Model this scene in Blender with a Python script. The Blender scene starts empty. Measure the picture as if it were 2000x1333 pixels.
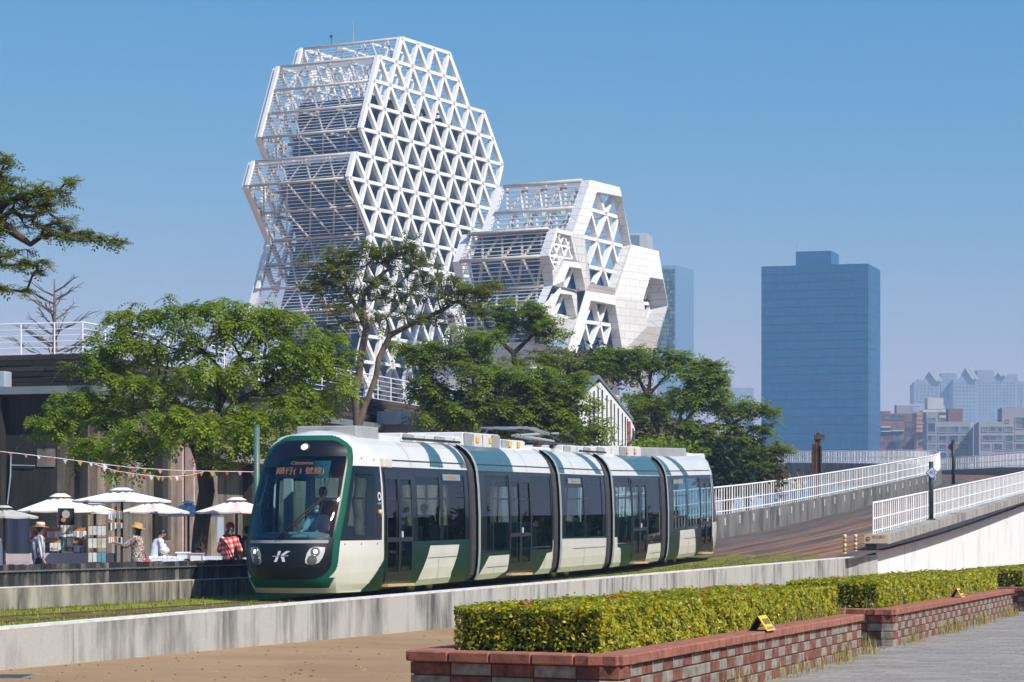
import bpy, bmesh, math, random
import numpy as np
from mathutils import Vector, Matrix, Quaternion
random.seed(7); rng = np.random.default_rng(7)
R_ = math.radians
scene = bpy.context.scene
COL = scene.collection

# ------------------------------------------------------------------ camera
FPX, HY, EYE = 5100.0, 1068.0, 1.55          # focal length and horizon in photo pixels, eye height
cam_data = bpy.data.cameras.new('camera')
cam_data.sensor_width = 36.0
cam_data.lens = FPX / 2000.0 * 36.0
cam_data.shift_y = (HY - 666.5) / 2000.0      # level camera, lens shifted up
cam_data.clip_start, cam_data.clip_end = 0.5, 12000.0
cam = bpy.data.objects.new('camera', cam_data); COL.objects.link(cam)
cam.location = (0, 0, EYE); cam.rotation_euler = (R_(90), 0, 0)
scene.camera = cam

# ------------------------------------------------------------------ sky, sun, exposure
HAZE_D = 0.00036
SUN_EL, SUN_AZ = 46.0, 133.0                  # azimuth clockwise from +Y
world = bpy.data.worlds.new('World'); scene.world = world; world.use_nodes = True
wn = world.node_tree.nodes; wl = world.node_tree.links
sky = wn.new('ShaderNodeTexSky'); sky.sky_type = 'NISHITA'; sky.sun_disc = False
sky.sun_elevation = R_(SUN_EL); sky.sun_rotation = R_(SUN_AZ)
sky.altitude = 0.0; sky.air_density = 1.0; sky.dust_density = 0.5; sky.ozone_density = 3.5
hsv = wn.new('ShaderNodeHueSaturation'); hsv.inputs['Saturation'].default_value = 1.25; hsv.inputs['Hue'].default_value = 0.508
bg = wn['Background']; bg.inputs['Strength'].default_value = 0.125
wl.new(sky.outputs[0], hsv.inputs['Color'])
# tone of the whole sky: deep blue overhead, pale lavender low down, as the lens and grading of the photograph render it
sp_ = wn.new('ShaderNodeSeparateColor'); cb_ = wn.new('ShaderNodeCombineColor'); wl.new(hsv.outputs[0], sp_.inputs[0])
for i_, (g_, k_) in enumerate(((1.45, 1.02), (0.64, 0.535), (0.22, 0.595))):
    a_ = wn.new('ShaderNodeMath'); a_.operation = 'MULTIPLY'; a_.inputs[1].default_value = 0.1436
    b_ = wn.new('ShaderNodeMath'); b_.operation = 'POWER'; b_.inputs[1].default_value = g_
    d_ = wn.new('ShaderNodeMath'); d_.operation = 'MULTIPLY'; d_.inputs[1].default_value = k_ / 0.1436
    wl.new(sp_.outputs[i_], a_.inputs[0]); wl.new(a_.outputs[0], b_.inputs[0]); wl.new(b_.outputs[0], d_.inputs[0]); wl.new(d_.outputs[0], cb_.inputs[i_])
wl.new(cb_.outputs[0], bg.inputs['Color'])
sun_d = bpy.data.lights.new('sun', 'SUN'); sun_d.energy = 4.8; sun_d.angle = R_(0.53); sun_d.color = (1.0, 0.955, 0.88)
sun = bpy.data.objects.new('sun', sun_d); COL.objects.link(sun)
_a, _e = R_(SUN_AZ), R_(SUN_EL)
SUNV = Vector((math.sin(_a) * math.cos(_e), math.cos(_a) * math.cos(_e), math.sin(_e)))
sun.rotation_euler = SUNV.to_track_quat('Z', 'Y').to_euler(); sun.location = (60, -40, 80)
vs = scene.view_settings
vs.view_transform = 'Standard'; vs.look = 'None'; vs.gamma = 1.0; vs.exposure = 0.38; vs.use_curve_mapping = False
scene.render.engine = 'CYCLES'
cy = scene.cycles
cy.use_denoising = True; cy.max_bounces = 8; cy.transparent_max_bounces = 16
cy.diffuse_bounces = 3; cy.glossy_bounces = 3; cy.transmission_bounces = 4; cy.volume_bounces = 0
cy.caustics_reflective = False; cy.caustics_refractive = False
cy.use_adaptive_sampling = True; cy.adaptive_threshold = 0.02

# ------------------------------------------------------------------ node helpers
def nmat(name):
    m = bpy.data.materials.new(name); m.use_nodes = True
    nt = m.node_tree; nt.nodes.clear()
    out = nt.nodes.new('ShaderNodeOutputMaterial')
    return m, nt, out
def N(nt, typ, **kw):
    n = nt.nodes.new(typ)
    for k, v in kw.items():
        if k.startswith('_'): setattr(n, k[1:], v)
        else: n.inputs[k.replace('__', ' ')].default_value = v
    return n
def c4(c): return (c[0], c[1], c[2], 1.0)
def pos(nt, scale=(1, 1, 1)):
    g = nt.nodes.new('ShaderNodeNewGeometry'); mp = nt.nodes.new('ShaderNodeMapping')
    mp.inputs['Scale'].default_value = scale
    nt.links.new(g.outputs['Position'], mp.inputs['Vector']); return mp.outputs[0]
def noise(nt, scale, detail=4, stretch=(1, 1, 1), rough=0.55):
    n = N(nt, 'ShaderNodeTexNoise', Scale=scale, Detail=detail, Roughness=rough)
    nt.links.new(pos(nt, stretch), n.inputs['Vector']); return n.outputs['Fac']
def ramp(nt, fac, stops):
    r = nt.nodes.new('ShaderNodeValToRGB'); e = r.color_ramp.elements
    while len(e) < len(stops): e.new(0.5)
    for i, (p, c) in enumerate(stops):
        e[i].position = p; e[i].color = c4(c) if len(c) == 3 else c
    nt.links.new(fac, r.inputs[0]); return r.outputs[0]
def mixc(nt, fac, a, b, blend='MIX'):
    m = nt.nodes.new('ShaderNodeMix'); m.data_type = 'RGBA'; m.blend_type = blend
    for sock, v in ((m.inputs[0], fac), (m.inputs[6], a), (m.inputs[7], b)):
        if hasattr(v, 'is_output'): nt.links.new(v, sock)
        elif isinstance(v, (int, float)): sock.default_value = v
        else: sock.default_value = c4(v)
    return m.outputs[2]
def mathn(nt, op, a, b=0.0, clamp=False):
    m = nt.nodes.new('ShaderNodeMath'); m.operation = op; m.use_clamp = clamp
    for sock, v in ((m.inputs[0], a), (m.inputs[1], b)):
        if hasattr(v, 'is_output'): nt.links.new(v, sock)
        else: sock.default_value = v
    return m.outputs[0]
def finish(nt, out, color, rough=0.6, metal=0.0, bump=None, bstr=0.3, bdist=0.02, spec=0.5, coat=0.0):
    p = nt.nodes.new('ShaderNodeBsdfPrincipled')
    for sock, v in ((p.inputs['Base Color'], color), (p.inputs['Roughness'], rough), (p.inputs['Metallic'], metal)):
        if hasattr(v, 'is_output'): nt.links.new(v, sock)
        elif isinstance(v, (int, float)): sock.default_value = v
        else: sock.default_value = c4(v)
    p.inputs['Specular IOR Level'].default_value = spec
    p.inputs['Coat Weight'].default_value = coat
    if bump is not None:
        b = N(nt, 'ShaderNodeBump', Strength=bstr, Distance=bdist)
        nt.links.new(bump, b.inputs['Height']); nt.links.new(b.outputs[0], p.inputs['Normal'])
    nt.links.new(p.outputs[0], out.inputs[0]); return p
def pm(name, col, rough=0.6, metal=0.0, var=0.12, scale=3.0, bump=0.0, bscale=40.0, spec=0.5, coat=0.0, stretch=(1, 1, 1)):
    """plain procedural surface: base colour with noise variation and fine relief"""
    m, nt, out = nmat(name)
    a = tuple(max(0, x * (1 - var)) for x in col); b = tuple(min(1, x * (1 + var)) for x in col)
    c = ramp(nt, noise(nt, scale, 5, stretch), [(0.3, a), (0.7, b)])
    bp = noise(nt, bscale, 3) if bump else None
    finish(nt, out, c, rough, metal, bp, bump, 0.01, spec, coat); return m
def island(name, stops, rough=0.55, trans=0.35, spec=0.3, clump=0.55):
    """leaf material: colour differs from leaf to leaf, some light passes through"""
    m, nt, out = nmat(name)
    g = nt.nodes.new('ShaderNodeNewGeometry')
    big = noise(nt, clump, 3)
    f = mathn(nt, 'ADD', mathn(nt, 'MULTIPLY', g.outputs['Random Per Island'], 0.65), mathn(nt, 'MULTIPLY', mathn(nt, 'SUBTRACT', big, 0.3, True), 0.75))
    c = ramp(nt, f, stops)
    p = finish(nt, out, c, rough, 0, spec=spec)
    t = nt.nodes.new('ShaderNodeBsdfTranslucent'); nt.links.new(mixc(nt, 1.0, c, (1.0, 1.0, 0.45), 'MULTIPLY'), t.inputs[0])
    mx = N(nt, 'ShaderNodeMixShader', Fac=trans)
    nt.links.new(p.outputs[0], mx.inputs[1]); nt.links.new(t.outputs[0], mx.inputs[2]); nt.links.new(mx.outputs[0], out.inputs[0])
    return m
def rand_island(name, stops, rough=0.7, bump=0.3, bscale=30.0, spec=0.4, fine=0.25, metal=0.0):
    """pieces that each have their own tone (by object and by island)"""
    m, nt, out = nmat(name)
    g = nt.nodes.new('ShaderNodeNewGeometry'); oi = nt.nodes.new('ShaderNodeObjectInfo')
    f = mathn(nt, 'FRACT', mathn(nt, 'ADD', g.outputs['Random Per Island'], oi.outputs['Random']))
    c = ramp(nt, f, stops)
    c = mixc(nt, fine, c, ramp(nt, noise(nt, bscale * 0.6, 4), [(0.35, (0.25, 0.25, 0.25)), (0.65, (1, 1, 1))]), 'MULTIPLY')
    finish(nt, out, c, rough, metal, noise(nt, bscale, 3) if bump else None, bump, 0.01, spec); return m
def glass(name, tint, ior=1.5, base=0.0, rough=0.01):
    m, nt, out = nmat(name)
    t = N(nt, 'ShaderNodeBsdfTransparent', Color=c4(tint)); gl = N(nt, 'ShaderNodeBsdfGlossy', Roughness=rough)
    fr = N(nt, 'ShaderNodeFresnel', IOR=ior); fac = mathn(nt, 'ADD', fr.outputs[0], base, True)
    mx = nt.nodes.new('ShaderNodeMixShader'); nt.links.new(fac, mx.inputs[0])
    nt.links.new(t.outputs[0], mx.inputs[1]); nt.links.new(gl.outputs[0], mx.inputs[2]); nt.links.new(mx.outputs[0], out.inputs[0]); return m
def emis(name, col, s):
    m, nt, out = nmat(name); e = N(nt, 'ShaderNodeEmission', Color=c4(col), Strength=s); nt.links.new(e.outputs[0], out.inputs[0]); return m

# ------------------------------------------------------------------ object helpers
def tag(o, label=None, cat=None, group=None, kind=None):
    if label: o['label'] = label
    if cat: o['category'] = cat
    if group: o['group'] = group
    if kind: o['kind'] = kind
    return o
def link(name, me, parent=None, mats=(), smooth=False):
    for m in (mats if isinstance(mats, (list, tuple)) else [mats]): me.materials.append(m)
    if smooth:
        me.polygons.foreach_set('use_smooth', [True] * len(me.polygons))
    o = bpy.data.objects.new(name, me); COL.objects.link(o)
    if parent is not None and parent.parent is not None and parent.parent.parent is not None: parent = parent.parent   # thing > part > sub-part, no deeper
    if parent is not None:
        o.parent = parent; o.matrix_parent_inverse = parent_inv(parent)
    return o
_inv = {}
def parent_inv(p):
    # things are modelled in world space; parts keep that position under an Empty at the thing's base
    M = Matrix.Identity(4); q = p
    M = world_mat(q).inverted(); return M
def world_mat(o):
    M = Matrix.LocRotScale(o.location, o.rotation_euler, o.scale)
    if o.parent is not None: M = world_mat(o.parent) @ o.matrix_parent_inverse @ M
    return M
def empty(name, loc, label=None, cat=None, group=None):
    o = bpy.data.objects.new(name, None); COL.objects.link(o); o.location = loc; o.empty_display_size = 0.3
    return tag(o, label, cat, group)
def share(src, name, M, parent=None):
    """another object with the same mesh, placed by world matrix M"""
    o = bpy.data.objects.new(name, src); COL.objects.link(o); 
    if parent is not None: o.parent = parent; o.matrix_parent_inverse = parent_inv(parent)
    o.matrix_basis = M
    return o
def copy_tree(o, delta, parent=None):
    c = o.copy(); COL.objects.link(c)
    if parent is None: c.location = o.location + delta
    else: c.parent = parent
    for ch in list(o.children): copy_tree(ch, delta, c)
    return c
class MB:
    """collects faces, then links them as ONE mesh object"""
    def __init__(s): s.v = []; s.f = []; s.m = []
    def add(s, vs_, fs, mi=0):
        b = len(s.v); s.v += [tuple(p) for p in vs_]; s.f += [tuple(b + i for i in f) for f in fs]; s.m += [mi] * len(fs); return s
    def poly(s, pts, mi=0): return s.add(pts, [tuple(range(len(pts)))], mi)
    def hexa(s, p, mi=0):   # 8 corners: bottom loop 0-3, top loop 4-7
        return s.add(p, [(3, 2, 1, 0), (4, 5, 6, 7), (0, 1, 5, 4), (1, 2, 6, 5), (2, 3, 7, 6), (3, 0, 4, 7)], mi)
    def box(s, a, b, mi=0):
        x0, y0, z0 = a; x1, y1, z1 = b
        return s.hexa([(x0, y0, z0), (x1, y0, z0), (x1, y1, z0), (x0, y1, z0), (x0, y0, z1), (x1, y0, z1), (x1, y1, z1), (x0, y1, z1)], mi)
    def obox(s, c, ax, ay, az, mi=0):   # centre + three half-axis vectors
        c, ax, ay, az = Vector(c), Vector(ax), Vector(ay), Vector(az)
        return s.hexa([c - ax - ay - az, c + ax - ay - az, c + ax + ay - az, c - ax + ay - az, c - ax - ay + az, c + ax - ay + az, c + ax + ay + az, c - ax + ay + az], mi)
    def bar(s, p, q, w, h, up=(0, 0, 1), mi=0):
        p, q = Vector(p), Vector(q); d = (q - p); L = d.length; d /= L; up = Vector(up)
        sd = d.cross(up)
        if sd.length < 1e-4: sd = d.cross(Vector((1, 0, 0)))
        sd.normalize(); u = sd.cross(d)
        return s.obox((p + q) / 2, d * (L / 2), sd * (w / 2), u * (h / 2), mi)
    def tube(s, pts, rad, n=8, mi=0, caps=True):
        pts = [Vector(p) for p in pts]; rad = rad if isinstance(rad, (list, tuple)) else [rad] * len(pts)
        b = len(s.v); ref = Vector((0, 0, 1))
        for i, p in enumerate(pts):
            d = (pts[min(i + 1, len(pts) - 1)] - pts[max(i - 1, 0)]).normalized()
            a = d.cross(ref if abs(d.z) < 0.95 else Vector((1, 0, 0))).normalized(); c = d.cross(a)
            for k in range(n):
                t = 2 * math.pi * k / n; s.v.append(tuple(p + (a * math.cos(t) + c * math.sin(t)) * rad[i]))
        for i in range(len(pts) - 1):
            for k in range(n):
                k2 = (k + 1) % n; s.f.append((b + i * n + k, b + i * n + k2, b + (i + 1) * n + k2, b + (i + 1) * n + k)); s.m.append(mi)
        if caps:
            s.f.append(tuple(b + k for k in range(n))); s.f.append(tuple(b + (len(pts) - 1) * n + k for k in reversed(range(n)))); s.m += [mi, mi]
        return s
    def lathe(s, c, prof, n=16, mi=0, ax=(0, 0, 1)):   # prof: (radius, height along axis)
        c = Vector(c); ax = Vector(ax).normalized(); a = ax.cross(Vector((1, 0, 0)) if abs(ax.x) < 0.9 else Vector((0, 1, 0))).normalized(); d = ax.cross(a)
        b = len(s.v)
        for r, h in prof:
            for k in range(n):
                t = 2 * math.pi * k / n; s.v.append(tuple(c + ax * h + (a * math.cos(t) + d * math.sin(t)) * r))
        for i in range(len(prof) - 1):
            for k in range(n):
                k2 = (k + 1) % n; s.f.append((b + i * n + k, b + i * n + k2, b + (i + 1) * n + k2, b + (i + 1) * n + k)); s.m.append(mi)
        s.f.append(tuple(b + k for k in reversed(range(n)))); s.f.append(tuple(b + (len(prof) - 1) * n + k for k in range(n))); s.m += [mi, mi]
        return s
    def sphere(s, c, r, n=10, mi=0, sc=(1, 1, 1)):
        b = len(s.v); st = n // 2
        for i in range(st + 1):
            ph = math.pi * i / st
            for k in range(n):
                t = 2 * math.pi * k / n
                s.v.append((c[0] + r * sc[0] * math.sin(ph) * math.cos(t), c[1] + r * sc[1] * math.sin(ph) * math.sin(t), c[2] + r * sc[2] * math.cos(ph)))
        for i in range(st):
            for k in range(n):
                k2 = (k + 1) % n; s.f.append((b + i * n + k, b + (i + 1) * n + k, b + (i + 1) * n + k2, b + i * n + k2)); s.m.append(mi)
        return s
    def prism(s, pts, ext, mi=0):   # planar polygon (3D) swept by vector ext
        n = len(pts); e = Vector(ext); a = [Vector(p) for p in pts]; bq = [p + e for p in a]
        return s.add(a + bq, [tuple(reversed(range(n))), tuple(range(n, 2 * n))] + [(i, (i + 1) % n, n + (i + 1) % n, n + i) for i in range(n)], mi)
    def mesh(s, name):
        me = bpy.data.meshes.new(name); me.from_pydata(s.v, [], s.f); 
        if any(s.m): me.polygons.foreach_set('material_index', s.m)
        return me
    def build(s, name, mats, parent=None, smooth=False, bevel=0.0, fixn=True):
        me = s.mesh(name)
        if fixn or bevel:
            bm = bmesh.new(); bm.from_mesh(me)
            if bevel:
                bmesh.ops.bevel(bm, geom=[e for e in bm.edges if len(e.link_faces) == 2 and e.calc_face_angle(0) > 0.5], offset=bevel, segments=2, affect='EDGES', profile=0.5)
            bmesh.ops.recalc_face_normals(bm, faces=bm.faces); bm.to_mesh(me); bm.free()
        return link(name, me, parent, mats, smooth)
def np_mesh(name, verts, faces, mats, parent=None, uv=None, mi=None, smooth=False):
    """big mesh from arrays; faces (M,3) or (M,4)"""
    me = bpy.data.meshes.new(name); k = faces.shape[1]
    me.vertices.add(len(verts)); me.vertices.foreach_set('co', np.asarray(verts, np.float32).ravel())
    me.loops.add(faces.size); me.loops.foreach_set('vertex_index', faces.astype(np.int32).ravel())
    me.polygons.add(len(faces)); me.polygons.foreach_set('loop_start', np.arange(0, faces.size, k, dtype=np.int32))
    if mi is not None: me.polygons.foreach_set('material_index', np.asarray(mi, np.int32))
    if uv is not None:
        l = me.uv_layers.new(name='so'); l.data.foreach_set('uv', np.asarray(uv, np.float32)[faces.ravel()].ravel())
    me.update(calc_edges=True)
    return link(name, me, parent, mats, smooth)
def text_part(name, body, size, M, mat, parent, extrude=0.0, align='CENTER'):
    cu = bpy.data.curves.new(name, 'FONT'); cu.body = body; cu.size = size; cu.align_x = align; cu.align_y = 'CENTER'; cu.extrude = extrude; cu.resolution_u = 3
    t = bpy.data.objects.new(name + '_curve', cu); COL.objects.link(t)
    bpy.context.view_layer.update()
    me = bpy.data.meshes.new_from_object(t.evaluated_get(bpy.context.evaluated_depsgraph_get()))
    bpy.data.objects.remove(t); bpy.data.curves.remove(cu)
    me.transform(M); me.name = name
    return link(name, me, parent, mat)
def frame_mat(o, ex, ey, ez):
    M = Matrix.Identity(4)
    for i, a in enumerate((ex, ey, ez)):
        for k in range(3): M[k][i] = a[k]
    for k in range(3): M[k][3] = o[k]
    return M
def W(x, y, Y):
    """the point in the place that stands at depth Y along the sight line of photo pixel x, y"""
    return Vector(((x - 1000) * Y / FPX, Y, EYE - (y - HY) * Y / FPX))

# ------------------------------------------------------------------ the track's own frame
TH = R_(17.0)
TD = Vector((math.sin(TH), math.cos(TH), 0)); TR = Vector((math.cos(TH), -math.sin(TH), 0))
T0 = Vector((-4.15, 59.2, 0))
_cs = np.array([-60, -30, 0, 10.5, 23.4, 33.7, 55, 95, 118, 135, 160, 220.0])
_cz = np.array([0.33, 0.34, 0.40, 0.565, 0.79, 1.10, 1.90, 3.95, 5.25, 6.1, 7.2, 9.3])
_m = np.gradient(_cz, _cs)
def zr(s):
    s = np.clip(np.asarray(s, float), -59.9, 219.9); i = np.clip(np.searchsorted(_cs, s) - 1, 0, len(_cs) - 2)
    h = _cs[i + 1] - _cs[i]; t = (s - _cs[i]) / h
    r = (2*t**3-3*t**2+1)*_cz[i] + (t**3-2*t**2+t)*h*_m[i] + (-2*t**3+3*t**2)*_cz[i+1] + (t**3-t**2)*h*_m[i+1]
    return float(r) if r.ndim == 0 else r
def TP(s, o, z): return T0 + TD * s + TR * o + Vector((0, 0, z))
def s_at(x, o):
    """distance along the track where the lateral line o crosses photo column x"""
    k = (x - 1000) / FPX
    Y = (o + TR.x * T0.x + TR.y * T0.y) / (TR.x * k + TR.y)
    return (Vector((k * Y, Y, 0)) - T0).dot(TD), Y
# beyond the straight the viaduct bends to the left
_S = np.arange(112.0, 260.0, 1.0); _H = R_(17) - np.radians(0.28) * (_S - 112.0)
_PX = np.concatenate([[0], np.cumsum(np.sin(_H[:-1]))]); _PY = np.concatenate([[0], np.cumsum(np.cos(_H[:-1]))])
_B0 = TP(112, 0, 0)
def TC(s, o, z):
    if s <= 112: return TP(s, o, z)
    h = float(np.interp(s, _S, _H)); x = _B0.x + float(np.interp(s, _S, _PX)); y = _B0.y + float(np.interp(s, _S, _PY))
    return Vector((x + math.cos(h) * o, y - math.sin(h) * o, z))
def zwall(s): return 0.80 + 0.0102 * s          # top of the near wall
def zfar(s): return 0.80 + 0.0045 * s           # top of the wall on the market side
def zpar(s): return float(np.interp(s, [43.3, 96, 120, 170, 225], [2.0, 4.60, 5.9, 8.4, 9.4]))   # deck edge beam

# ------------------------------------------------------------------ materials of the setting
def mat_concrete(name, light, dark, streak=1.0, zfreq=0.12, rough=0.85):
    m, nt, out = nmat(name)
    st = noise(nt, 1.1, 7, (1, 1, zfreq * 3), 0.62); st2 = noise(nt, 6.0, 5, (1, 1, 0.07), 0.6); bl = noise(nt, 0.22, 5)
    reg_ = ramp(nt, bl, [(0.42, (0, 0, 0)), (0.62, (1, 1, 1))])
    f = mathn(nt, 'MULTIPLY', mathn(nt, 'ADD', mathn(nt, 'MULTIPLY', st, 0.62), mathn(nt, 'ADD', 0.27, mathn(nt, 'MULTIPLY', mathn(nt, 'SUBTRACT', st2, 0.56), mathn(nt, 'MULTIPLY', reg_, 0.6)))), streak)
    mid = tuple((a + b) / 2 for a, b in zip(light, dark))
    c = ramp(nt, f, [(0.40, dark), (0.50, mid), (0.59, light)])
    c = mixc(nt, 0.35, c, ramp(nt, noise(nt, 30, 4), [(0.3, (0.6, 0.6, 0.6)), (0.7, (1, 1, 1))]), 'MULTIPLY')
    finish(nt, out, c, rough, 0, noise(nt, 25, 4), 0.35, 0.01); return m
M = {}
M['concrete'] = mat_concrete('pale_stained_concrete', (0.43, 0.42, 0.395), (0.085, 0.082, 0.076), 1.0)
M['concrete_old'] = mat_concrete('mossy_stained_concrete', (0.40, 0.375, 0.30), (0.05, 0.048, 0.042), 0.87)
M['concrete_grey'] = mat_concrete('weathered_grey_concrete', (0.19, 0.182, 0.17), (0.04, 0.038, 0.036), 0.95)
M['concrete_beam'] = mat_concrete('pale_beam_concrete', (0.36, 0.34, 0.30), (0.10, 0.094, 0.085), 0.97)
M['ramp_white'] = mat_concrete('white_painted_concrete', (0.78, 0.79, 0.80), (0.40, 0.40, 0.39), 1.10, 0.06)
M['coping'] = pm('pale_coping', (0.62, 0.60, 0.56), 0.8, var=0.2, scale=5)
M['white_paint'] = pm('white_railing_paint', (0.80, 0.80, 0.79), 0.4, var=0.06, scale=2)
M['steel'] = pm('galvanised_steel', (0.45, 0.46, 0.47), 0.4, 0.8, var=0.15)
M['dark_steel'] = pm('dark_steel', (0.03, 0.03, 0.033), 0.45, 0.3)
M['rust'] = pm('rusty_iron', (0.10, 0.045, 0.022), 0.85, 0.2, var=0.6, scale=6, bump=0.4)
M['dark_blue'] = pm('dark_blue_girder', (0.02, 0.035, 0.055), 0.5)
M['rail'] = pm('rail_steel', (0.20, 0.11, 0.07), 0.45, 0.6, var=0.4, scale=8)
M['asphalt_tan'] = None
m, nt, out = nmat('tan_asphalt')
c = ramp(nt, noise(nt, 0.35, 5), [(0.3, (0.270, 0.165, 0.075)), (0.7, (0.365, 0.232, 0.112))])
c = mixc(nt, 0.55, c, ramp(nt, noise(nt, 55, 3), [(0.3, (0.62, 0.6, 0.58)), (0.62, (1, 1, 1))]), 'MULTIPLY')
c = mixc(nt, ramp(nt, noise(nt, 1.6, 6), [(0.55, (0, 0, 0)), (0.78, (0.5, 0.5, 0.5))]), c, (0.13, 0.095, 0.06))
finish(nt, out, c, 0.9, 0, noise(nt, 60, 3), 0.4, 0.01); M['asphalt_tan'] = m
# grass over the track slab: worn brown along the rails, in the track's own coordinates
m, nt, out = nmat('track_grass')
uv = nt.nodes.new('ShaderNodeUVMap'); uv.uv_map = 'so'; sx = nt.nodes.new('ShaderNodeSeparateXYZ'); nt.links.new(uv.outputs[0], sx.inputs[0])
so, oo = sx.outputs[0], sx.outputs[1]
def band(nt, o, cen, hw, soft):
    return mathn(nt, 'SUBTRACT', 1.0, mathn(nt, 'DIVIDE', mathn(nt, 'SUBTRACT', mathn(nt, 'ABSOLUTE', mathn(nt, 'SUBTRACT', o, cen)), hw), soft, True), True)
wob = mathn(nt, 'ADD', oo, mathn(nt, 'MULTIPLY', mathn(nt, 'SUBTRACT', noise(nt, 0.8, 5), 0.5), 0.9))
worn = mathn(nt, 'MAXIMUM', mathn(nt, 'MAXIMUM', band(nt, wob, -2.9, 0.25, 0.35), band(nt, wob, 0.0, 0.95, 0.3)), mathn(nt, 'MULTIPLY', band(nt, wob, 3.3, 0.9, 0.35), 0.55))
worn = mathn(nt, 'MAXIMUM', worn, mathn(nt, 'MULTIPLY', mathn(nt, 'DIVIDE', mathn(nt, 'SUBTRACT', so, 14.0), 22.0, True), 0.75))
g = ramp(nt, noise(nt, 1.3, 6), [(0.3, (0.15, 0.175, 0.02)), (0.55, (0.24, 0.265, 0.03)), (0.75, (0.33, 0.29, 0.07))])
br = ramp(nt, noise(nt, 3.0, 6), [(0.3, (0.085, 0.05, 0.026)), (0.7, (0.20, 0.125, 0.06))])
c = mixc(nt, mathn(nt, 'MULTIPLY', worn, ramp(nt, noise(nt, 2.2, 5), [(0.32, (0.25, 0.25, 0.25)), (0.6, (1, 1, 1))])), g, br)
c = mixc(nt, 0.5, c, ramp(nt, noise(nt, 40, 3), [(0.3, (0.45, 0.45, 0.45)), (0.65, (1, 1, 1))]), 'MULTIPLY')
finish(nt, out, c, 0.95, 0, noise(nt, 35, 4), 0.8, 0.03, 0.2); M['track_grass'] = m
# ramp deck: dark paving, rust washed out along the rails
m, nt, out = nmat('ramp_deck')
uv = nt.nodes.new('ShaderNodeUVMap'); uv.uv_map = 'so'; sx = nt.nodes.new('ShaderNodeSeparateXYZ'); nt.links.new(uv.outputs[0], sx.inputs[0])
so, oo = sx.outputs[0], sx.outputs[1]
cb = nt.nodes.new('ShaderNodeCombineXYZ'); nt.links.new(mathn(nt, 'MULTIPLY', so, 0.10), cb.inputs[0]); nt.links.new(mathn(nt, 'MULTIPLY', oo, 2.2), cb.inputs[1])
nz = N(nt, 'ShaderNodeTexNoise', Scale=1.0, Detail=6); nt.links.new(cb.outputs[0], nz.inputs['Vector'])
c = ramp(nt, nz.outputs['Fac'], [(0.3, (0.055, 0.042, 0.034)), (0.7, (0.135, 0.10, 0.078))])
rs = mathn(nt, 'MAXIMUM', mathn(nt, 'MAXIMUM', band(nt, oo, 0.72, 0.12, 0.40), band(nt, oo, -0.72, 0.08, 0.3)), mathn(nt, 'MAXIMUM', band(nt, oo, 2.5, 0.2, 0.5), band(nt, oo, 4.0, 0.3, 0.75)))
c = mixc(nt, mathn(nt, 'MULTIPLY', rs, 0.85), c, ramp(nt, nz.outputs['Fac'], [(0.3, (0.23, 0.085, 0.025)), (0.7, (0.42, 0.19, 0.07))]))
c = mixc(nt, 0.4, c, ramp(nt, noise(nt, 14, 4), [(0.3, (0.5, 0.5, 0.5)), (0.7, (1, 1, 1))]), 'MULTIPLY')
finish(nt, out, c, 0.85, 0, noise(nt, 20, 4), 0.4, 0.02); M['deck'] = m
M['market_floor'] = pm('market_paving', (0.24, 0.22, 0.20), 0.9, var=0.2, scale=1.5)
M['paver_joint'] = pm('paver_joints', (0.07, 0.062, 0.055), 0.95, var=0.3, scale=4)
M['paver'] = rand_island('grey_pavers', [(0.0, (0.25, 0.225, 0.195)), (0.5, (0.29, 0.262, 0.228)), (1.0, (0.33, 0.30, 0.262))], 0.85, 0.3, 25, 0.3, 0.35)
M['grass_blade'] = island('grass_blades', [(0.0, (0.13, 0.17, 0.014)), (0.5, (0.24, 0.28, 0.022)), (0.8, (0.36, 0.36, 0.05)), (1.0, (0.44, 0.33, 0.12))], 0.7, 0.3, 0.2)
M['dry_grass'] = island('dry_weeds', [(0.0, (0.16, 0.18, 0.03)), (0.4, (0.34, 0.29, 0.10)), (1.0, (0.50, 0.42, 0.22))], 0.8, 0.3, 0.1)

# ------------------------------------------------------------------ ground
g = MB(); g.poly([(-3000, -400, 0), (3000, -400, 0), (3000, 5200, 0), (-3000, 5200, 0)])
tag(g.build('plaza_ground', M['asphalt_tan']), 'tan asphalt plaza in front of the tram wall', 'plaza', kind='structure')

def strip(name, smin, smax, os_, zf, mats, step=1.0, parent=None):
    ss = np.arange(smin, smax + 1e-6, step); V = []; UV = []
    for s in ss:
        for o in os_: V.append(tuple(TC(float(s), o, zf(float(s), o)))); UV.append((s, o))
    n = len(os_); F = [(i * n + j, i * n + j + 1, (i + 1) * n + j + 1, (i + 1) * n + j) for i in range(len(ss) - 1) for j in range(n - 1)]
    return np_mesh(name, np.array(V), np.array(F), mats, parent, UV)
def zbed(s, o):
    z = zr(s) - 0.02
    if o > 4.4: z = min(z, zwall(s) - 0.10) + (0.0 if o < 5 else 0.02)
    if o < -2.6: z = z
    return z
bed_o = [-3.12, -2.6, -1.8, -0.9, 0, 0.9, 1.8, 2.6, 3.4, 4.2, 4.9, 5.37]
tag(strip('track_bed', -58, 40, bed_o, zbed, M['track_grass']), 'grass covered tram track bed between the two walls', 'track bed', kind='structure')
tag(strip('ramp_deck', 36, 235, [-3.12, -1.5, 0, 1.5, 3, 4.5, 5.9], lambda s, o: zr(s) - (0.016 if s > 38.5 else 0.06), M['deck']), 'dark rust streaked deck of the tram ramp', 'ramp', kind='structure')
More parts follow.
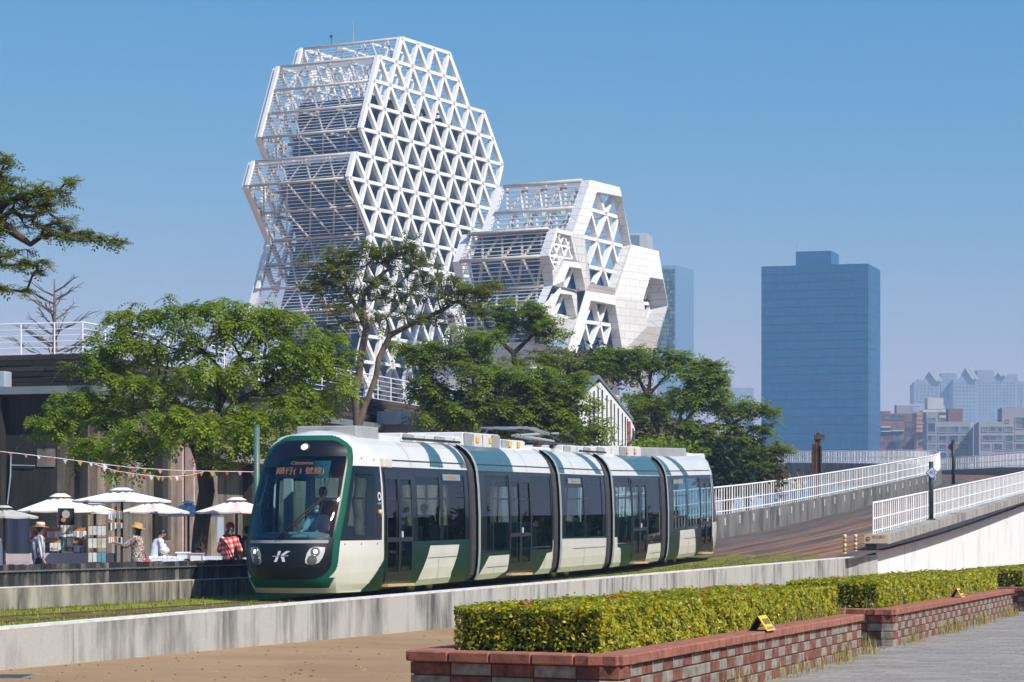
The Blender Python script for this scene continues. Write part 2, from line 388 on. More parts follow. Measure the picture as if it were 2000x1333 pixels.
def rails(o0):
    for o in (o0 - 0.7175, o0 + 0.7175):
        mb = MB(); ss = list(np.arange(-56, 232, 2.0))
        for a, b in zip(ss[:-1], ss[1:]):
            p, q = TC(a, o, zr(a) - 0.03), TC(b, o, zr(b) - 0.03); mb.bar(p, q, 0.07, 0.07)
        yield mb
for o0, lab in ((0.0, 'under the tram'), (3.25, 'nearest the plaza')):
    e = empty('tram_track', TP(0, o0, zr(0)), 'pair of steel rails of the track ' + lab, 'rails'); 
    for mb in rails(o0): mb.build('rail', M['rail'], e)
# market side terrace (behind the far wall)
g = MB()
q = [TP(-70, -3.35, 0.45), TP(30, -3.35, 0.45), TP(30, -70, 0.45), TP(-70, -70, 0.45)]
g.prism([v - Vector((0, 0, 0.45)) for v in q], (0, 0, 0.45))
tag(g.build('market_ground', M['market_floor']), 'paved market terrace behind the corrugated fence', 'terrace', kind='structure')

# ------------------------------------------------------------------ walls along the track
def panel_wall(e, s0, s1, o_in, o_out, zb, zt, mat, step, gap=0.012, name='wall_panel'):
    s = s0
    while s < s1 - 0.05:
        t = min(s + step, s1); a, b = s + gap / 2, t - gap / 2; mb = MB()
        mb.hexa([TC(a, o_out, zb(a)), TC(b, o_out, zb(b)), TC(b, o_in, zb(b)), TC(a, o_in, zb(a)), TC(a, o_out, zt(a)), TC(b, o_out, zt(b)), TC(b, o_in, zt(b)), TC(a, o_in, zt(a))])
        mb.build(name, mat, e); s = t
def coping(e, s0, s1, oc, w, h, zt, mat, name='coping', step=6.0):
    s = s0
    while s < s1 - 0.05:
        t = min(s + step, s1); mb = MB()
        for zz in (0,):
            mb.hexa([TC(s, oc + w, zt(s)), TC(t - 0.01, oc + w, zt(t)), TC(t - 0.01, oc - w, zt(t)), TC(s, oc - w, zt(s)), TC(s, oc + w, zt(s) + h), TC(t - 0.01, oc + w, zt(t) + h), TC(t - 0.01, oc - w, zt(t) + h), TC(s, oc - w, zt(s) + h)])
        mb.build(name, mat, e); s = t
e = empty('plaza_side_wall', TP(0, 5.5, 0), 'low pale concrete wall with dark streaks along the plaza', 'wall')
panel_wall(e, -50, 43.3, 5.35, 5.6, lambda s: -0.05, lambda s: zwall(s) - 0.03, M['concrete'], 5.2)
coping(e, -50, 43.3, 5.475, 0.128, 0.03, lambda s: zwall(s) - 0.03, M['coping'])
e = empty('market_side_wall', TP(-5, -3.2, 0.3), 'low stained concrete wall below the corrugated fence', 'wall')
panel_wall(e, -50, 38, -3.35, -3.1, lambda s: 0.2, lambda s: zfar(s) - 0.02, M['concrete_old'], 6.0)
coping(e, -50, 38, -3.225, 0.13, 0.02, lambda s: zfar(s) - 0.02, M['coping'])

# black corrugated fence standing on that wall: every corrugation sheet rib is a slat
M['slat'] = None
m, nt, out = nmat('weathered_black_slats')
oi = nt.nodes.new('ShaderNodeObjectInfo')
f = mathn(nt, 'ADD', mathn(nt, 'MULTIPLY', noise(nt, 3.5, 5, (1, 1, 0.35)), 0.7), mathn(nt, 'MULTIPLY', oi.outputs['Random'], 0.35))
finish(nt, out, ramp(nt, f, [(0.42, (0.012, 0.012, 0.013)), (0.6, (0.045, 0.042, 0.04)), (0.75, (0.17, 0.155, 0.14))]), 0.7, 0, noise(nt, 30, 3), 0.3); M['slat'] = m
e = empty('corrugated_fence', TP(-8, -3.4, 0.8), 'low black weathered slat fence in front of the market', 'fence')
sl = MB(); sl.prism([Vector((x, y, 0)) for x, y in ((-0.10, 0), (-0.085, 0.035), (-0.045, 0.045), (0.045, 0.045), (0.085, 0.035), (0.10, 0))], (0, 0, 1.0))
slm = sl.mesh('slat'); slm.materials.append(M['slat'])
for i, s in enumerate(np.arange(-24, 12, 0.225)):
    s = float(s); h = 0.42 + 0.02 * random.random()
    Mx = frame_mat(TP(s, -3.30, zfar(s)), TD * 1.0, TR, Vector((0, 0, h)))
    share(slm, 'slat', Mx, e)
for zz, th in ((0.30, 0.03),):
    mb = MB(); mb.bar(TP(-24.2, -3.235, zfar(-24.2) + zz), TP(12, -3.235, zfar(12) + zz), 0.03, th); mb.build('fence_rail', M['steel'], e)
mb = MB(); mb.hexa([TP(-24.2, -3.305, zfar(-24)), TP(12, -3.305, zfar(12)), TP(12, -3.33, zfar(12)), TP(-24.2, -3.33, zfar(-24)), TP(-24.2, -3.305, zfar(-24) + .40), TP(12, -3.305, zfar(12) + .40), TP(12, -3.33, zfar(12) + .40), TP(-24.2, -3.33, zfar(-24) + .40)])
mb.build('backing_sheet', M['dark_steel'], e)

# ------------------------------------------------------------------ ramp: parapets, beam, wall, railings
e = empty('ramp_wall', TP(44, 5.5, 0), 'tall white concrete retaining wall under the right ramp railing', 'wall')
panel_wall(e, 43.36, 130, 5.1, 5.5, lambda s: -0.05, lambda s: zpar(s) - 0.36, M['ramp_white'], 4.6)
bm_ = empty('ramp_edge_beam', TP(44, 5.6, 1.7), 'overhanging pale concrete edge beam above the white ramp wall', 'beam')
panel_wall(bm_, 43.0, 130, 5.15, 6.05, lambda s: zpar(s) - 0.36, lambda s: zpar(s), M['concrete_beam'], 9.0, name='beam_segment')
panel_wall(bm_, 130, 230, 5.15, 6.05, lambda s: zpar(s) - 1.3, lambda s: zpar(s), M['dark_blue'], 9.0, name='beam_segment')
e = empty('ramp_parapet', TP(36, -3.2, 1), 'grey concrete parapet with pale drain slots left of the ramp', 'parapet')
panel_wall(e, 36, 232, -3.4, -3.1, lambda s: zr(s) - 0.7, lambda s: zr(s) + 1.0, M['concrete_grey'], 6.0, 0.008, name='parapet_segment')
dm = MB(); dm.box((-0.045, -0.02, -0.17), (0.045, 0.02, 0.17)); dmm = dm.mesh('drain_slot'); dmm.materials.append(M['coping'])
for s in np.arange(56, 128, 3.05):
    s = float(s); share(dmm, 'drain_slot', frame_mat(TC(s, -3.085, zr(s) + 0.70), TD, TR, Vector((0, 0, 1))), e)

bal = MB(); bal.tube([(0, 0, 0), (0, 0, 1)], 1.0, 6); balm = bal.mesh('baluster'); balm.materials.append(M['white_paint'])
def railing(name, label, s0, s1, o, zb, pitch, r, n_parts, h=1.2, step=3.0):
    e = empty(name, TC(s0, o, zb(s0)), label, 'railing')
    ss = list(np.arange(s0, s1 + 1e-6, step))
    if ss[-1] < s1 - 0.1: ss.append(s1)
    for zz, rr in ((h, 0.045), (0.60, 0.028), (0.13, 0.028)):
        mb = MB(); mb.tube([TC(float(s), o, zb(float(s)) + zz) for s in ss], rr, 6); mb.build('rail_tube', M['white_paint'], e, True)
    allb = list(np.arange(s0 + 0.02, s1, pitch)); rest = MB()
    for i, s in enumerate(allb):
        s = float(s); big = (i % 4 == 0); rad = r * (1.5 if big else 1.0); p = TC(s, o, zb(s) - 0.005)
        if i < n_parts:
            share(balm, 'post' if big else 'baluster', frame_mat(p, Vector((rad, 0, 0)), Vector((0, rad, 0)), Vector((0, 0, h))), e)
        else: rest.tube([p, p + Vector((0, 0, h))], rad, 4, caps=False)
    if rest.v: tag(rest.build('far_balusters', M['white_paint'], e, fixn=False), kind='stuff')
    return e
railing('railing', 'white steel railing on the beam above the white ramp wall', 43.1, 130, 5.45, zpar, 0.52, 0.026, 170)
railing('railing', 'white steel railing on the left grey ramp parapet', 36.2, 150, -3.25, lambda s: zr(s) + 1.0, 0.55, 0.026, 210)
railing('railing', 'far white railing of the viaduct curving away to the left', 150.3, 232, -3.25, lambda s: zr(s) + 1.0, 0.60, 0.03, 0)
railing('railing', 'far white railing on the dark girder at the right edge', 130.3, 230, 5.75, zpar, 0.60, 0.03, 0)
# pavement of small grey blocks, right of the planters
P_C1, P_E1, P_L1 = Vector((0.947, 23.0, 0)), Vector((4.97, 37.1, 0)), Vector((-0.95, 24.2, 0))
P_C2, P_E2 = Vector((5.86, 40.1, 0)), Vector((11.37, 59.3, 0)); P_L2 = P_C2 + (P_L1 - P_C1)
P_C3 = Vector((12.35, 61.6, 0)); P_E3 = P_C3 + (P_E2 - P_C2); P_L3 = P_C3 + (P_L1 - P_C1)
PD = (P_E1 - P_C1).normalized(); PR = Vector((PD.y, -PD.x, 0))
g = MB(); a0 = P_C1 - PD * 12
g.poly([tuple(a0 + PR * -0.05 + Vector((0, 0, .004))), tuple(a0 + PR * 40 + Vector((0, 0, .004))), tuple(a0 + PD * 120 + PR * 40 + Vector((0, 0, .004))), tuple(a0 + PD * 120 + PR * -0.05 + Vector((0, 0, .004)))])
pave = tag(g.build('pavement', M['paver_joint']), 'grey block pavement beside the brick planters', 'pavement', kind='structure')
pv = MB(); pv.obox((0, 0, 0.5), (0.5, 0, 0), (0, 0.5, 0), (0, 0, 0.5))
pme = pv.mesh('paver'); pme.materials.append(M['paver'])
cand = []
PW, PLn = 0.40, 0.40
for i in range(-10, 130):
    for j in range(0, 44):
        c = P_C1 + PD * (i * PLn) + PR * ((j + (0.5 if i % 2 else 0)) * PW)
        x = 1000 + FPX * c.x / c.y; y = HY + FPX * EYE / c.y
        if -40 < x < 2040 and y < 1345: cand.append((c.y, c))
cand.sort(key=lambda t: t[0]); rest_v = []
for k, (d, c) in enumerate(cand):
    hz = 0.014 + 0.0012 * random.random()
    if k < 300: share(pme, 'paver', frame_mat(c, PD * (PLn - 0.018), PR * (PW - 0.014), Vector((0, 0, hz))), pave)
    else: rest_v.append((c, hz))
fp = MB()
for c, hz in rest_v: fp.obox(c + Vector((0, 0, hz / 2 + 0.003)), PD * (PLn / 2 - 0.009), PR * (PW / 2 - 0.007), Vector((0, 0, hz / 2 - 0.003)))
tag(fp.build('far_pavers', M['paver'], pave), kind='stuff')
# ------------------------------------------------------------------ honeycomb towers (music centre)
M['tower_white'] = pm('white_tower_cladding', (0.76, 0.76, 0.75), 0.45, var=0.05, scale=0.4)
M['tower_side'] = pm('white_tower_panels', (0.74, 0.74, 0.73), 0.5, var=0.06, scale=0.5)
M['tower_tube'] = pm('beige_tower_tubes', (0.50, 0.47, 0.41), 0.5, var=0.15, scale=0.5)
M['louvre'] = pm('white_louvre_rods', (0.72, 0.74, 0.76), 0.4, var=0.08)
M['tower_glass'] = rand_island('blue_tower_glass', [(0.0, (0.001, 0.024, 0.09)), (0.5, (0.002, 0.042, 0.14)), (1.0, (0.007, 0.07, 0.20))], 0.2, 0.0, 3, 0.3, 0.0)
M['tower_glass2'] = rand_island('slate_tower_glass', [(0.0, (0.010, 0.028, 0.060)), (0.5, (0.018, 0.045, 0.085)), (1.0, (0.035, 0.068, 0.12))], 0.25, 0.0, 3, 0.5, 0.0)
HX0, HPHI, HC, HZ0, HDZ, HSH = -16.828, 0.516879, 4.70019, 79.4676, 3.86383, 0.698975
HU = Vector((math.sin(HPHI), math.cos(HPHI), 0)); HV = Vector((-math.cos(HPHI), math.sin(HPHI), 0)); HNR = -HV
HL = 18.2
def nd(off, r, v=0.0): return Vector((HX0, 400, 0)) + HU * (off * HC + HSH * r) + HV * v + Vector((0, 0, HZ0 - r * HDZ))
rows = {0: (0, 3), 1: (-1.5, 3.5), 2: (-2, 5), 3: (-2.5, 5.5), 4: (-3, 6), 5: (-3.5, 5.5), 6: (-4, 5), 7: (-3.5, 4.5), 8: (-3, 4), 9: (-3.5, 3.5), 10: (-4, 3), 11: (-4.5, 2.5)}
for r in range(12, 21): rows[r] = (-4.5 + (0.5 if r % 2 == 0 else 0.0), 2.5 - (0.5 if r % 2 == 0 else 0))
ht = empty('honeycomb_tower', nd(0, 20.5), 'tall white tower with triangular lattice front and horizontal louvre sides', 'tower')
def inrow(off, r): return r in rows and rows[r][0] - 1e-3 <= off <= rows[r][1] + 1e-3
low = MB()
def beam(mb, p, q, w, d, v0=0.0):
    dv = (q - p).normalized(); pr = dv.cross(HV).normalized()
    mb.obox((p + q) / 2 + HV * (v0 + d / 2), dv * ((q - p).length / 2), pr * (w / 2), HV * (d / 2))
back = MB()
for r in range(0, 21):
    l, rr = rows[r]; o = l
    while o <= rr + 1e-3:
        jobs = []
        if inrow(o + 1, r): jobs.append((nd(o, r), nd(o + 1, r), 0.50, 0.55))
        for dd in (-0.5, 0.5):
            if inrow(o + dd, r + 1) and not (r == 4 and o == -3 and dd < 0):
                edge = (abs(o - l) < .01 and dd < 0) or (abs(o - rr) < .01 and dd > 0) or (abs(o + dd - rows[r + 1][0]) < .01 and abs(o - l) < .01) or (abs(o + dd - rows[r + 1][1]) < .01 and abs(o - rr) < .01)
                jobs.append((nd(o, r), nd(o + dd, r + 1), 0.60 if not edge else 0.80, 0.60 + (0.02 if dd > 0 else 0.04)))
        for p, q, w, d in jobs:
            if r <= 8: b = MB(); beam(b, p, q, w, d); b.build('beam', M['tower_white'], ht)
            else: beam(low, p, q, w, d)
            if r <= 9: beam(back, p + HV * HL, q + HV * HL, w, 0.6)
        o += 1
tag(low.build('lower_beams', M['tower_white'], ht), kind='stuff')
tag(back.build('rear_lattice', M['tower_white'], ht), kind='stuff')
# glass behind the lattice, pane by pane, and the glazed core behind the louvres
gl = MB()
for r in range(3, 20):
    l = max(rows[r][0], rows[r + 1][0]) + 0.35; q = min(rows[r][1], rows[r + 1][1]) - 0.35
    if r == 3: l += 0.3
    o = l
    while o < q - 0.01:
        o2 = min(o + 0.5, q); gl.poly([nd(o, r, 1.3), nd(o2 - 0.015, r, 1.3), nd(o2 - 0.015, r + 0.985, 1.3), nd(o, r + 0.985, 1.3)]); o = o2
tag(gl.build('front_glazing', M['tower_glass2'], ht, fixn=False), kind='stuff')
gs = MB()
def core_l(r): return float(np.interp(r, [2.4, 4, 5, 6, 8, 10, 11, 20], [-1.2, -1.7, -2.2, -2.6, -2.2, -3.2, -3.7, -3.9]))
rs_ = np.arange(2.4, 20, 0.5)
for i, r in enumerate(rs_):
    r = float(r)
    for k in range(12):
        v0, v1 = 2.4 + k * 1.15, 2.4 + (k + 1) * 1.15 - 0.05
        if r < 3.4 and k > 8: continue
        gs.poly([nd(core_l(r), r, v0), nd(core_l(r), r, v1), nd(core_l(r + .48), r + .48, v1), nd(core_l(r + .48), r + .48, v0)])
tag(gs.build('side_glazing', M['tower_glass'], ht, fixn=False), kind='stuff')
ro = MB(); ro.poly([nd(-1.2, 2.4, 2.4), nd(3.0, 2.4, 2.4), nd(3.0, 2.4, 16), nd(-1.2, 2.4, 16)]); ro.poly([nd(3.6, 2.4, 2.41), nd(3.6, 20, 2.41), nd(3.6, 20, 16), nd(3.6, 2.4, 16)])
bk = [nd(core_l(float(r)), float(r), 16.2) for r in np.arange(2.4, 20.1, 0.8)]; ro.poly(bk + [nd(3.6, 20, 16.2), nd(3.6, 2.4, 16.2)])
ro.build('core_roof', M['tower_glass'], ht, fixn=False)
# left facets: louvre rods, edge tubes, truss bars; white end band at the far end
lef = [((0, 0), (-0.5, 1))] + [((rows[r][0], r), (rows[r + 1][0], r + 1)) for r in range(1, 12)]
lef = [f for f in lef if f[0] != (-3, 4)] + [((-3, 4), (-2.5, 5))]
rod = MB(); rod.bar((0, 0, 0), (1, 0, 0), 1.0, 1.0); rodm = rod.mesh('louvre'); rodm.materials.append(M['louvre'])
def rodshare(p, q, w, h, name, me, e):
    d = q - p; L = d.length; x = d / L; s = x.cross(Vector((0, 0, 1))).normalized(); u = s.cross(x)
    share(me, name, frame_mat(p, x * L, s * w, u * h), e)
nrod = 0
for (o0, r0), (o1, r1) in lef:
    a, b = (lambda v, o0=o0, r0=r0: nd(o0, r0, v)), (lambda v, o1=o1, r1=r1: nd(o1, r1, v))
    nl = 8
    for k in range(1, nl):
        t = k / nl; rodshare(a(1.05).lerp(b(1.05), t), a(HL).lerp(b(HL), t), 0.12, 0.10, 'louvre', rodm, ht); nrod += 1
    tb = MB(); tb.tube([a(1.0), a(HL)], 0.22, 8); tb.build('edge_tube', M['tower_tube'], ht, True)
    ins = (HU * 0.75)
    tr = MB()
    ns = 4; 
    for k in range(ns):
        v0, v1 = 1.0 + (HL - 1) * k / ns, 1.0 + (HL - 1) * (k + 1) / ns; vm = (v0 + v1) / 2
        if r0 % 2: tr.bar(a(v0) + ins, b(vm) + ins, 0.24, 0.24); tr.bar(b(vm) + ins, a(v1) + ins, 0.24, 0.24)
        else: tr.bar(b(v0) + ins, a(vm) + ins, 0.24, 0.24); tr.bar(a(vm) + ins, b(v1) + ins, 0.24, 0.24)
    tr.build('truss', M['tower_tube'], ht)
    pb = MB(); pb.hexa([b(HL), b(HL + 1.4), b(HL + 1.4) + HU * .5, b(HL) + HU * .5, a(HL), a(HL + 1.4), a(HL + 1.4) + HU * .5, a(HL) + HU * .5]); pb.build('end_panel', M['tower_side'], ht)
    # front corner panel: the lattice frame's own thickness seen from the side
for (o0, r0), (o1, r1) in (((-1.5, 1), (-0.5, 1)), ((-3.5, 5), (-2.5, 5))):
    tb = MB()
    for k in range(6):
        t = (k + 0.5) / 6; tb.bar(nd(o0, r0, 1.0).lerp(nd(o1, r1, 1.0), t), nd(o0, r0, HL).lerp(nd(o1, r1, HL), t), 0.16, 0.13)
    tag(tb.build('ledge_louvres', M['louvre'], ht), kind='stuff')
# right facets, seen through the open lattice, and the inner service trusses of the open crown
rg = MB()
for r in range(0, 8):
    a, b = rows[r][1], rows[r + 1][1]
    if r == 1: b = 4
    for k in range(1, 7):
        t = k / 7; p = nd(a, r, 1.2).lerp(nd(b, r + 1, 1.2), t); q = nd(a, r, HL).lerp(nd(b, r + 1, HL), t); rg.bar(p, q, 0.16, 0.13)
for r in range(0, 6):
    for vv in (6.5, 12.5):
        l, q = rows[r][0] + 0.3, rows[r][1] - 0.3
        rg.bar(nd(l, r, vv), nd(q, r, vv), 0.3, 0.3)
        o = l
        while o < q - 1:
            if r < 3: rg.bar(nd(o, r, vv), nd(o + 0.5, r + 1, vv), 0.28, 0.28); rg.bar(nd(o + 0.5, r + 1, vv), nd(o + 1, r, vv), 0.28, 0.28)
            o += 1
tag(rg.build('inner_trusses', M['louvre'], ht), kind='stuff')
am = MB(); am.tube([nd(0, 0, 9), nd(0, 0, 9) + Vector((0, 0, 4.2))], [0.14, 0.05], 6); am.build('antenna', M['steel'], ht)
am = MB(); am.tube([nd(0, 0, 13), nd(0, 0, 13) + Vector((0, 0, 1.3))], 0.07, 6); am.sphere(nd(0, 0, 13) + Vector((0, 0, 1.5)), 0.28, 8); am.build('beacon', M['rust'], ht)
print('louvres', nrod)

# ---- the lower tower: hooded hexagonal frames
LC = W(1153, 352, 385)
def LP(x, y, p=0.0, zoom=True):
    if zoom: x, y = 1040 + x / 3.807, 340 + y / 3.807
    k = (x - 1000) / FPX; n = HNR; Y = (LC.x * n.x + LC.y * n.y + p) / (k * n.x + n.y)
    return W(x, y, Y)
lt = empty('honeycomb_tower', LP(400, 1290), 'lower white tower with hooded hexagonal openings beside the lattice tower', 'tower')
m, nt, out = nmat('white_clad_panels')
bk_ = N(nt, 'ShaderNodeTexBrick', Scale=0.22, Mortar__Size=0.008, Bias=0.0); bk_.inputs['Color1'].default_value = (0.66, 0.66, 0.645, 1); bk_.inputs['Color2'].default_value = (0.60, 0.60, 0.59, 1); bk_.inputs['Mortar'].default_value = (0.36, 0.36, 0.36, 1)
tcn = nt.nodes.new('ShaderNodeNewGeometry'); sp = nt.nodes.new('ShaderNodeSeparateXYZ'); nt.links.new(tcn.outputs['Position'], sp.inputs[0])
cbn = nt.nodes.new('ShaderNodeCombineXYZ'); nt.links.new(mathn(nt, 'ADD', mathn(nt, 'MULTIPLY', sp.outputs[0], 0.8), mathn(nt, 'MULTIPLY', sp.outputs[1], 0.6)), cbn.inputs[0]); nt.links.new(sp.outputs[2], cbn.inputs[1]); nt.links.new(cbn.outputs[0], bk_.inputs['Vector'])
finish(nt, out, bk_.outputs['Color'], 0.5, 0); M['clad'] = m
def hood(O, I, proud=.6, rev=.85):
    n = len(O); mb = MB(); o = [LP(x, y, 0) for x, y in O]; i_ = [LP(x, y, proud) for x, y in I]
    for k in range(n):
        mb.poly([o[k], o[(k + 1) % n], i_[(k + 1) % n], i_[k]])
    mb.build('hood', M['clad'], lt, fixn=False)
    mb = MB()
    for k in range(n):
        a, b = i_[k], i_[(k + 1) % n]; mb.poly([a, b, b - HNR * (proud + rev), a - HNR * (proud + rev)])
    mb.build('reveal', M['clad'], lt, fixn=False)
def lbars(lines, p, w, d=0.8, name='lattice_bar'):
    for (x0, y0, x1, y1) in lines:
        a, b = LP(x0, y0, p), LP(x1, y1, p); mb = MB(); beam(mb, a, b, w, d); mb.build(name, M['tower_white'], lt)
def lglass(pts, p, mat):
    mb = MB(); P = [LP(x, y, p) for x, y in pts]; mb.poly(P); mb.build('glazing', mat, lt, fixn=False)
F1o = [(430, 45), (650, 100), (735, 525), (615, 905), (395, 870), (300, 440)]
hood(F1o, [(480, 132), (665, 168), (727, 528), (612, 850), (430, 815), (385, 447)])
lbars([(430, 262, 650, 325), (385, 468, 690, 540), (420, 688, 640, 738), (492, 150, 550, 300), (604, 175, 552, 300), (440, 285, 490, 482), (548, 318, 482, 482), (556, 315, 602, 512), (640, 330, 598, 505), (440, 285, 380, 445), (488, 490, 422, 672), (484, 498, 526, 695), (596, 522, 532, 695), (600, 528, 640, 680), (524, 702, 468, 815), (531, 702, 572, 830)], -.6, 0.5)
lglass([(425, 690), (650, 735), (612, 850), (430, 815)], -1.5, M['tower_glass'])
F2o = [(180, 405), (298, 437), (345, 660), (240, 645), (150, 830), (115, 610)]
hood(F2o, [(186, 436), (285, 460), (326, 640), (226, 630), (152, 765), (128, 613)], 0.25, 0.7)
lbars([(155, 520, 305, 552), (122, 605, 330, 640), (138, 655, 215, 660), (150, 725, 190, 730)], -0.2, 0.32, 0.55)
lbars([(188, 440, 126, 600), (240, 450, 160, 640), (290, 465, 235, 632), (315, 560, 290, 640), (186, 440, 240, 625), (236, 448, 295, 632), (285, 465, 312, 570), (158, 528, 205, 655), (128, 615, 175, 720), (205, 645, 165, 740)], -0.16, 0.30, 0.5)
lglass([(186, 436), (285, 460), (326, 640), (226, 630), (152, 765), (128, 613)], -0.9, M['tower_side'])
F3o = [(240, 645), (345, 660), (395, 870), (325, 1062), (255, 1255), (90, 1230), (60, 1000), (150, 830)]
hood([(240, 645), (345, 660), (395, 870), (330, 875), (205, 845), (150, 830)], [(275, 690), (362, 703), (395, 866), (326, 868), (232, 838), (232, 800)], 0.6, 0.9)
hood([(205, 845), (330, 875), (335, 1065), (262, 1250), (90, 1230), (70, 985)], [(206, 888), (292, 898), (325, 1060), (256, 1075), (150, 1075), (150, 1030)], 0.6, 0.9)
lbars([(303, 700, 240, 860), (236, 858, 330, 880), (232, 895, 168, 1045), (150, 1045, 270, 1072)], -.6, 0.55)
lglass([(200, 680), (395, 690), (400, 900), (320, 1080), (60, 1080)], -1.4, M['tower_glass'])
hood([(395, 870), (615, 905), (680, 1330), (255, 1330)], [(435, 940), (615, 975), (672, 1330), (330, 1330)], 0.6, 0.9)
lbars([(395, 1098, 610, 1128), (445, 955, 385, 1110), (468, 955, 506, 1105), (552, 975, 505, 1108), (398, 1110, 335, 1290), (394, 1110, 440, 1300), (502, 1115, 432, 1290), (506, 1115, 552, 1310), (586, 1125, 535, 1300)], -.6, 0.5)
lglass([(400, 930), (640, 960), (690, 1330), (300, 1330)], -1.4, M['tower_glass'])
hood([(735, 525), (938, 575), (1010, 978), (905, 1330), (665, 1330), (612, 908)], [(875, 768), (970, 785), (1008, 978), (950, 1142), (855, 1132), (825, 935)], 1.6, 1.8)
lbars([(840, 925, 880, 800), (820, 960, 900, 970), (850, 1090, 880, 975)], -1.3, 0.5)
lglass([(780, 740), (960, 760), (960, 1160), (780, 1130)], -1.9, M['tower_glass'])
LL = 14.6
for k, (f0, f1) in enumerate((((430, 45), (300, 440)), ((180, 405), (115, 610)), ((115, 610), (150, 830)), ((150, 830), (70, 1010)), ((70, 1010), (120, 1250)))):
    a, b = LP(*f0), LP(*f1); al, bl_ = a + HV * LL, b + HV * LL
    c0, c1 = a + HV * 1.4, b + HV * 1.4
    mb = MB(); mb.poly([a, c0, c1, b]); mb.build('corner_panel', M['clad'], lt, fixn=False)
    nl = 11 if k == 0 else 7
    for j in range(1, nl):
        t = j / nl; rodshare(c0.lerp(c1, t), al.lerp(bl_, t), 0.15, 0.13, 'louvre', rodm, lt)
    if k < 4:
        for t in ((0.0, 0.52) if k == 0 else (0.0,)):
            mb = MB(); mb.tube([c0.lerp(c1, t), al.lerp(bl_, t)], 0.3, 8); mb.build('edge_tube', M['tower_tube'], lt, True)
    mb = MB(); ins = HU * 0.9; ns = 4
    for j in range(ns):
        u0, u1 = j / ns, (j + 1) / ns; um = (u0 + u1) / 2; P = lambda t, u: c0.lerp(c1, t).lerp(al.lerp(bl_, t), u) + ins
        hs = ((0, .52), (.52, 1)) if k == 0 else ((0, 1),)
        for t0, t1 in hs:
            if k % 2: mb.bar(P(t1, u0), P(t0, um), .34, .34); mb.bar(P(t0, um), P(t1, u1), .34, .34)
            else: mb.bar(P(t0, u0), P(t1, um), .34, .34); mb.bar(P(t1, um), P(t0, u1), .34, .34)
            if k == 0: mb.bar(P(t0, u0) + HU * 4, P(t1, um) + HU * 5, .34, .34); mb.bar(P(t1, um) + HU * 5, P(t0, u1) + HU * 4, .3, .3)
    mb.build('truss', M['tower_tube'], lt)
    mb = MB(); mb.hexa([bl_, bl_ + HV * 1.3, bl_ + HV * 1.3 + HU * .6, bl_ + HU * .6, al, al + HV * 1.3, al + HV * 1.3 + HU * .6, al + HU * .6]); mb.build('end_panel', M['tower_side'], lt)
    if k >= 1:
        mb = MB()
        for j in range(9):
            u0, u1 = j / 9, (j + 1) / 9 - 0.001; P = lambda t, u: c0.lerp(c1, t).lerp(al.lerp(bl_, t), u) + HU * 3.0
            mb.poly([P(0, u0), P(0, u1), P(1, u1), P(1, u0)])
        tag(mb.build('side_glazing', M['tower_glass'], lt, fixn=False), kind='stuff')
mb = MB(); a, b = LP(150, 405), LP(298, 437); mb.poly([a + HV * 1.0, b + HV * 1.0, b + HV * LL, a + HV * LL]); mb.build('terrace_roof', M['tower_side'], lt, fixn=False)
a, b = LP(450, 60), LP(650, 110)
mb = MB()
for t in np.linspace(0, 1, 6): mb.bar(a.lerp(b, t) + HV * 1.2, a.lerp(b, t) + HV * LL, 0.2, 0.14)
for r_ in range(12):
    p, q = LP(650, 110).lerp(LP(735, 525), r_ / 12), 0; mb.bar(p + HV * 2.6, p + HV * LL, 0.16, 0.13)
tag(mb.build('roof_louvres', M['louvre'], lt), kind='stuff')
# podium under both towers
pd = MB(); c = LP(120, 1240); d = LP(905, 1330)
pd.hexa([Vector((p.x, p.y, 0)) for p in (c + HV * 3, d + HV * 6, d + HV * 30, c + HV * 20)] + [Vector((p.x, p.y, 31.0)) for p in (c + HV * 3, d + HV * 6, d + HV * 30, c + HV * 20)])
pd.build('podium', M['clad'], lt)

# ------------------------------------------------------------------ buildings far behind
M['blue_tower'] = rand_island('blue_curtain_glass', [(0.0, (0.0002, 0.088, 0.215)), (0.5, (0.0003, 0.098, 0.235)), (1.0, (0.0006, 0.110, 0.262))], 0.3, 0.0, 3, 0.12, 0.0)
M['blue_joint'] = pm('blue_tower_joints', (0.0005, 0.04, 0.10), 0.4)
bt = empty('glass_tower', (125.4, 920, 0), 'tall solid blue glass office tower standing alone on the right', 'tower')
Cc, Lc, Rc = Vector((125.4, 920, 0)), Vector((88.8, 930, 0)), Vector((132.8, 942, 0)); Bc = Lc + (Rc - Cc); BH = 101.3
mb = MB(); mb.hexa([Cc, Rc, Bc, Lc] + [v + Vector((0, 0, BH)) for v in (Cc, Rc, Bc, Lc)]); mb.build('core', M['blue_joint'], bt)
mb = MB()
for (p, q, ncol) in ((Lc, Cc, 32), (Cc, Rc, 14)):
    nr = Vector(((q - p).y, -(q - p).x, 0)).normalized() * 0.12
    for i in range(ncol):
        for j in range(34):
            a, b = p.lerp(q, (i + .05) / ncol) + nr, p.lerp(q, (i + .95) / ncol) + nr; z0, z1 = BH * (j + .05) / 34, BH * (j + .95) / 34
            mb.poly([a + Vector((0, 0, z0)), b + Vector((0, 0, z0)), b + Vector((0, 0, z1)), a + Vector((0, 0, z1))])
tag(mb.build('curtain_panels', M['blue_tower'], bt, fixn=False), kind='stuff')
f0, f1 = (1552 - 1487) / 208, (1621 - 1487) / 208
a, b = Lc.lerp(Cc, f0), Lc.lerp(Cc, f1); d = (Rc - Cc) * 0.6; s0 = (Rc - Cc) * 0.1
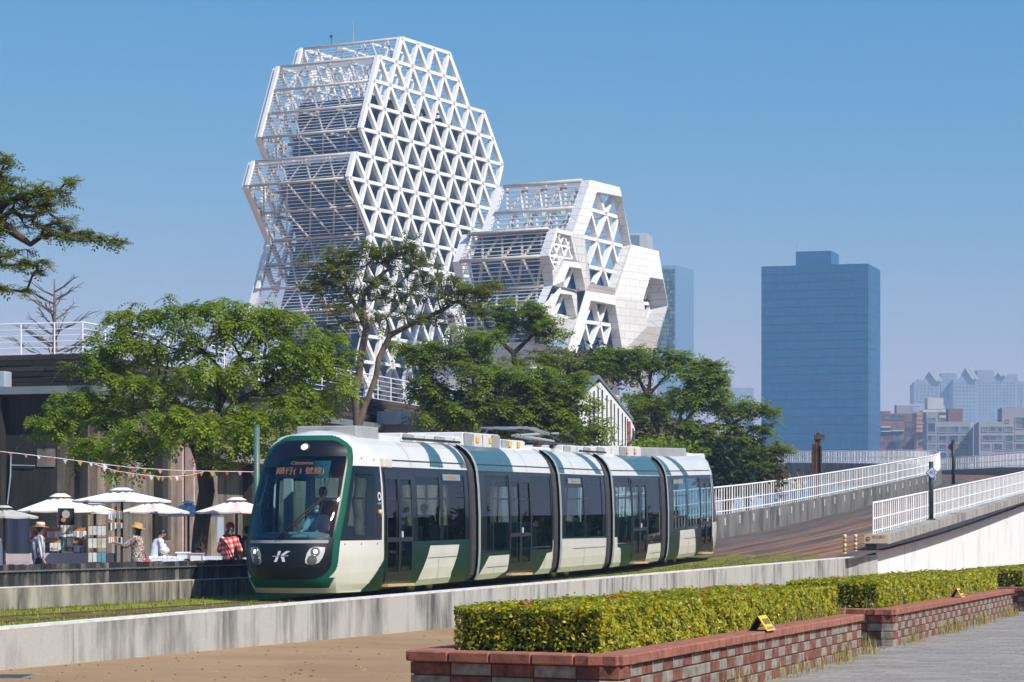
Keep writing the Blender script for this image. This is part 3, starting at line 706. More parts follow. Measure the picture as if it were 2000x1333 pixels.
mb = MB(); mb.hexa([v + s0 + Vector((0, 0, BH)) for v in (a, b, b + d, a + d)] + [v + s0 + Vector((0, 0, BH + 5.2)) for v in (a, b, b + d, a + d)]); mb.build('plant_room', M['blue_tower'], bt)
mb = MB(); mb.tube([a + s0 + Vector((.3, 0, BH + 5)), a + s0 + Vector((.3, 0, BH + 8.5))], 0.12, 5); mb.build('antenna', M['steel'], bt)

def wincol(name, stops): return rand_island(name, stops, 0.2, 0.0, 2, 0.6, 0.0)
M['far_pane'] = wincol('far_window_glass', [(0, (0.02, 0.06, 0.09)), (0.5, (0.04, 0.11, 0.15)), (1, (0.12, 0.18, 0.20))])
def far_building(name, label, x0, x1, yt, Y, depth, mat, wins=(), cat='building', extra=None, skew=0.10):
    a, b = W(x0, yt, Y), W(x1, yt, Y); e = empty(name, (a.x, Y, 0), label, cat)
    back = Vector((depth * skew, depth, 0)); mb = MB(); z = a.z
    A, B = Vector((a.x, Y, 0)), Vector((b.x, Y, 0))
    mb.hexa([A, B, B + back, A + back] + [v + Vector((0, 0, z)) for v in (A, B, B + back, A + back)]); mb.build('wall', mat, e)
    if (Y > 1500 or name == 'office_tower') and wins:
        pn = MB()
        for (u0, v0, u1, v1) in wins:
            p, q = W(u0, v0, Y), W(u1, v1, Y); pn.box((p.x, Y - 0.3, q.z), (q.x, Y + 0.2, p.z))
        tag(pn.build('window_panes', M['far_pane'], e), kind='stuff'); wins = ()
    for (u0, v0, u1, v1) in wins:
        p, q = W(u0, v0, Y), W(u1, v1, Y); fr = MB(); t = 0.18 * Y / 560
        fr.box((p.x - t, Y - 0.22, q.z - t), (q.x + t, Y - 0.02, q.z)); fr.box((p.x - t, Y - 0.22, p.z), (q.x + t, Y - 0.02, p.z + t)); fr.box((p.x - t, Y - .22, q.z), (p.x, Y - .02, p.z)); fr.box((q.x, Y - .22, q.z), (q.x + t, Y - .02, p.z))
        w = fr.build('window', mat, e)
        pn = MB(); n_ = max(1, int((q.x - p.x) / 1.0))
        for i in range(n_):
            pn.box((p.x + (q.x - p.x) * i / n_ + .03, Y - 0.06, q.z), (p.x + (q.x - p.x) * (i + 1) / n_ - .03, Y - 0.03, p.z))
        pn.build('pane', M['far_pane'], w)
    if extra: extra(e, Y)
    return e
M['far_grey'] = pm('grey_tile_facade', (0.24, 0.235, 0.27), 0.7, var=0.1, scale=0.2)
M['far_red'] = pm('red_brick_facade', (0.17, 0.08, 0.085), 0.8, var=0.2, scale=0.3)
M['far_pale'] = pm('pale_facade', (0.40, 0.41, 0.43), 0.7, var=0.1, scale=0.2)
M['far_haze'] = pm('blue_tinted_far_facade', (0.22, 0.245, 0.30), 0.8, var=0.15, scale=0.05)  # pinkish walls made blue-grey, shade and distance put into the colour
def zz(l): return [tuple(1700 + v / 6.667 if i % 2 == 0 else 700 + v / 6.667 for i, v in enumerate(t)) for t in l]
wg1 = zz([(885, 900, 985, 965), (1020, 895, 1145, 960), (1170, 895, 1275, 960), (890, 1015, 990, 1075), (1025, 1010, 1140, 1090), (1180, 1010, 1270, 1070), (890, 1125, 985, 1185), (1025, 1120, 1140, 1200), (1175, 1115, 1275, 1185), (890, 1235, 985, 1300), (1025, 1235, 1140, 1300), (745, 850, 840, 960), (745, 1010, 845, 1075), (745, 1125, 845, 1190), (745, 780, 845, 820)])
def roofbox(xa, xb, yt, yb, mat, d=6, yo=1.0):
    def f(e, Y):
        p, q = W(xa, yt, Y), W(xb, yb, Y); mb = MB(); mb.box((p.x, Y + yo, q.z), (q.x, Y + yo + d, p.z)); mb.build('roof_structure', mat, e)
    return f
def multi(*fs):
    def f(e, Y):
        for g_ in fs: g_(e, Y)
    return f
far_building('apartment_block', 'grey tiled block with banded windows right of the blue tower', 1809, 1896, 824, 900, 20, M['far_grey'], wg1, extra=multi(roofbox(1809, 1832, 805, 824, M['far_grey'], 8, -0.05), roofbox(1853, 1881, 798, 824, M['far_red'], 5), roofbox(1896.2, 1901, 826, 905, M['far_pale'], 9, 0.4)))
wg2 = zz([(1460, 900, 1525, 950), (1562, 895, 1625, 950), (1655, 895, 1710, 955), (1750, 895, 1850, 950), (1462, 1010, 1535, 1065), (1550, 1010, 1712, 1065), (1755, 1010, 1850, 1085), (1890, 775, 2060, 825), (1890, 840, 2060, 915), (1890, 1005, 2060, 1065), (1460, 1120, 1555, 1180), (1605, 1120, 1712, 1195), (1752, 1120, 1850, 1195), (1890, 1120, 2060, 1180), (1770, 800, 1800, 835)])
far_building('apartment_block', 'grey tiled block cut by the right edge of the picture', 1912, 2012, 824, 880, 22, M['far_grey'], wg2, extra=multi(roofbox(1957, 2012, 797, 824, M['far_grey'], 8, -0.05)))
wr = zz([(290, 890, 360, 950), (470, 835, 570, 890), (470, 920, 575, 980), (470, 1010, 570, 1070), (475, 1095, 570, 1150), (300, 985, 440, 1060), (300, 1090, 430, 1180), (150, 905, 260, 935), (195, 990, 260, 1035), (150, 1090, 260, 1115), (190, 745, 430, 790)])
far_building('apartment_block', 'red brick apartment block beside the blue tower', 1718, 1790, 808, 1000, 22, M['far_red'], wr, extra=multi(roofbox(1723, 1740, 803, 808, M['far_red']), roofbox(1752, 1780, 792, 808, M['far_grey']), roofbox(1720, 1739, 833, 836, M['far_pale'], 3, -1.2), roofbox(1720, 1739, 842, 844, M['far_pale'], 3, -1.2), roofbox(1740, 1765, 841, 843, M['far_pale'], 3, -1.2)))
def steps(e, Y):
    for i in range(5):
        p, q = W(1788, 806 + i * 8, Y), W(1799 + i * 2.4, 813 + i * 8, Y); mb = MB(); mb.box((p.x, Y - 3 + i * .2, q.z), (q.x, Y + 8, p.z)); mb.build('stepped_storey', M['far_brick2'], e)
M['far_brick2'] = pm('salmon_brick_facade', (0.38, 0.19, 0.16), 0.8, var=0.1, scale=0.3)
far_building('apartment_block', 'salmon block with stepped gable in front of the pale terraces', 1789, 1808, 846, 985, 18, M['far_brick2'], zz([(635, 915, 715, 955), (620, 1020, 715, 1060), (620, 1085, 715, 1150)]), extra=steps)
def terr(e, Y):
    for (xa, xb, ya, yb) in ((1810, 1841, 778, 800), (1800, 1850, 801, 806), (1833, 1851, 812, 817)):
        p, q = W(xa, ya, Y), W(xb, yb, Y); mb = MB(); mb.box((p.x, Y - 2.5, q.z), (q.x, Y + 6, p.z)); mb.build('terrace', M['far_pale'], e)
    for xx in range(1752, 1850, 15):
        p, q = W(xx, 793, Y), W(xx + 2, 803, Y); mb = MB(); mb.box((p.x, Y - 2, q.z), (q.x, Y - 1.6, p.z)); mb.build('roof_post', M['far_pale'], e)
    p, q = W(1749, 791, Y), W(1800, 793.5, Y); mb = MB(); mb.box((p.x, Y - 2.2, q.z), (q.x, Y + 3, p.z)); mb.build('roof_canopy', M['far_pale'], e)
far_building('apartment_block', 'pale block with roof terraces behind the red brick block', 1800, 1851, 800, 1250, 20, M['far_pale'], zz([(740, 610, 830, 640), (895, 715, 1000, 745)]), extra=terr)
def gable(xa, xm, xb, yb, yt, d=7.0):
    def f(e, Y):
        mb = MB(); mb.prism([W(xa, yb, Y), W(xb, yb, Y), W(xm, yt, Y)], (d * 1.2, d * 3, 0)); g_ = mb.build('gable', M['far_haze'], e)
        for t in (0, 1):
            p, q = W(xm + 1 + t * 7, yt - 1, Y - 1), W(xb + 2 + t * 7, yb, Y - 1); mb = MB(); mb.bar(p, q, 6.0, 3.2); mb.build('roof_edge', M['far_pale'], e)
    return f
def grid(x0, x1, y0, y1, nx, ny, w=0.45, h=0.45):
    return [(x0 + (x1 - x0) * i / nx, y0 + (y1 - y0) * j / ny, x0 + (x1 - x0) * (i + w) / nx, y0 + (y1 - y0) * (j + h) / ny) for j in range(ny) for i in range(nx)]
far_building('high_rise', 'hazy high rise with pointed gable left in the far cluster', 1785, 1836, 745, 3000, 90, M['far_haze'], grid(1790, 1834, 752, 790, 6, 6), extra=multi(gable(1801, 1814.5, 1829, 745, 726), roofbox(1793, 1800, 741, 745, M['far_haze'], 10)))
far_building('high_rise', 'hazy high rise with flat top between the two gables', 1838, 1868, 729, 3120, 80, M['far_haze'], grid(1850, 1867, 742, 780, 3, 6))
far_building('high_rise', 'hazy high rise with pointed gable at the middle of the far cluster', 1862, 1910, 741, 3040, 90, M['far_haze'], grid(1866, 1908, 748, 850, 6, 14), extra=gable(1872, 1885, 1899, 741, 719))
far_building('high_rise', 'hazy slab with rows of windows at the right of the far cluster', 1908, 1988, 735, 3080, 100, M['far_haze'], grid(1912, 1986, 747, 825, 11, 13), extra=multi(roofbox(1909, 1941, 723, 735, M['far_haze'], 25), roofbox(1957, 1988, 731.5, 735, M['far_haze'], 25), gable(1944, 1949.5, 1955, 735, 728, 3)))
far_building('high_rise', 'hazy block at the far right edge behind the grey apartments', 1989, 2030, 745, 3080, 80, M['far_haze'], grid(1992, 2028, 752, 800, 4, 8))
far_building('office_slab', 'faint pale slab left of the blue tower', 1418, 1472, 758, 3600, 100, M['far_haze'])
M['sky_glass'] = rand_island('pale_blue_glass', [(0, (0.10, 0.20, 0.32)), (1, (0.16, 0.27, 0.40))], 0.3, 0, 2, 0.5, 0.0)
far_building('office_tower', 'pale blue glass tower edge showing behind the hooded tower', 1283, 1321, 519, 900, 14, M['sky_glass'], grid(1286, 1319, 526, 690, 6, 20, 0.8, 0.85), skew=0.5)
far_building('office_tower', 'white and blue building top peeping above the hooded tower', 1228, 1264, 456, 950, 14, M['far_pale'], [(1229, 460, 1249, 482)], skew=0.2)
# ------------------------------------------------------------------ the tram
M['t_white'] = pm('tram_cream_white', (0.65, 0.63, 0.575), 0.3, var=0.05, scale=1.6, coat=0.5)
M['t_green'] = pm('tram_dark_green', (0.002, 0.026, 0.018), 0.3, var=0.08, scale=1.0, spec=0.25, coat=0.0)
M['t_teal'] = pm('tram_grey_teal', (0.045, 0.105, 0.120), 0.4, var=0.05, scale=1.0, coat=0.3)
M['t_black'] = pm('tram_black_gloss', (0.006, 0.008, 0.013), 0.16, var=0.1, scale=1.0, spec=0.3, coat=0.0)
M['t_mask'] = pm('black_nose_panel', (0.005, 0.007, 0.012), 0.38, var=0.1, scale=1.0, spec=0.3)
M['t_frame'] = pm('tram_dark_frame', (0.012, 0.014, 0.018), 0.35)
M['t_end'] = pm('tram_grey_end_frame', (0.28, 0.31, 0.31), 0.4, var=0.08)
M['t_bellows'] = pm('gangway_bellows', (0.035, 0.033, 0.034), 0.7, var=0.3, scale=6)
M['t_roofbox'] = pm('white_roof_equipment', (0.60, 0.60, 0.59), 0.5, var=0.08, scale=2)
M['t_roofgrey'] = pm('grey_roof_fairing', (0.30, 0.31, 0.31), 0.5, var=0.12, scale=1.5)
M['t_under'] = pm('tram_underframe', (0.010, 0.010, 0.010), 0.8)
M['t_step'] = pm('ochre_door_sill', (0.50, 0.36, 0.18), 0.6, var=0.1)
M['t_floor'] = pm('tram_floor', (0.12, 0.125, 0.13), 0.6)
M['t_inner'] = pm('tram_lining', (0.45, 0.48, 0.48), 0.5)
M['t_seat'] = pm('teal_seats', (0.09, 0.28, 0.27), 0.6, var=0.1)
M['t_pole'] = pm('grab_poles', (0.55, 0.55, 0.50), 0.3, 0.5)
M['t_rim'] = pm('windscreen_rim_green', (0.005, 0.085, 0.052), 0.75, var=0.06, scale=1.0, spec=0.15)
M['t_glass'] = glass('tram_window_glass', (0.58, 0.74, 0.75), 1.42, 0.0)
M['t_wind'] = glass('tram_windscreen_glass', (0.44, 0.70, 0.78), 1.45, 0.01)
M['lamp_housing'] = pm('headlamp_housing', (0.50, 0.51, 0.52), 0.35)
M['lamp_glow'] = emis('lit_headlamp', (1.0, 0.97, 0.88), 1.6)
M['lamp_dark'] = pm('unlit_lamp', (0.10, 0.10, 0.10), 0.2)
M['led_orange'] = emis('orange_led_text', (0.85, 0.25, 0.09), 0.75)
M['led_panel'] = pm('display_panel', (0.03, 0.10, 0.11), 0.4)
M['led_panel2'] = pm('side_display_panel', (0.16, 0.27, 0.27), 0.4)
M['logo'] = pm('silver_logo', (0.62, 0.65, 0.68), 0.35)
M['warn'] = pm('yellow_warning_label', (0.75, 0.42, 0.05), 0.5)
M['amber'] = pm('amber_lamp', (0.65, 0.38, 0.16), 0.3)
prof = [(0.20, 1.19), (0.34, 1.265), (0.60, 1.305), (0.95, 1.325), (1.8, 1.325), (2.5, 1.295), (2.94, 1.25), (3.12, 1.205), (3.30, 1.12), (3.46, 0.99), (3.58, 0.82), (3.67, 0.60), (3.73, 0.32), (3.75, 0.0)]
PZ = np.array([p[0] for p in prof]); PO = np.array([p[1] for p in prof])
def po(z): return float(np.interp(z, PZ, PO))
def tsz(x, y):
    """photo point on the tram's near flank -> (distance along the tram, height above rail)"""
    s, Y = s_at(x, 1.32); return s, EYE - (y - HY) * Y / FPX - zr(s)
def clipz(poly, z0, z1):
    for (lim, sg) in ((z0, 1), (z1, -1)):
        res = []
        for i in range(len(poly)):
            a, b = poly[i], poly[(i + 1) % len(poly)]; da, db = sg * (a[1] - lim), sg * (b[1] - lim)
            if da >= 0: res.append(a)
            if (da >= 0) != (db >= 0): t = da / (da - db); res.append((a[0] + (b[0] - a[0]) * t, a[1] + (b[1] - a[1]) * t))
        poly = res
        if not poly: return []
    return poly
def drape(mb, poly, off=0.0, side=1, mi=0):
    """lay a flat outline (s, z) onto the tram's curved flank"""
    for z0, z1 in zip(PZ[:-1], PZ[1:]):
        p = clipz(poly, z0, z1)
        if len(p) > 2 and (max(q[1] for q in p) - min(q[1] for q in p)) > 1e-4:
            mb.poly([TP(s, side * (po(z) + off), zr(s) + z) for s, z in p], mi)
def rect(s0, s1, z0, z1): return [(s0, z0), (s1, z0), (s1, z1), (s0, z1)]
def rpx(x0, x1, y0, y1):
    xm = (x0 + x1) / 2; s0, s1 = tsz(x0, y0)[0], tsz(x1, y0)[0]; return (s0, s1, tsz(xm, y1)[1], tsz(xm, y0)[1])
def complement(mb, S0, S1, Z0, Z1, holes, side, matf):
    ss = sorted({S0, S1, *[h[0] for h in holes], *[h[1] for h in holes]}); zs = sorted({Z0, Z1, *[h[2] for h in holes], *[h[3] for h in holes]})
    for a, b in zip(ss[:-1], ss[1:]):
        for c, d in zip(zs[:-1], zs[1:]):
            m_, n_ = (a + b) / 2, (c + d) / 2
            if b - a < 1e-4 or d - c < 1e-4 or a < S0 - 1e-6 or b > S1 + 1e-6: continue
            if any(h[0] < m_ < h[1] and h[2] < n_ < h[3] for h in holes): continue
            drape(mb, rect(a, b, c, d), 0.0, side, matf(n_))
tram = empty('tram', TP(15, 0, zr(15)), 'green and white five section tram standing on the grassy track', 'tram')
mods = [ # x0, x1, windows, doors(frame), display, white livery, teal roof stripes, belt z
 dict(x=(748.5, 918), win=[(816, 859.6, 932, 1056), (866, 908.6, 930, 1054)], door=[(754, 806, 914, 1141)], disp=[(868, 902, 927, 939)],
      white=[[(840, 1066), (896.6, 1064), (892, 1089), (883.6, 1119), (884.7, 1144), (815, 1150.8), (825, 1117), (833.5, 1092)]],
      teal=[[(858, 856), (873, 857), (872, 914), (846, 912)], [(899, 862), (912, 864), (918, 915), (906, 914)]]),
 dict(x=(937, 1080.5), win=[(951, 992.6, 930, 1076.5), (1041, 1077, 931, 1073.6)], door=[(995.5, 1037, 926, 1119)], disp=[],
      white=[[(955.6, 1086.5), (995, 1083.6), (994, 1113.6), (972.7, 1133), (938, 1137), (938, 1126)], [(1079.4, 1055), (1080.4, 1055), (1080.4, 1121), (1049.6, 1126), (1059.6, 1105), (1068, 1081), (1078.5, 1078)]],
      teal=[[(937.5, 862), (1010, 868), (1007, 922), (937.5, 920)]]),
 dict(x=(1096, 1184), win=[(1105, 1141, 931, 1048), (1145, 1176.5, 932, 1048)], door=[], disp=[(1112, 1136.6, 935, 945)],
      white=[[(1096.3, 1053), (1183.7, 1051), (1183.7, 1112), (1096.3, 1124)]],
      teal=[[(1096.5, 876), (1110, 878), (1108, 925), (1096.5, 924)], [(1153, 880), (1165, 881), (1180.8, 927), (1169, 926)]]),
 dict(x=(1198.5, 1292.5), win=[(1204, 1232, 933, 1065), (1266, 1290, 934, 1059)], door=[(1235, 1263.5, 930, 1097)], disp=[],
      white=[[(1198.7, 1049.5), (1205, 1049.5), (1206, 1069), (1212, 1071), (1216, 1106), (1198.7, 1109)], [(1266, 1063.7), (1290.5, 1061), (1292, 1093), (1291, 1096), (1266, 1100), (1264, 1093.6)]],
      teal=[[(1232, 886), (1292.3, 889), (1292.3, 929), (1250.6, 928)]]),
 dict(x=(1305.5, 1391), win=[(1316, 1340.5, 935, 1034), (1343, 1366, 935, 1034)], door=[(1368, 1390, 932, 1078)], disp=[(1318, 1336, 937, 945)],
      white=[[(1327.6, 1036.6), (1356, 1033.7), (1362, 1086), (1327.6, 1091)]],
      teal=[[(1306, 888), (1311, 889), (1316, 929), (1306, 928)], [(1325, 891), (1335, 891), (1349, 930), (1339, 929)]]),
]
ZT = 2.94
spans = []
for k, md in enumerate(mods):
    S0, S1 = s_at(md['x'][0], 1.32)[0], s_at(md['x'][1], 1.32)[0]; spans.append((S0, S1))
    if k == 0: S0 = 0.0 + 0.0; spans[-1] = (S0, S1)
    wins = [rpx(*w) for w in md['win']]; holes = list(wins); doors = []
    for d in md['door']:
        s0, s1, z0, z1 = rpx(*d); z0 = 0.30; z1 = 2.86; mid = (s0 + s1) / 2; doors.append((s0, s1, z0, z1))
        fw = 0.09
        for a, b in ((s0 + fw, mid - fw * .6), (mid + fw * .6, s1 - fw)): holes += [(a, b, 1.36, 2.66), (a, b, 0.58, 1.24)]
    belt = min([w[2] for w in wins]) - 0.07
    sec = empty('section', TP((S0 + S1) / 2, 0, zr((S0 + S1) / 2))); sec.parent = tram; sec.matrix_parent_inverse = parent_inv(tram)
    body = MB()
    for side in (1, -1):
        complement(body, S0, S1, 0.20, ZT, holes, side, lambda z: 1 if z > belt else 0)
        for h in holes:
            pn_ = MB(); drape(pn_, rect(h[0], h[1], h[2], h[3]), -0.012, side); pn_.build('window_pane', M['t_glass'], sec, fixn=False)
    # roof shell and lower closing
    for s0, s1 in zip(np.linspace(S0, S1, 5)[:-1], np.linspace(S0, S1, 5)[1:]):
        for side in (1, -1): drape(body, rect(float(s0), float(s1), ZT, 3.75), 0.0, side, 2)
        body.poly([TP(float(s0), -1.19, zr(float(s0)) + .205), TP(float(s1), -1.19, zr(float(s1)) + .205), TP(float(s1), 1.19, zr(float(s1)) + .205), TP(float(s0), 1.19, zr(float(s0)) + .205)], 3)
    for se in (S0, S1):   # dark end walls with a gangway opening
        if (k == 0 and se == S0) or (k == 4 and se == S1): continue
        L = [TP(se, o, zr(se) + z) for z, o in prof]; Rr = [TP(se, -o, zr(se) + z) for z, o in prof[:-1]]
        body.poly(L[:4] + [TP(se, 0.75, zr(se) + 0.5), TP(se, -0.75, zr(se) + 0.5)] + Rr[:4][::-1], 3)
        body.poly(L[3:8] + [TP(se, 0.75, zr(se) + 2.6), TP(se, 0.75, zr(se) + 0.5)], 3); body.poly(Rr[3:8] + [TP(se, -0.75, zr(se) + 2.6), TP(se, -0.75, zr(se) + 0.5)], 3)
        body.poly(L[7:] + Rr[7:][::-1] + [TP(se, -0.75, zr(se) + 2.6), TP(se, 0.75, zr(se) + 2.6)], 3)
    bo = body.build('body', [M['t_green'], M['t_black'], M['t_white'], M['t_under']], sec, fixn=False)
    for key_, nm_, mt_ in (('white', 'white_panel', 't_white'), ('teal', 'roof_stripe', 't_teal')):
        for P in md[key_]:
            for side in (1, -1): lv = MB(); drape(lv, [tsz(x, y) for x, y in P], 0.004, side); lv.build(nm_, M[mt_], sec, fixn=False)
    gt = MB()   # gutter line above the windows
    for side in (1, -1):
        drape(gt, rect(S0 + (.35 if k == 0 else .02), S1 - .02, 3.10, 3.125), 0.012, side); drape(gt, rect(S0 + .02, S1 - .02, 2.925, 2.955), 0.008, side, 0)
    gt.build('gutter', M['t_frame'], sec, fixn=False)
    sm = MB()   # panel seams
    for (s_, z0, z1) in [(S0 + (S1 - S0) * t, 2.96, 3.6) for t in (.33, .66)]: drape(sm, rect(s_, s_ + .012, z0, z1), 0.006)
    for P in md['white']:
        q = [tsz(x, y) for x, y in P]; a, b = min(v[0] for v in q), max(v[0] for v in q)
        if b - a > 1.2: zt_ = max(v[1] for v in q); drape(sm, rect(a + .25 * (b - a), b - .1, zt_ - .30, zt_ - .285), 0.007); drape(sm, rect((a + b) / 2, (a + b) / 2 + .014, .3, zt_ - .3), 0.007)
    for s_ in (S0 + .06, S1 - .08): drape(sm, rect(s_, s_ + .015, .3, ZT), 0.004)
    for w in wins: 
        for s_ in (w[0] - .06, w[1] + .06): drape(sm, rect(s_, s_ + .012, belt, ZT), 0.004)
    sm.build('panel_seams', M['t_under'], sec, fixn=False)
    for d in doors:
        s0, s1, z0, z1 = d; mid = (s0 + s1) / 2
        for side in (1, -1):
            for a, b in ((s0, mid - .01), (mid + .01, s1)):
                fw = .075; dr = MB()
                for rc in (rect(a, a + fw, z0, z1), rect(b - fw, b, z0, z1), rect(a + fw, b - fw, 2.68, z1), rect(a + fw, b - fw, 1.25, 1.35), rect(a + fw, b - fw, z0, .56)): drape(dr, rc, 0.014, side)
                dd = dr.build('door_leaf', M['t_frame'], sec, fixn=False)
        st = MB(); st.obox(TP(mid, 1.28, zr(mid) + .26), TD * ((s1 - s0) / 2), TR * .09, Vector((0, 0, .03))); st.build('door_sill', M['t_step'], dd)
        bn = MB(); bn.obox(TP(mid + .14, 1.345, zr(mid) + 1.42), TD * .03, TR * .012, Vector((0, 0, .07))); bn.build('door_handle', M['logo'], dd)
    for d in md['disp']:
        s0, s1, z0, z1 = rpx(*d); pn = MB(); drape(pn, rect(s0, s1, z0, z1), 0.004); pp = pn.build('display', M['led_panel2'], sec, fixn=False)
        zc = (z0 + z1) / 2; text_part('display_text', 'Clockwise', 0.17, frame_mat(TP((s0 + s1) / 2, po(zc) + .012, zr((s0 + s1) / 2) + zc), TD, Vector((0, 0, 1)), TR), M['led_orange'], pp)
    # interior
    it = MB(); it.hexa([TP(S0, 1.15, zr(S0) + .36), TP(S1, 1.15, zr(S1) + .36), TP(S1, -1.15, zr(S1) + .36), TP(S0, -1.15, zr(S0) + .36)] + [TP(S0, 1.15, zr(S0) + .42), TP(S1, 1.15, zr(S1) + .42), TP(S1, -1.15, zr(S1) + .42), TP(S0, -1.15, zr(S0) + .42)]); it.build('floor', M['t_floor'], sec)
    it = MB(); it.poly([TP(S0, 1.0, zr(S0) + 2.75), TP(S1, 1.0, zr(S1) + 2.75), TP(S1, -1.0, zr(S1) + 2.75), TP(S0, -1.0, zr(S0) + 2.75)]); it.build('ceiling', M['t_inner'], sec, fixn=False)
    for w in wins:
        n_ = max(1, int((w[1] - w[0]) / 0.95))
        for i in range(n_):
            s_ = w[0] + (i + .5) * (w[1] - w[0]) / n_
            for o_ in (0.85, -0.85):
                stt = MB(); zb = zr(s_) + 0.42
                stt.obox(TP(s_, o_, zb + .42), TD * .22, TR * .22, Vector((0, 0, .05))); stt.obox(TP(s_ + .22, o_, zb + .80), TD * .04 + Vector((0, 0, .02)), TR * .22, Vector((0, 0, .36)) - TD * .03); stt.obox(TP(s_, o_, zb + .19), TD * .15, TR * .15, Vector((0, 0, .19)))
                stt.build('seat', M['t_seat'], sec)
    for d in doors:
        for s_ in (d[0] - .1, d[1] + .1):
            for o_ in (.9, -.9):
                pl = MB(); pl.tube([TP(s_, o_, zr(s_) + .42), TP(s_, o_, zr(s_) + 2.75)], .02, 6); pl.build('grab_pole', M['t_pole'], sec)
    for o_ in (.55, -.55):
        pl = MB(); pl.tube([TP(S0 + .2, o_, zr(S0) + 2.25), TP(S1 - .2, o_, zr(S1) + 2.25)], .018, 6); pl.build('hand_rail', M['t_pole'], sec)
# gangway bellows and the light end frames
for k in range(4):
    a, b = spans[k][1], spans[k + 1][0]; gw = empty('gangway', TP((a + b) / 2, 0, zr(a))); gw.parent = tram; gw.matrix_parent_inverse = parent_inv(tram)
    nfold = 5; mb = MB()
    ring = lambda s, inset: [TP(s, max(0.0, o - inset), zr(s) + max(.25, z - (inset if z > 3.0 else 0))) for z, o in prof] + [TP(s, -max(0.0, o - inset), zr(s) + max(.25, z - (inset if z > 3.0 else 0))) for z, o in prof[-2::-1]]
    rings = []
    for i in range(2 * nfold + 1):
        rings.append(ring(a + .07 + (b - a - .14) * i / (2 * nfold), 0.14 if i % 2 == 0 else 0.06))
    for r0, r1 in zip(rings[:-1], rings[1:]):
        for j in range(len(r0) - 1): mb.poly([r0[j], r0[j + 1], r1[j + 1], r1[j]])
    mb.build('bellows', M['t_bellows'], gw, fixn=False)
    for (s0, s1) in ((a - .02, a + .10), (b - .16, b + .02)):
        mb = MB()
        for side in (1, -1): drape(mb, rect(s0, s1, .22, 3.75), 0.018, side)
        mb.build('end_frame', M['t_end'] if s0 > a else M['t_frame'], gw, fixn=False)
# bogies with wheels
for sc_ in (s_at(853, 1.2)[0], s_at(1121, 1.2)[0], s_at(1332, 1.2)[0]):
    bg_ = MB(); zb = zr(sc_); bg_.obox(TP(sc_, 0, zb + .32), TD * 1.3, TR * 1.0, Vector((0, 0, .12))); bo = bg_.build('bogie', M['t_under'], tram)
    for ds in (-.65, .65):
        for o_ in (.74, -.74):
            w = MB(); c = TP(sc_ + ds, o_, zr(sc_ + ds) + .27); w.lathe(c, [(.10, -.07), (.27, -.06), (.29, 0), (.27, .06), (.10, .07)], 20, ax=TR); w.build('wheel', M['steel'], bo, True)
# ---- nose (cab): one smooth surface split into its parts
NZ = np.array([.16, .4, .7, 1.0, 1.33, 2.0, 2.6, 3.2, 3.5, 3.66, 3.75])
NSE = np.array([-2.02, -2.2, -2.28, -2.28, -2.2, -1.88, -1.56, -1.22, -1.0, -.78, -.45]); NSF = np.array([-2.45, -2.70, -2.82, -2.82, -2.72, -2.32, -1.95, -1.58, -1.36, -1.15, -.85]); NWF = np.array([.95, 1.0, 1.04, 1.07, 1.08, 1.09, 1.07, 1.02, .90, .70, .30])
def sm_i(z, A):   # smooth interpolation of a table over height
    i = np.clip(np.searchsorted(NZ, z) - 1, 0, len(NZ) - 2); h = NZ[i + 1] - NZ[i]; t = (z - NZ[i]) / h; m_ = np.gradient(A, NZ)
    return (2*t**3-3*t**2+1)*A[i] + (t**3-2*t**2+t)*h*m_[i] + (-2*t**3+3*t**2)*A[i+1] + (t**3-t**2)*h*m_[i+1]
def nose_pt(u, z):
    """u in [-2, 2]: |u|<1 the front, beyond that the cab side back to the first door"""
    se, sf, wf = sm_i(z, NSE), sm_i(z, NSF), sm_i(z, NWF); wb = np.interp(z, PZ, PO); au = np.abs(u)
    t = np.clip(au - 1, 0, 1)
    s = np.where(au <= 1, sf + (se - sf) * np.minimum(au, 1) ** 2.5, se * (1 - t)); o = np.where(au <= 1, wf * au, wf + (wb - wf) * (1 - (1 - t) ** 1.7))
    return s, np.sign(u) * o
NU, NV = 280, 190
uu = np.concatenate([np.linspace(-2, -1.12, 45), np.linspace(-1.1, 1.1, NU), np.linspace(1.12, 2, 45)]); vv = np.linspace(.16, 3.75, NV)
UU, VV = np.meshgrid(uu, vv); SS, OO = nose_pt(UU, VV)
uc = (uu[:-1] + uu[1:]) / 2; vc = (vv[:-1] + vv[1:]) / 2; UC, VC = np.meshgrid(uc, vc); SC, OC = nose_pt(UC, VC)
# rounded outline of the black mask: signed distance in (u, z)
hx, hz, rc_ = .925, 1.53, .36
qx = np.abs(UC) * 1.04 - hx * 1.04 + rc_; zc_ = np.where(VC > 2, 2.0 + (VC - 2.0), VC); qz = np.abs(zc_ - 2.0) - hz + rc_
sd = np.minimum(np.maximum(qx, qz), 0) + np.hypot(np.maximum(qx, 0), np.maximum(qz, 0)) - rc_
reg = np.full(UC.shape, 'white', dtype=object)
AU = np.abs(UC)
reg[(AU > 1) & (VC < .16 + (SC + 1.0) * .70)] = 'green'
side_glass = (AU > 1.13) & (AU < 1.72) & (VC > 1.36 + .05) & (VC < 2.78)
reg[(AU > .97) & (VC > 1.30) & (VC < 2.96)] = 'pillar'
reg[side_glass] = 'side'
reg[(AU > 1.93) & (VC > .9)] = 'white'
reg[(sd < .105) & (AU < 1.06) & (VC > .26)] = 'rim'
reg[(AU < 1.0) & (VC < .50) & (VC > .28) & (AU < .88 + (VC - .28) * .5)] = 'rim'
mask = sd < 0
reg[mask] = 'mask'
reg[mask & (sd < -.03) & (VC > 1.37) & (VC < 3.16) & (np.abs(VC - 3.18) > .02)] = 'wind'
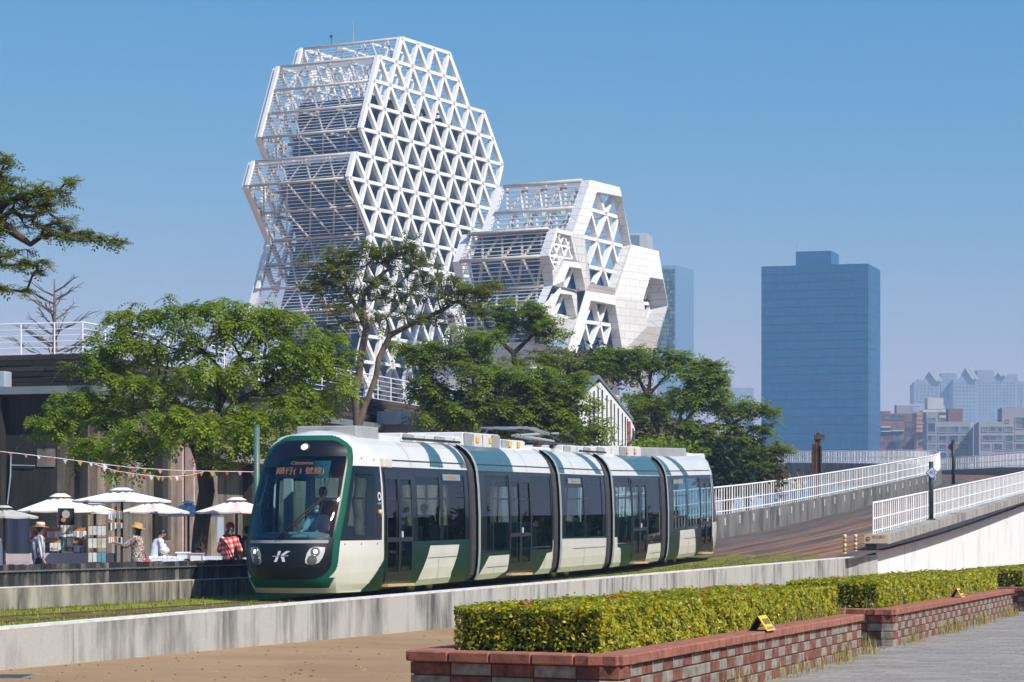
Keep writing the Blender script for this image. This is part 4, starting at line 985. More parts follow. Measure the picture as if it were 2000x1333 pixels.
reg[(AU < 1.2) & (VC < .28)] = 'white'
def nose_build(nm, key, mat, parent, rear=False, half=0):
    jj, ii = np.nonzero((reg == key) & ((UC * half >= 0) if half else True)); w = len(uu)
    f = np.stack([jj * w + ii, jj * w + ii + 1, (jj + 1) * w + ii + 1, (jj + 1) * w + ii], 1)
    used, invx = np.unique(f.ravel(), return_inverse=True); S, O, Z = SS.ravel()[used], OO.ravel()[used], VV.ravel()[used]
    if rear: S = spans[4][1] - S * 0.8; f2 = invx.reshape(-1, 4)
    else: f2 = invx.reshape(-1, 4)
    zz_ = np.array([zr(float(q)) for q in (S if not rear else S)]) if not rear else zr(spans[4][1]) + (S - spans[4][1]) * .033
    V = np.stack([T0.x + TD.x * S + TR.x * O, T0.y + TD.y * S + TR.y * O, zz_ + Z], 1)
    return np_mesh(nm, V, f2, mat, parent, smooth=True)
for rear in (False, True):
    cb_ = empty('cab', TP(spans[4][1] if rear else 0, 0, zr(0))); cb_.parent = tram; cb_.matrix_parent_inverse = parent_inv(tram)
    for nm, key, mt in (('shell', 'white', 't_white'), ('green_skirt', 'green', 't_green'), ('pillar', 'pillar', 't_black'), ('side_window', 'side', 't_glass'), ('windscreen_rim', 'rim', 't_rim'), ('bonnet', 'mask', 't_mask'), ('windscreen', 'wind', 't_wind')):
        for hf in ((-1, 1) if key in ('side', 'pillar', 'green') else (0,)): nose_build(nm, key, M[mt], cb_, rear, hf)
    if rear: rear_cab = cb_
    else: cab = cb_
def np1(u, z, d=0.0):
    """point on the nose, d metres out of the surface, with its frame"""
    f = lambda a, b: (lambda q: TP(float(q[0]), float(q[1]), zr(float(q[0])) + b))(nose_pt(np.array(a, float), np.array(b, float)))
    p = f(u, z); ex = (f(u + .02, z) - f(u - .02, z)).normalized(); ez = (f(u, z + .03) - f(u, z - .03)).normalized(); n = ex.cross(ez).normalized()
    ez = n.cross(ex)
    return p + n * d, ex, ez, n
def on_nose(name, pts, mat, d, parent=None, th=0.0):
    mb = MB(); P = [np1(u, z, d)[0] for u, z in pts]; mb.poly(P); return mb.build(name, mat, parent or cab, fixn=False)
def around(cx, cz, r, n=20, sx=1.0): return [(cx + r * math.cos(2 * math.pi * i / n) * sx / 1.04, cz + r * math.sin(2 * math.pi * i / n)) for i in range(n)]
def nose_fill(name, outline, mat, d, parent=None):
    """outline (u, z) filled with a fine fan that follows the nose"""
    cu, cz = sum(p[0] for p in outline) / len(outline), sum(p[1] for p in outline) / len(outline); mb = MB(); rings = []
    for t in (1.0, .66, .33): rings.append([np1(cu + (u - cu) * t, cz + (z - cz) * t, d)[0] for u, z in outline])
    c = np1(cu, cz, d)[0]; n = len(outline)
    for a, b in zip(rings[:-1], rings[1:]):
        for i in range(n): mb.poly([a[i], a[(i + 1) % n], b[(i + 1) % n], b[i]])
    for i in range(n): mb.poly([rings[-1][i], rings[-1][(i + 1) % n], c])
    return mb.build(name, mat, parent or cab, fixn=False)
for sg in (-1, 1):
    H = [(sg * .80, 1.16), (sg * .62, 1.17), (sg * .545, 1.13), (sg * .50, 1.04), (sg * .475, .90), (sg * .48, .83), (sg * .53, .79), (sg * .64, .79), (sg * .72, .83), (sg * .77, .93), (sg * .80, 1.06)]
    if sg > 0: H = H[::-1]
    hl = nose_fill('headlight', H, M['lamp_housing'], .012)
    for (cu, cz, rr, mt, nm) in ((.645, 1.065, .082, 'lamp_glow', 'lamp'), (.60, .885, .088, 'lamp_dark', 'lamp')):
        p, ex, ez, n = np1(sg * cu, cz, .014); mb = MB(); mb.lathe(p, [(rr * 1.22, 0), (rr * 1.15, .015), (rr, .012)], 20, ax=n); mb.build('lamp_ring', M['lamp_dark'], hl)
        mb = MB(); mb.lathe(p, [(rr * (.62 if mt == 'lamp_glow' else .95), .018), (rr * .5, .024)], 20, ax=n); mb.build(nm, M[mt], hl)
p, ex, ez, n = np1(0.0, 3.36, .006); mb = MB(); mb.lathe(p, [(.11, 0), (.105, .02), (.08, .02)], 20, ax=n); tl = mb.build('top_lamp', M['lamp_dark'], cab); mb = MB(); mb.lathe(p, [(.075, .022), (.05, .03)], 20, ax=n); mb.build('lamp', M['lamp_glow'], tl)
# emblem on the bonnet
p0, ex, ez, n = np1(0.0, .965, .012)
def lg(poly): return [tuple(p0 + ex * (x * .001) + ez * (y * .001)) for x, y in poly]
emb = MB()
for P in ([(-85, 118), (-20, 118), (-62, 22), (-115, 22)], [(-15, 40), (95, 118), (190, 118), (45, 22), (-25, 22)], [(-215, 8), (150, 8), (150, 20), (-215, -2)], [(-130, -8), (-72, -8), (-112, -118), (-180, -118)], [(-30, -8), (52, -8), (82, -118), (12, -118), (0, -60)]): emb.poly(lg(P))
emb.build('emblem', M['logo'], cab, fixn=False)
mb = MB()   # joint line across the bonnet and under the top panel
for z_ in (.74,):
    for u0, u1 in zip(np.linspace(-.86, .86, 25)[:-1], np.linspace(-.86, .86, 25)[1:]): mb.poly([np1(u0, z_, .004)[0], np1(u1, z_, .004)[0], np1(u1, z_ + .018, .004)[0], np1(u0, z_ + .018, .004)[0]])
mb.build('bonnet_joint', M['t_under'], cab, fixn=False)
mb = MB()
for u0, u1 in zip(np.linspace(-.84, .84, 25)[:-1], np.linspace(-.84, .84, 25)[1:]): mb.poly([np1(u0, 1.25, .006)[0], np1(u1, 1.25, .006)[0], np1(u1, 1.31, .018)[0], np1(u0, 1.31, .018)[0]])
mb.build('wiper_cowl', M['t_roofgrey'], cab, fixn=False)
# destination display behind the windscreen top
mb = MB(); f = lambda u, z, d: np1(u, z, -.10 - d)[0]
for u0, u1 in zip(np.linspace(-.62, .62, 13)[:-1], np.linspace(-.62, .62, 13)[1:]): mb.poly([f(u0, 2.72, 0), f(u1, 2.72, 0), f(u1, 3.12, 0), f(u0, 3.12, 0)])
ds_ = mb.build('destination_display', M['led_panel'], cab, fixn=False)
p, ex, ez, n = np1(0.0, 2.86, -.06); text_part('display_text', '順行( 1 號線)', .20, frame_mat(p, ex, ez, n), M['led_orange'], ds_)
p, ex, ez, n = np1(0.0, 3.045, -.06); text_part('display_text', 'Clockwise', .125, frame_mat(p, ex, ez, n), M['led_orange'], ds_)
# wipers
wp = MB(); A, B = np1(-.12, 1.33, .05)[0], np1(.62, 2.27, .06)[0]
wp.tube([A, A.lerp(B, .5) + np1(.2, 1.8)[3] * .03, B], [.022, .018, .014], 6); A2 = np1(-.04, 1.33, .05)[0]; wp.tube([A2, B - np1(.6, 2.2)[2] * .05], .016, 6)
w_ = wp.build('wiper', M['t_under'], cab, True); wb_ = MB(); wb_.tube([np1(.58, 1.50, .03)[0], B, np1(.66, 2.75, .03)[0]], .011, 6); wb_.build('wiper_blade', M['t_under'], w_)
# badge on the pillar, side lamp, camera housing
p, ex, ez, n = np1(1.86, 2.28, .006); mb = MB()
for i in range(20):
    a, b = 2 * math.pi * i / 20, 2 * math.pi * (i + 1) / 20; mb.poly([p + (ex * math.cos(t) + ez * math.sin(t)) * r_ for t, r_ in ((a, .10), (b, .10), (b, .06), (a, .06))])
bdg = mb.build('badge', M['logo'], cab, fixn=False); text_part('badge_text', 'ALSTOM', .055, frame_mat(np1(1.86, 2.12, .006)[0], ex, ez, n), M['logo'], bdg)
p, ex, ez, n = np1(1.87, 1.92, .0); mb = MB(); mb.sphere(p, .07, 12); mb.build('side_lamp', M['amber'], cab, True)
mb = MB(); mb.obox(TP(.28, 1.25, zr(.2) + 3.04), TD * .28, TR * .08, Vector((0, 0, .11))); mb.build('camera_housing', M['t_white'], cab, bevel=.03)
# bolts of the cab side panel
for (u_, z_) in ((1.12, 1.22), (1.45, 1.22), (1.82, 1.22), (1.3, 3.12), (1.75, 3.10)):
    p, ex, ez, n = np1(u_, z_, .002); mb = MB(); mb.lathe(p, [(.022, 0), (.018, .006)], 8, ax=n); mb.build('bolt', M['t_under'], cab)
text_part('car_number', '151', .16, frame_mat(TP(spans[0][1] - .22, po(3.03) + .012, zr(8.5) + 3.02), TD, Vector((0, 0, 1)), TR), M['t_white'], tram)
# cab interior: desk, seat, partition
mb = MB()
mb.hexa([TP(-2.35, -.85, zr(-2) + .9), TP(-2.35, .85, zr(-2) + .9), TP(-1.55, .95, zr(-2) + .9), TP(-1.55, -.95, zr(-2) + .9), TP(-2.3, -.85, zr(-2) + 1.42), TP(-2.3, .85, zr(-2) + 1.42), TP(-1.55, .9, zr(-2) + 1.5), TP(-1.55, -.9, zr(-2) + 1.5)]); mb.build('driver_desk', M['t_roofgrey'], cab, bevel=.04)
mb = MB(); mb.obox(TP(-.55, .15, zr(0) + 1.75), TD * .07, TR * .26, Vector((0, 0, .42))); mb.obox(TP(-.85, .15, zr(0) + 1.3), TD * .25, TR * .26, Vector((0, 0, .07))); mb.obox(TP(-.85, .15, zr(0) + .8), TD * .12, TR * .12, Vector((0, 0, .45))); mb.build('driver_seat', M['t_frame'], cab, bevel=.03)
mb = MB(); mb.hexa([TP(-2.1, -1.0, zr(0) + .75), TP(-2.1, 1.0, zr(0) + .75), TP(0, 1.15, zr(0) + .75), TP(0, -1.15, zr(0) + .75), TP(-2.1, -1.0, zr(0) + .8), TP(-2.1, 1.0, zr(0) + .8), TP(0, 1.15, zr(0) + .8), TP(0, -1.15, zr(0) + .8)]); mb.build('cab_floor', M['t_floor'], cab)
mb = MB()
for o_ in (-1.0, -.45, .35, 1.0): mb.obox(TP(.02, o_, zr(0) + 1.75), TD * .03, TR * .10, Vector((0, 0, 1.0)))
mb.build('cab_partition', M['t_inner'], cab)
# ---- equipment on the roof
def roofbox(name, x0, x1, zb, zt, hw, mat, parent=tram, o=0.0, bev=.03, inset=0.0):
    s0, s1 = s_at(x0, hw + o)[0], s_at(x1, hw + o)[0]; mb = MB()
    mb.hexa([TP(s0, o + hw, zr(s0) + zb), TP(s1, o + hw, zr(s1) + zb), TP(s1, o - hw, zr(s1) + zb), TP(s0, o - hw, zr(s0) + zb), TP(s0 + inset, o + hw - inset, zr(s0) + zt), TP(s1 - inset, o + hw - inset, zr(s1) + zt), TP(s1 - inset, o - hw + inset, zr(s1) + zt), TP(s0 + inset, o - hw + inset, zr(s0) + zt)])
    return mb.build(name, mat, parent, bevel=bev), s0, s1
def rz(x, y, o):
    s, Y = s_at(x, o); return EYE - (y - HY) * Y / FPX - zr(s)
for (nm, x0, x1, yt, hw, mt) in (('front_fairing', 697, 742, 829, .75, 't_roofgrey'), ('roof_cover', 745, 786, 856, .80, 't_roofbox'), ('air_conditioner', 786, 905, 846, .72, 't_roofbox'), ('converter_box', 905, 977, 843, .78, 't_roofbox'), ('converter_box', 978, 1025, 856, .74, 't_roofbox'), ('roof_cover', 1030, 1078, 870, .74, 't_roofbox'), ('resistor_box', 1100, 1164, 868, .70, 't_roofbox'), ('resistor_box', 1165, 1207, 870, .74, 't_roofbox'), ('converter_box', 1209, 1252, 869, .78, 't_roofbox'), ('rear_fairing', 1254, 1342, 872, .78, 't_roofgrey'), ('roof_cover', 1345, 1378, 884, .70, 't_roofbox')):
    xm = (x0 + x1) / 2; zt_ = rz(xm, yt, hw) - .05; ob, s0, s1 = roofbox(nm, x0, x1, 3.42, max(3.70, zt_), hw, M[mt], inset=.03)
    if nm in ('converter_box', 'resistor_box', 'air_conditioner'):
        z_ = (3.55 + zt_) / 2; n_ = max(2, int((s1 - s0) / .7))
        for i in range(n_):
            a, b = s0 + (s1 - s0) * i / n_ + .06, s0 + (s1 - s0) * (i + 1) / n_ - .06; sm_ = (a + b) / 2; mb = MB(); mb.obox(TP(sm_, hw + .004, zr(sm_) + z_), TD * ((b - a) / 2), TR * .01, Vector((0, 0, max(.05, (zt_ - 3.6) / 2)))); mb.build('cover_panel', M['t_roofbox'] if i % 3 else M['t_roofgrey'], ob)
        if nm == 'converter_box':
            for t in (.35, .7):
                sm_ = s0 + (s1 - s0) * t; mb = MB(); mb.obox(TP(sm_, hw + .03, zr(sm_) + z_ + .02), TD * .12, TR * .004, Vector((0, 0, .07))); mb.build('warning_label', M['warn'], ob)
for (x0, x1) in ((790, 900), (1135, 1185)):
    s0, s1 = s_at(x0, .9)[0], s_at(x1, .9)[0]; mb = MB(); mb.tube([TP(s0, .86, zr(s0) + 3.66), TP(s1, .86, zr(s1) + 3.66)], .035, 6); mb.build('roof_conduit', M['t_frame'], tram)
# pantograph, folded
sp0 = s_at(1005, .4)[0]; sp1 = s_at(1118, .4)[0]; pg = empty('pantograph', TP((sp0 + sp1) / 2, 0, zr(sp0) + 3.75)); pg.parent = tram; pg.matrix_parent_inverse = parent_inv(tram)
def rp(t, o, z): s_ = sp0 + (sp1 - sp0) * t; z = 3.72 + (z - 3.72) * .78; return TP(s_, o, zr(s_) + z)
mb = MB()
for o_ in (-.5, .5): mb.tube([rp(.15, o_, 3.9), rp(.95, o_, 3.9)], .04, 6)
for t in (.2, .55, .9): mb.tube([rp(t, -.5, 3.9), rp(t, .5, 3.9)], .035, 6)
mb.build('base_frame', M['dark_steel'], pg)
mb = MB(); mb.tube([rp(.88, 0, 4.0), rp(.25, 0, 4.12)], .06, 8); mb.build('lower_arm', M['t_roofgrey'], pg); mb = MB()
for o_ in (-.3, .3): mb.tube([rp(.25, o_ * .4, 4.12), rp(.80, o_, 4.30)], .035, 6)
mb.build('upper_arm', M['t_roofgrey'], pg)
for t in (.05, .16):
    mb = MB(); mb.tube([rp(t + .1, -.95, 4.16), rp(t, -.65, 4.36), rp(t, .65, 4.36), rp(t + .1, .95, 4.16)], .035, 6); mb.build('contact_strip', M['steel'], pg)
mb = MB()
for o_ in (-.35, .35): mb.tube([rp(.08, o_, 4.33), rp(.6, o_, 4.32), rp(.86, o_ * .6, 4.05)], .025, 6)
mb.build('head_rods', M['dark_steel'], pg)
for t, o_ in ((.3, .5), (.5, -.45), (.62, .4), (.75, .45), (.9, -.5)):
    mb = MB(); mb.lathe(rp(t, o_, 3.72), [(.05, 0), (.09, .03), (.05, .06), (.09, .09), (.05, .12), (.09, .15), (.05, .19)], 10); mb.build('insulator', M['rust'], pg)
mb = MB(); mb.tube([rp(.7, .3, 4.05), rp(.78, .4, 4.3), rp(.98, .5, 4.15), rp(1.02, .5, 3.8)], .02, 6); mb.tube([rp(.66, -.2, 4.02), rp(.8, -.1, 4.28), rp(1.0, 0, 4.1), rp(1.06, .1, 3.8)], .02, 6); mb.build('cables', M['t_bellows'], pg)
# mirrored pane line: lower edge fairing on the far cab
# ------------------------------------------------------------------ vegetation
M['bark'] = pm('grey_brown_bark', (0.115, 0.085, 0.06), 0.9, var=0.45, scale=5, bump=0.6, bscale=25, stretch=(1, 1, 0.4))
M['bark_dark'] = pm('dark_bark', (0.05, 0.036, 0.026), 0.9, var=0.45, scale=5, bump=0.6, bscale=25, stretch=(1, 1, 0.4))
M['leaf_a'] = island('bright_feathery_leaves', [(0.0, (0.07, 0.13, 0.008)), (0.40, (0.17, 0.265, 0.014)), (0.72, (0.30, 0.385, 0.022)), (1.0, (0.46, 0.43, 0.04))], 0.5, 0.58)
M['leaf_b'] = island('olive_sparse_leaves', [(0.0, (0.07, 0.10, 0.014)), (0.45, (0.15, 0.195, 0.024)), (0.8, (0.24, 0.255, 0.04)), (1.0, (0.30, 0.18, 0.05))], 0.55, 0.5)
M['leaf_c'] = island('green_leaves', [(0.0, (0.08, 0.14, 0.012)), (0.5, (0.185, 0.275, 0.02)), (1.0, (0.34, 0.39, 0.038))], 0.5, 0.58)
M['leaf_d'] = island('dark_evergreen_leaves', [(0.0, (0.010, 0.028, 0.010)), (0.6, (0.022, 0.050, 0.016)), (1.0, (0.05, 0.09, 0.025))], 0.45, 0.2)
M['leaf_o'] = island('brown_olive_leaves', [(0.0, (0.05, 0.055, 0.012)), (0.5, (0.11, 0.105, 0.025)), (1.0, (0.17, 0.12, 0.045))], 0.6, 0.25)

def fronds(C, n, L, wdt, leaflets, droop, rs, up=0.25):
    """feather leaves spreading from each cluster centre; returns verts and quads"""
    C = np.repeat(C, n, axis=0); m_ = len(C)
    az = rs.uniform(0, 2 * np.pi, m_); el = rs.normal(up, 0.35, m_); ln = L * rs.uniform(0.65, 1.2, m_)
    d = np.stack([np.cos(az) * np.cos(el), np.sin(az) * np.cos(el), np.sin(el)], 1); sd = np.stack([-np.sin(az), np.cos(az), rs.normal(0, .25, m_)], 1)
    V = []; 
    ts = (np.arange(leaflets) + 0.6) / leaflets
    for t in ts:
        p = C + d * (ln * t)[:, None]; p[:, 2] -= droop * ln * t ** 2
        fw = d.copy(); fw[:, 2] -= 2 * droop * t
        w_ = wdt * (0.55 + 0.9 * np.sin(np.pi * min(1, t * .9 + .12))); hl = ln / leaflets * 0.62
        for sg in (-1, 1):
            tip = p + sg * sd * (w_ * ln)[:, None] + fw * (hl * .5)[:, None]; tip[:, 2] -= 0.25 * w_ * ln * rs.uniform(.3, 1.6, m_)
            mid = (p + tip) / 2
            V.append(np.stack([p, mid - fw * (hl * .55)[:, None], tip, mid + fw * (hl * .55)[:, None]], 1))
    V = np.concatenate(V).reshape(-1, 3); return V, np.arange(len(V)).reshape(-1, 4)
def blobs(C, n, sz, spread, rs, flat=0.7):
    """loose single leaves round each cluster centre"""
    C = np.repeat(C, n, axis=0); m_ = len(C)
    C = C + rs.normal(0, 1, (m_, 3)) * spread * np.array([1, 1, flat])
    a = rs.normal(0, 1, (m_, 3)); a[:, 2] *= 0.6; a /= np.linalg.norm(a, axis=1)[:, None]; b = np.cross(a, rs.normal(0, 1, (m_, 3)) + np.array([0, 0, 1.2])); b /= np.linalg.norm(b, axis=1)[:, None]
    l = sz * rs.uniform(.6, 1.3, m_)[:, None]; w_ = l * 0.36
    V = np.stack([C - a * l * .5, C + b * w_ * .6, C + a * l * .5, C - b * w_ * .6], 1).reshape(-1, 3); return V, np.arange(len(V)).reshape(-1, 4)

def tree(name, label, Y, trunk, lobes, leafmat, barkmat, style='frond', seed=1, r0=0.3, group=None, leaf=dict(), base_z=None, thin=0.011, drop=0.0, depthf=0.8, cat='tree', rexp=0.60, dens=1.0):
    """trunk: list of stems, each a list of photo points (x, y[, depth offset]); lobes: (cx, cy, rx, ry, n[, depth offset])"""
    rs = np.random.default_rng(seed); nodes = []; par = []
    sc_ = Y / FPX
    root = None
    for st in trunk:
        prev = -1
        for i, p in enumerate(st):
            dz = p[2] if len(p) > 2 else 0.0
            v = np.array(W(p[0], p[1], Y)) + np.array([0, dz, 0]); v[0] *= 1.0
            if prev == -1 and root is not None:
                prev = int(np.argmin(np.linalg.norm(np.array(nodes) - v, axis=1)))
                if np.linalg.norm(nodes[prev] - v) < 0.02: continue
            if i == 0 and root is None:
                if base_z is not None: v[2] = base_z
                nodes.append(v); par.append(-1); root = 0; prev = 0; continue
            a = nodes[prev]; k_ = max(1, int(np.linalg.norm(v - a) / 0.5))
            for j in range(1, k_ + 1):
                nodes.append(a + (v - a) * j / k_ + (rs.normal(0, .03, 3) if j < k_ else 0)); par.append(prev); prev = len(nodes) - 1
    n_tr = len(nodes); tips = []; A = []
    for lb in lobes:
        cx, cy, rx, ry, n = lb[:5]; n = max(3, int(n * dens)); off = lb[5] if len(lb) > 5 else 0.0
        c = np.array(W(cx, cy, Y)) + np.array([0, off, 0])
        d = rs.normal(0, 1, (n, 3)); d /= np.linalg.norm(d, axis=1)[:, None]; rad = rs.uniform(0, 1, n) ** 0.42
        A.append(c + d * rad[:, None] * np.array([rx * sc_, rx * sc_ * depthf, ry * sc_]))
    A = np.concatenate(A); top = np.array(nodes[n_tr - 1])
    NA = np.array(nodes); order = np.argsort(np.min(np.linalg.norm(A[:, None] - NA[None, ::2], axis=2), axis=1))
    NB = np.zeros((n_tr + len(A) * 14, 3)); NB[:n_tr] = NA; cnt = n_tr; PR_ = list(par); lvl = [0.0] * n_tr
    dist_root = np.zeros(len(NB)); 
    for i in range(1, n_tr): dist_root[i] = dist_root[par[i]] + np.linalg.norm(NB[i] - NB[par[i]])
    minz = NB[root, 2] + (top[2] - NB[root, 2]) * 0.30
    for ai in order:
        p = A[ai]; dd = np.linalg.norm(NB[:cnt] - p, axis=1); cost = dd + 0.18 * dist_root[:cnt] + 2.0 * np.maximum(0, NB[:cnt, 2] - p[2] - 0.2) + 50.0 * (NB[:cnt, 2] < minz)
        j = int(np.argmin(cost)); a = NB[j].copy(); L_ = np.linalg.norm(p - a); k_ = max(1, min(12, int(L_ / 0.42)))
        bend = rs.normal(0, 0.10, 3) * L_; bend[2] += (0.10 - drop) * L_; prev = j
        for q in range(1, k_ + 1):
            t = q / k_; v = a + (p - a) * t + bend * math.sin(math.pi * t) + (rs.normal(0, .025, 3) if q < k_ else 0)
            NB[cnt] = v; PR_.append(prev); dist_root[cnt] = dist_root[prev] + L_ / k_; prev = cnt; cnt += 1
        tips.append(prev)
    NB = NB[:cnt]; w_ = np.zeros(cnt)
    for t in tips: w_[t] += 1
    for i in range(cnt - 1, 0, -1):
        if PR_[i] >= 0: w_[PR_[i]] += w_[i]
    tot = max(1.0, w_[root]); rad = np.maximum(thin, r0 * (np.maximum(w_, .6) / tot) ** rexp)
    e = empty(name, tuple(NB[root]), label, cat, group)
    # trunk: the stems; crown: limbs and leaves
    def tubes(sel, sides):
        V, F = [], []; b = 0
        for i in sel:
            p = PR_[i]
            if p < 0: continue
            a, c = NB[p], NB[i]; d = c - a; L_ = np.linalg.norm(d)
            if L_ < 1e-5: continue
            d /= L_; ref = np.array([0, 0, 1.0]) if abs(d[2]) < .9 else np.array([1.0, 0, 0]); x = np.cross(d, ref); x /= np.linalg.norm(x); y = np.cross(d, x)
            ra = rad[p] if p >= n_tr or i < n_tr else min(rad[p], rad[i] * 1.35); rb = rad[i]
            for (cc, rr, ex) in ((a, ra, 0), (c, rb, .3)):
                for k in range(sides):
                    an = 2 * math.pi * k / sides; V.append(cc + d * ex * rb + (x * math.cos(an) + y * math.sin(an)) * rr)
            for k in range(sides):
                k2 = (k + 1) % sides; F.append((b + k, b + k2, b + sides + k2, b + sides + k))
            b += 2 * sides
        return np.array(V), np.array(F)
    V, F = tubes(range(1, n_tr), 10); np_mesh('trunk', V, F, M[barkmat], e, smooth=True)
    if cnt > n_tr:
        V, F = tubes(range(n_tr, cnt), 5); tag(np_mesh('branches', V, F, M[barkmat], e, smooth=True), kind='stuff')
    if leafmat:
        C = NB[tips]; extra = [NB[PR_[t]] for t in tips if rs.uniform() < leaf.get('back', .5)]
        if extra: C = np.concatenate([C, np.array(extra)])
        if style == 'frond': V, F = fronds(C, leaf.get('n', 8), leaf.get('L', .5), leaf.get('w', .26), leaf.get('k', 6), leaf.get('droop', .45), rs, leaf.get('up', .25))
        else: V, F = blobs(C, leaf.get('n', 30), leaf.get('s', .2), leaf.get('spread', .3), rs, leaf.get('flat', .7))
        tag(np_mesh('crown', V, F, M[leafmat], e), kind='stuff')
    return e
# main tree in front of the warehouse
tree('rain_tree', 'big spreading bright green tree left of the tram', 70.5,
     [[(383, 1105), (392, 1040), (404, 960), (398, 905), (405, 860), (425, 800), (430, 720)], [(398, 905), (372, 850), (350, 790), (318, 755)], [(405, 860), (455, 790), (520, 750)], [(425, 800), (470, 705), (560, 690)], [(430, 720), (400, 690), (330, 680)]],
     [(170, 800, 105, 48, 50), (110, 830, 58, 26, 22, -.5), (250, 868, 95, 26, 34, -1.0), (262, 905, 46, 20, 12, -1.2), (180, 880, 40, 22, 9, -.8), (330, 830, 110, 40, 50, -1.2), (440, 835, 110, 42, 48, -1.5), (545, 815, 100, 42, 46, -1), (610, 760, 90, 46, 48), (560, 690, 105, 52, 60), (490, 620, 105, 36, 52), (350, 650, 110, 52, 40), (240, 680, 90, 48, 38), (190, 720, 70, 40, 22), (410, 745, 110, 50, 40, -.8), (290, 760, 90, 45, 36, -.6), (640, 690, 52, 56, 30, .8), (425, 900, 40, 22, 8, -1), (500, 870, 60, 30, 16, -1), (420, 600, 60, 24, 18), (245, 615, 60, 26, 14), (310, 600, 60, 20, 12)],
     'leaf_a', 'bark_dark', 'frond', 11, .22, leaf=dict(n=6, L=.50, w=.21, k=6, droop=.65, up=.15, back=.3), base_z=.45, dens=.9)
# tall sparse tree behind the tram nose
tree('tall_sparse_tree', 'tall pale trunked tree with sparse olive crown behind the tram nose', 85,
     [[(700, 905), (699, 830), (694, 770), (706, 690), (716, 640), (710, 575)], [(699, 830), (722, 770), (740, 700), (762, 655), (800, 640)], [(716, 640), (690, 590), (665, 540)], [(710, 575), (735, 545), (760, 525)], [(762, 655), (830, 620), (890, 590)], [(699, 830), (690, 800), (684, 760)]],
     [(640, 520, 60, 38, 34), (620, 560, 55, 30, 24), (690, 500, 52, 34, 26), (745, 490, 55, 26, 26), (790, 480, 46, 22, 16), (810, 510, 55, 30, 22), (860, 560, 65, 30, 32), (910, 580, 66, 24, 30), (950, 560, 40, 16, 12), (780, 570, 70, 36, 28), (700, 560, 60, 36, 24), (735, 620, 70, 24, 16), (660, 600, 60, 30, 18), (850, 625, 50, 20, 14), (645, 640, 40, 24, 10)],
     'leaf_b', 'bark', 'frond', 12, .16, leaf=dict(n=5, L=.34, w=.25, k=4, droop=.3, up=.3, back=.2), base_z=.45, thin=.013, rexp=.58, dens=1.6)
tree('broad_tree', 'leafy tree above the middle of the tram', 99,
     [[(960, 905), (957, 850), (945, 800), (935, 770)], [(957, 850), (990, 800), (1030, 770)], [(945, 800), (900, 770), (870, 760)]],
     [(880, 700, 80, 42, 44), (850, 760, 60, 36, 30), (930, 790, 95, 36, 56), (1020, 800, 95, 40, 60), (1090, 800, 66, 42, 40), (1158, 815, 26, 40, 14), (960, 730, 80, 36, 34), (1040, 750, 90, 40, 46), (1110, 750, 60, 30, 26), (930, 660, 60, 30, 24), (820, 680, 60, 30, 20), (880, 820, 90, 26, 36), (1060, 840, 90, 20, 28)],
     'leaf_c', 'bark', 'frond', 13, .20, leaf=dict(n=7, L=.58, w=.25, k=5, droop=.5, up=.2, back=.35), base_z=.45, dens=1.1)
tree('dark_crowned_tree', 'darker flat crowned tree rising before the hooded tower', 116,
     [[(1000, 880), (1001, 790), (1008, 730), (1003, 690)], [(1003, 690), (975, 665)], [(1003, 690), (1040, 655)]],
     [(985, 630, 46, 26, 26), (1030, 615, 50, 30, 30), (1065, 635, 46, 26, 26), (1085, 655, 30, 18, 10), (945, 610, 36, 24, 16), (1000, 595, 44, 16, 14), (1030, 700, 70, 20, 22), (1090, 700, 50, 20, 14)],
     'leaf_c', 'bark_dark', 'frond', 14, .14, leaf=dict(n=7, L=.5, w=.26, k=4, droop=.35, back=.3), base_z=.45)
tree('vase_tree', 'vase shaped tree with open dark limbs behind the tram rear', 128,
     [[(1312, 900), (1296, 862), (1276, 815), (1266, 772)], [(1266, 772), (1245, 735)], [(1266, 772), (1272, 725)], [(1266, 772), (1300, 735)]],
     [(1230, 700, 50, 26, 30), (1285, 700, 52, 24, 34), (1330, 705, 40, 28, 24), (1250, 790, 60, 24, 30), (1195, 705, 42, 26, 20), (1180, 690, 30, 16, 10), (1290, 800, 40, 20, 14)],
     'leaf_c', 'bark_dark', 'frond', 15, .17, leaf=dict(n=7, L=.58, w=.26, k=4, droop=.4, back=.35), base_z=.45)
tree('round_tree', 'round topped green tree between the vase tree and the blue tower', 124,
     [[(1316, 900), (1320, 860), (1330, 800), (1345, 775)], [(1320, 860), (1345, 815), (1365, 790)]],
     [(1360, 725, 48, 32, 36), (1385, 765, 42, 32, 34), (1345, 770, 46, 28, 28), (1395, 735, 26, 24, 14), (1360, 850, 60, 30, 44), (1345, 880, 60, 22, 30), (1400, 710, 16, 8, 4)],
     'leaf_c', 'bark', 'frond', 16, .18, leaf=dict(n=8, L=.6, w=.28, k=4, droop=.45, back=.4), base_z=.45)
tree('leaning_tree', 'tree leaning right over the ramp railing before the blue tower', 125,
     [[(1405, 945), (1440, 930), (1480, 905), (1492, 880)], [(1405, 945), (1408, 880), (1430, 830), (1450, 815)]],
     [(1420, 800, 52, 24, 30), (1465, 795, 46, 22, 28), (1500, 800, 26, 14, 10), (1490, 835, 34, 24, 18), (1440, 850, 52, 34, 34), (1530, 880, 30, 12, 14), (1500, 880, 36, 20, 16), (1490, 905, 40, 20, 14), (1425, 890, 44, 30, 22), (1480, 870, 30, 26, 12)],
     'leaf_c', 'bark', 'frond', 17, .14, leaf=dict(n=6, L=.54, w=.25, k=4, droop=.4, back=.3), base_z=.6)
